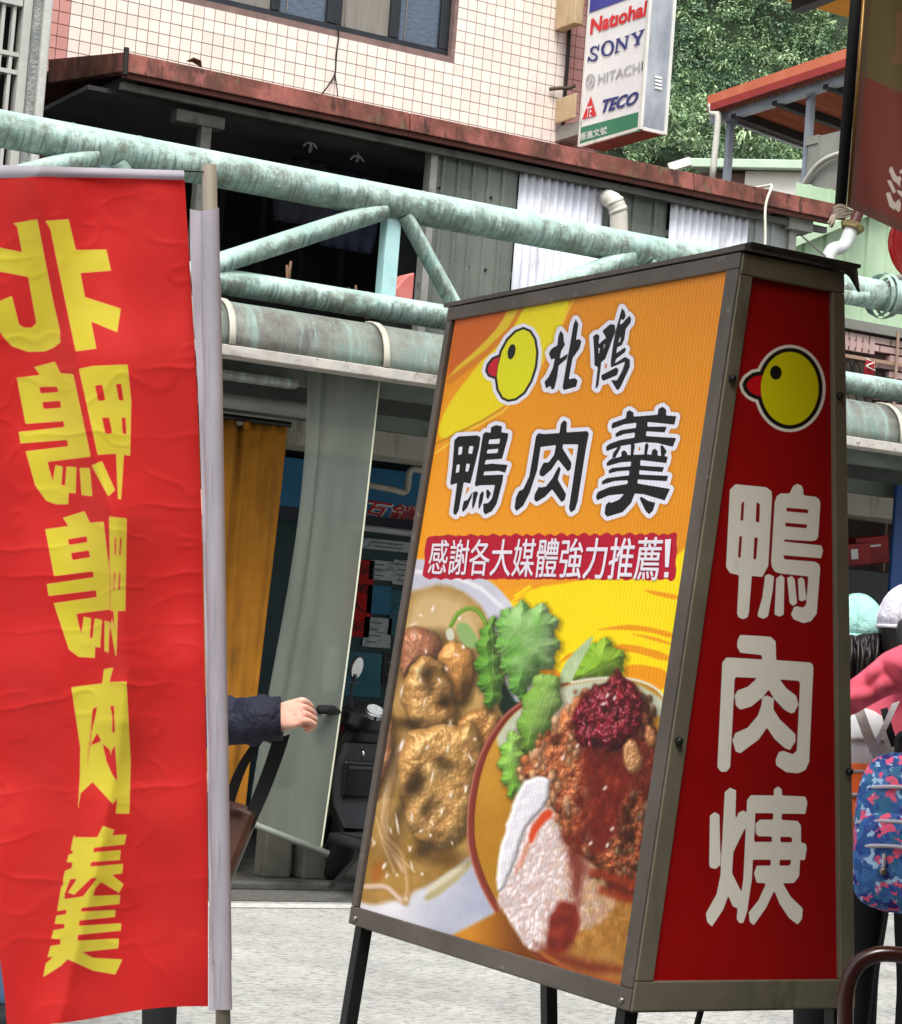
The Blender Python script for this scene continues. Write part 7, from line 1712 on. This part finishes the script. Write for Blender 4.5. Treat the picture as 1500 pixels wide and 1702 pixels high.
ribbon([at(468, 1225, 5.98), at(455, 1265, 5.98), at(432, 1325, 5.98), at(405, 1385, 5.98)], .05, m_bs, 'strap', bg_)
ribbon([at(432, 1228, 6.0), at(405, 1270, 6.0), at(385, 1320, 6.0), at(372, 1370, 6.0)], .035, m_bs, 'strap', bg_)
bc_ = at(372, 1400, 6.0)
MB().box((-.1, -.05, -.13), (.06, .05, .11), 0, Matrix.Translation(bc_) @ Matrix.Rotation(.35, 4, 'Y') @ Matrix.Rotation(-.5, 4, 'Z')).build('bag_body', pm('brown_leather', (58, 34, 22), (74, 44, 28), 9, .5), bg_, bevel=.02)
MB().bar(at(378, 1338, 5.95), at(404, 1340, 5.95), .01, .012).build('buckle', MATS['chrome'], bg_)
# second walker, only a sliver of jeans shows
b2 = at(-18, 1650, 6.6); b2.z = 0
p2, hcc, Rr2, ss2, g2, _w = person('person in blue jeans standing behind the far edge of the red banner', (b2.x, b2.y, 0), -_H * .6 - _fh * .8, 1.62, (m_skin, pm('grey_shirt', (128, 128, 130), (146, 146, 148), 6, .85), m_jean, m_shoe, m_eye), (None, None), None)
hair(p2, hcc, Rr2, ss2, .06)

# students with backpacks
m_pinkj = pm('coral_pink_jacket', (226, 88, 112), (238, 112, 132), 9, .8, bump=.3, bscale=18, dist=.008)
m_lgrey = pm('light_grey_nylon', (196, 198, 200), (214, 216, 216), 9, .6); m_orange = pm('orange_nylon', (226, 92, 28), (238, 112, 44), 8, .6); m_strap = pm('grey_webbing', (150, 144, 140), (168, 162, 158), 30, .8)
def backpack(label, c, R, size, mats, kind):
    """R columns: right, outward (away from the wearer's back), up"""
    X, Y, Zv = [Vector(R.col[i]) for i in range(3)]; w_, d_, h_ = size
    t = thing('backpack', label, 'backpack')
    def se(cx, cy, cz, rx, ry, rz, p=3.2, n=24, k=16):
        rr = []
        for i in range(k + 1):
            ph = PI * (-.5 + (i + .01) / (k + .02)); row = []
            sg = lambda v, e: math.copysign(abs(v) ** e, v)
            for j in range(n):
                a = 2 * PI * j / n
                row.append(c + X * (cx + rx * sg(math.cos(ph), 2 / p) * sg(math.cos(a), 2 / p)) + Y * (cy + ry * sg(math.cos(ph), 2 / p) * sg(math.sin(a), 2 / p)) + Zv * (cz + rz * sg(math.sin(ph), 2 / p)))
            rr.append(row)
        return MB().rings(rr)
    se(0, 0, 0, w_ / 2, d_ / 2, h_ / 2).build('main_compartment', mats[0], t, smooth=True)
    se(0, d_ * .42, -h_ * .17, w_ * .45, d_ * .3, h_ * .3, 3.6).build('front_pocket', mats[1], t, smooth=True)
    def zipl(z, y, wd): 
        pts = [c + X * (-wd + 2 * wd * i / 14) + Y * (y + .0 - .22 * d_ * abs(-1 + 2 * i / 14) ** 3.5) + Zv * (z + h_ * .03 * (1 - (-1 + 2 * i / 14) ** 2)) for i in range(15)]
        MB().tube(pts, .0055, 8).build('zipper', mats[2], t, smooth=True)
    zipl(h_ * .05, d_ * .66, w_ * .42); zipl(-h_ * .1, d_ * .74, w_ * .42); zipl(h_ * .26, d_ * .5, w_ * .4)
    pl = c + X * (-w_ * .12) + Y * d_ * .76 - Zv * h_ * .12
    MB().bar(pl, pl - Zv * .035, .008, .006).build('zipper_pull', mats[2], t); MB().ball(pl - Zv * .045 + Y * .005, .011, 10, 7).build('pull_bead', MATS['rivet_steel'], t, smooth=True)
    MB().tube(bez([c + X * -.035 + Zv * h_ * .47, c + X * -.03 + Zv * (h_ * .5 + .045), c + X * .03 + Zv * (h_ * .5 + .045), c + X * .035 + Zv * h_ * .47], 6), .011, 10).build('handle', m_bs, t, smooth=True)
    for s in (-1, 1):
        sp_ = bez([c + X * s * w_ * .22 + Y * -d_ * .45 + Zv * h_ * .42, c + X * s * w_ * .27 + Y * -d_ * .7 + Zv * (h_ * .5 + .04), c + X * s * w_ * .33 - Y * (d_ * .5 + .2) + Zv * h_ * .2, c + X * s * w_ * .36 - Y * (d_ * .5 + .14) - Zv * h_ * .2, c + X * s * w_ * .36 - Y * d_ * .45 - Zv * h_ * .38], 5)
        MB().grid([[p - X * .022, p + X * .022] for p in sp_]).build('shoulder_strap', mats[3], t, solid=.009)
    return t
fl_ = NB('blue_floral_nylon'); v_ = fl_.coords('Object')
vo_ = fl_.n('ShaderNodeTexVoronoi'); vo_.inputs['Scale'].default_value = 42; dn = fl_.n('ShaderNodeTexNoise'); dn.inputs['Scale'].default_value = 22; fl_.l(v_, dn.inputs['Vector'])
mxv = fl_.n('ShaderNodeMix', data_type='VECTOR'); mxv.inputs[0].default_value = .09; fl_.l(v_, mxv.inputs[4]); fl_.l(dn.outputs['Color'], mxv.inputs[5]); fl_.l(mxv.outputs[1], vo_.inputs['Vector'])
sp_c = fl_.n('ShaderNodeSeparateColor'); fl_.l(vo_.outputs['Color'], sp_c.inputs[0])
c_ = fl_.ramp(sp_c.outputs[0], [(.0, (28, 44, 120)), (.22, (44, 92, 160)), (.42, (70, 120, 180)), (.6, (36, 56, 140)), (.8, (52, 110, 150))]); fl_.t.nodes[-1]
c_ = fl_.mix(fl_.step(fl_.noise(v_, 27, 3, .5), .56, .59), c_, (232, 92, 128)); c_ = fl_.mix(fl_.step(fl_.noise(fl_.coords('Object', (1, 1, 1), (1, 2, 0)), 38, 3, .5), .6, .63), c_, (166, 200, 232)); c_ = fl_.mix(fl_.step(fl_.noise(fl_.coords('Object', (1, 1, 1), (2, 1, 1)), 24, 3, .5), .63, .66), c_, (44, 34, 110))
fl_.color(c_); fl_.set(rough=.6, spec=.3); fl_.bump(fl_.noise(v_, 16, 4), .4, .008)
m_zip = pm('pale_zip', (176, 172, 186), (190, 186, 198), 40, .5)
DBs = 6.2
bs = at(1486, 1400, DBs); bs.z = 0
facing = (_fh * .93 + _H * .36).normalized()
rgt = Vector((facing.y, -facing.x, 0))
elb = at(1440, 1136, DBs - .16); wri = at(1392, 1166, DBs - .2)
pB, hB, RB, sB, gB, _ = person('person in a coral pink jacket and white cap carrying the blue flowered backpack', (bs.x, bs.y, 0), facing, 1.5, (m_skin, m_pinkj, m_drk, m_shoe, m_eye), (None, None), None, 0., .1)
hair(pB, hB, RB, sB, .12, pony=[hB - RB.col[1] * .1 * sB + Vector((0, 0, .02)), hB - RB.col[1] * .17 * sB + Vector((0, 0, -.02)), hB - RB.col[1] * .17 * sB + Vector((0, 0, -.1)), hB - RB.col[1] * .13 * sB + Vector((0, 0, -.17))])
cap(pB, hB, RB, sB, pm('white_cap_cloth', (214, 212, 226), (228, 226, 236), 7, .8, bump=.8, bscale=26, dist=.02))
# loose pink sleeve swung across towards the friend
TOPE = [(1505, 1072), (1472, 1088), (1448, 1108), (1424, 1127), (1395, 1146)]; BOTE = [(1508, 1150), (1482, 1152), (1452, 1166), (1424, 1182), (1395, 1196)]
tp_ = bez([(x, y) for x, y in TOPE], 6); bt_ = bez([(x, y) for x, y in BOTE], 6); G = []
for i in range(len(tp_)):
    row = []
    for j in range(13):
        v = j / 12; x = tp_[i].x * (1 - v) + bt_[i].x * v; y = tp_[i].y * (1 - v) + bt_[i].y * v
        dpt = 6.02 + .012 * i / 24 - .05 * math.sin(PI * v) ** .8 + .012 * math.sin(9 * v + i * .35 + 1.4 * math.sin(i * .3)) + .008 * math.sin(i * .9 + 5 * v)
        row.append(at(x, y, dpt))
    G.append(row)
MB().grid(G).build('sleeve', m_pinkj, pB, smooth=True, solid=.012)
bk = at(1507, 1385, DBs - .22)
Rbk = Matrix(((rgt.x, -facing.x, 0), (rgt.y, -facing.y, 0), (0, 0, 1)))
backpack('blue backpack printed with pink flowers on the back of the person in pink', bk, Rbk, (.275, .17, .43), (fl_.m, fl_.m, m_zip, m_strap), 0)
bA = at(1408, 1400, 6.42); bA.z = 0
pA, hA, RA, sA, gA, _ = person('person in a mint cap with black hair walking behind the light box sign', (bA.x, bA.y, 0), (_fh * .97 + _H * -.2).normalized(), 1.47, (m_skin, pm('pale_shirt', (206, 208, 210), (218, 220, 220), 6, .85), m_drk, m_shoe, m_eye), (None, None), None, 0., -.15)
hair(pA, hA, RA, sA, .16, pony=[hA - RA.col[1] * .1 * sA + RA.col[0] * .02, hA - RA.col[1] * .15 * sA + RA.col[0] * .05 + Vector((0, 0, -.04)), hA - RA.col[1] * .13 * sA + RA.col[0] * .07 + Vector((0, 0, -.16)), hA - RA.col[1] * .1 * sA + RA.col[0] * .08 + Vector((0, 0, -.26))])
cap(pA, hA, RA, sA, pm('mint_cap_cloth', (156, 206, 198), (172, 216, 208), 7, .8, bump=.8, bscale=26, dist=.02))
rh = random.Random(9); hs_ = MB()
for k in range(70):
    x0 = rh.uniform(1404, 1462); a_ = at(x0, 1058 + rh.uniform(-6, 6) + .1 * (1462 - x0), 6.28 + rh.uniform(-.03, .02)); b_ = at(x0 + rh.uniform(-8, 6), 1098, 6.24 + rh.uniform(-.03, .02)); c_ = at(x0 + rh.uniform(-16, 4), 1136 + rh.uniform(-10, 8), 6.26 + rh.uniform(-.03, .02))
    hs_.tube(bez([a_, b_, c_], 4), [.006] * 7 + [.004, .0015], 5)
hs_.build('loose_hair', m_hair, pA, smooth=True)
bk2 = at(1430, 1300, 6.2); RbA = Matrix(((RA.col[0].x, -RA.col[1].x, 0), (RA.col[0].y, -RA.col[1].y, 0), (0, 0, 1)))
bpA = backpack('light grey and orange backpack on the back of the person in the mint cap', bk2, RbA, (.27, .15, .42), (m_lgrey, m_orange, m_strap, m_strap), 1)
for k, (pa, pb, wd_) in enumerate((((1428, 1180), (1462, 1262), .028), ((1490, 1168), (1448, 1250), .022), ((1470, 1178), (1488, 1240), .02))):
    pp_ = [at(pa[0], pa[1], 6.1), at((pa[0] + pb[0]) / 2, (pa[1] + pb[1]) / 2 + 4, 6.06), at(pb[0], pb[1], 6.07)]
    ribbon(pp_, wd_, (m_strap, m_lgrey, m_bs)[k], 'compression_strap', bpA)
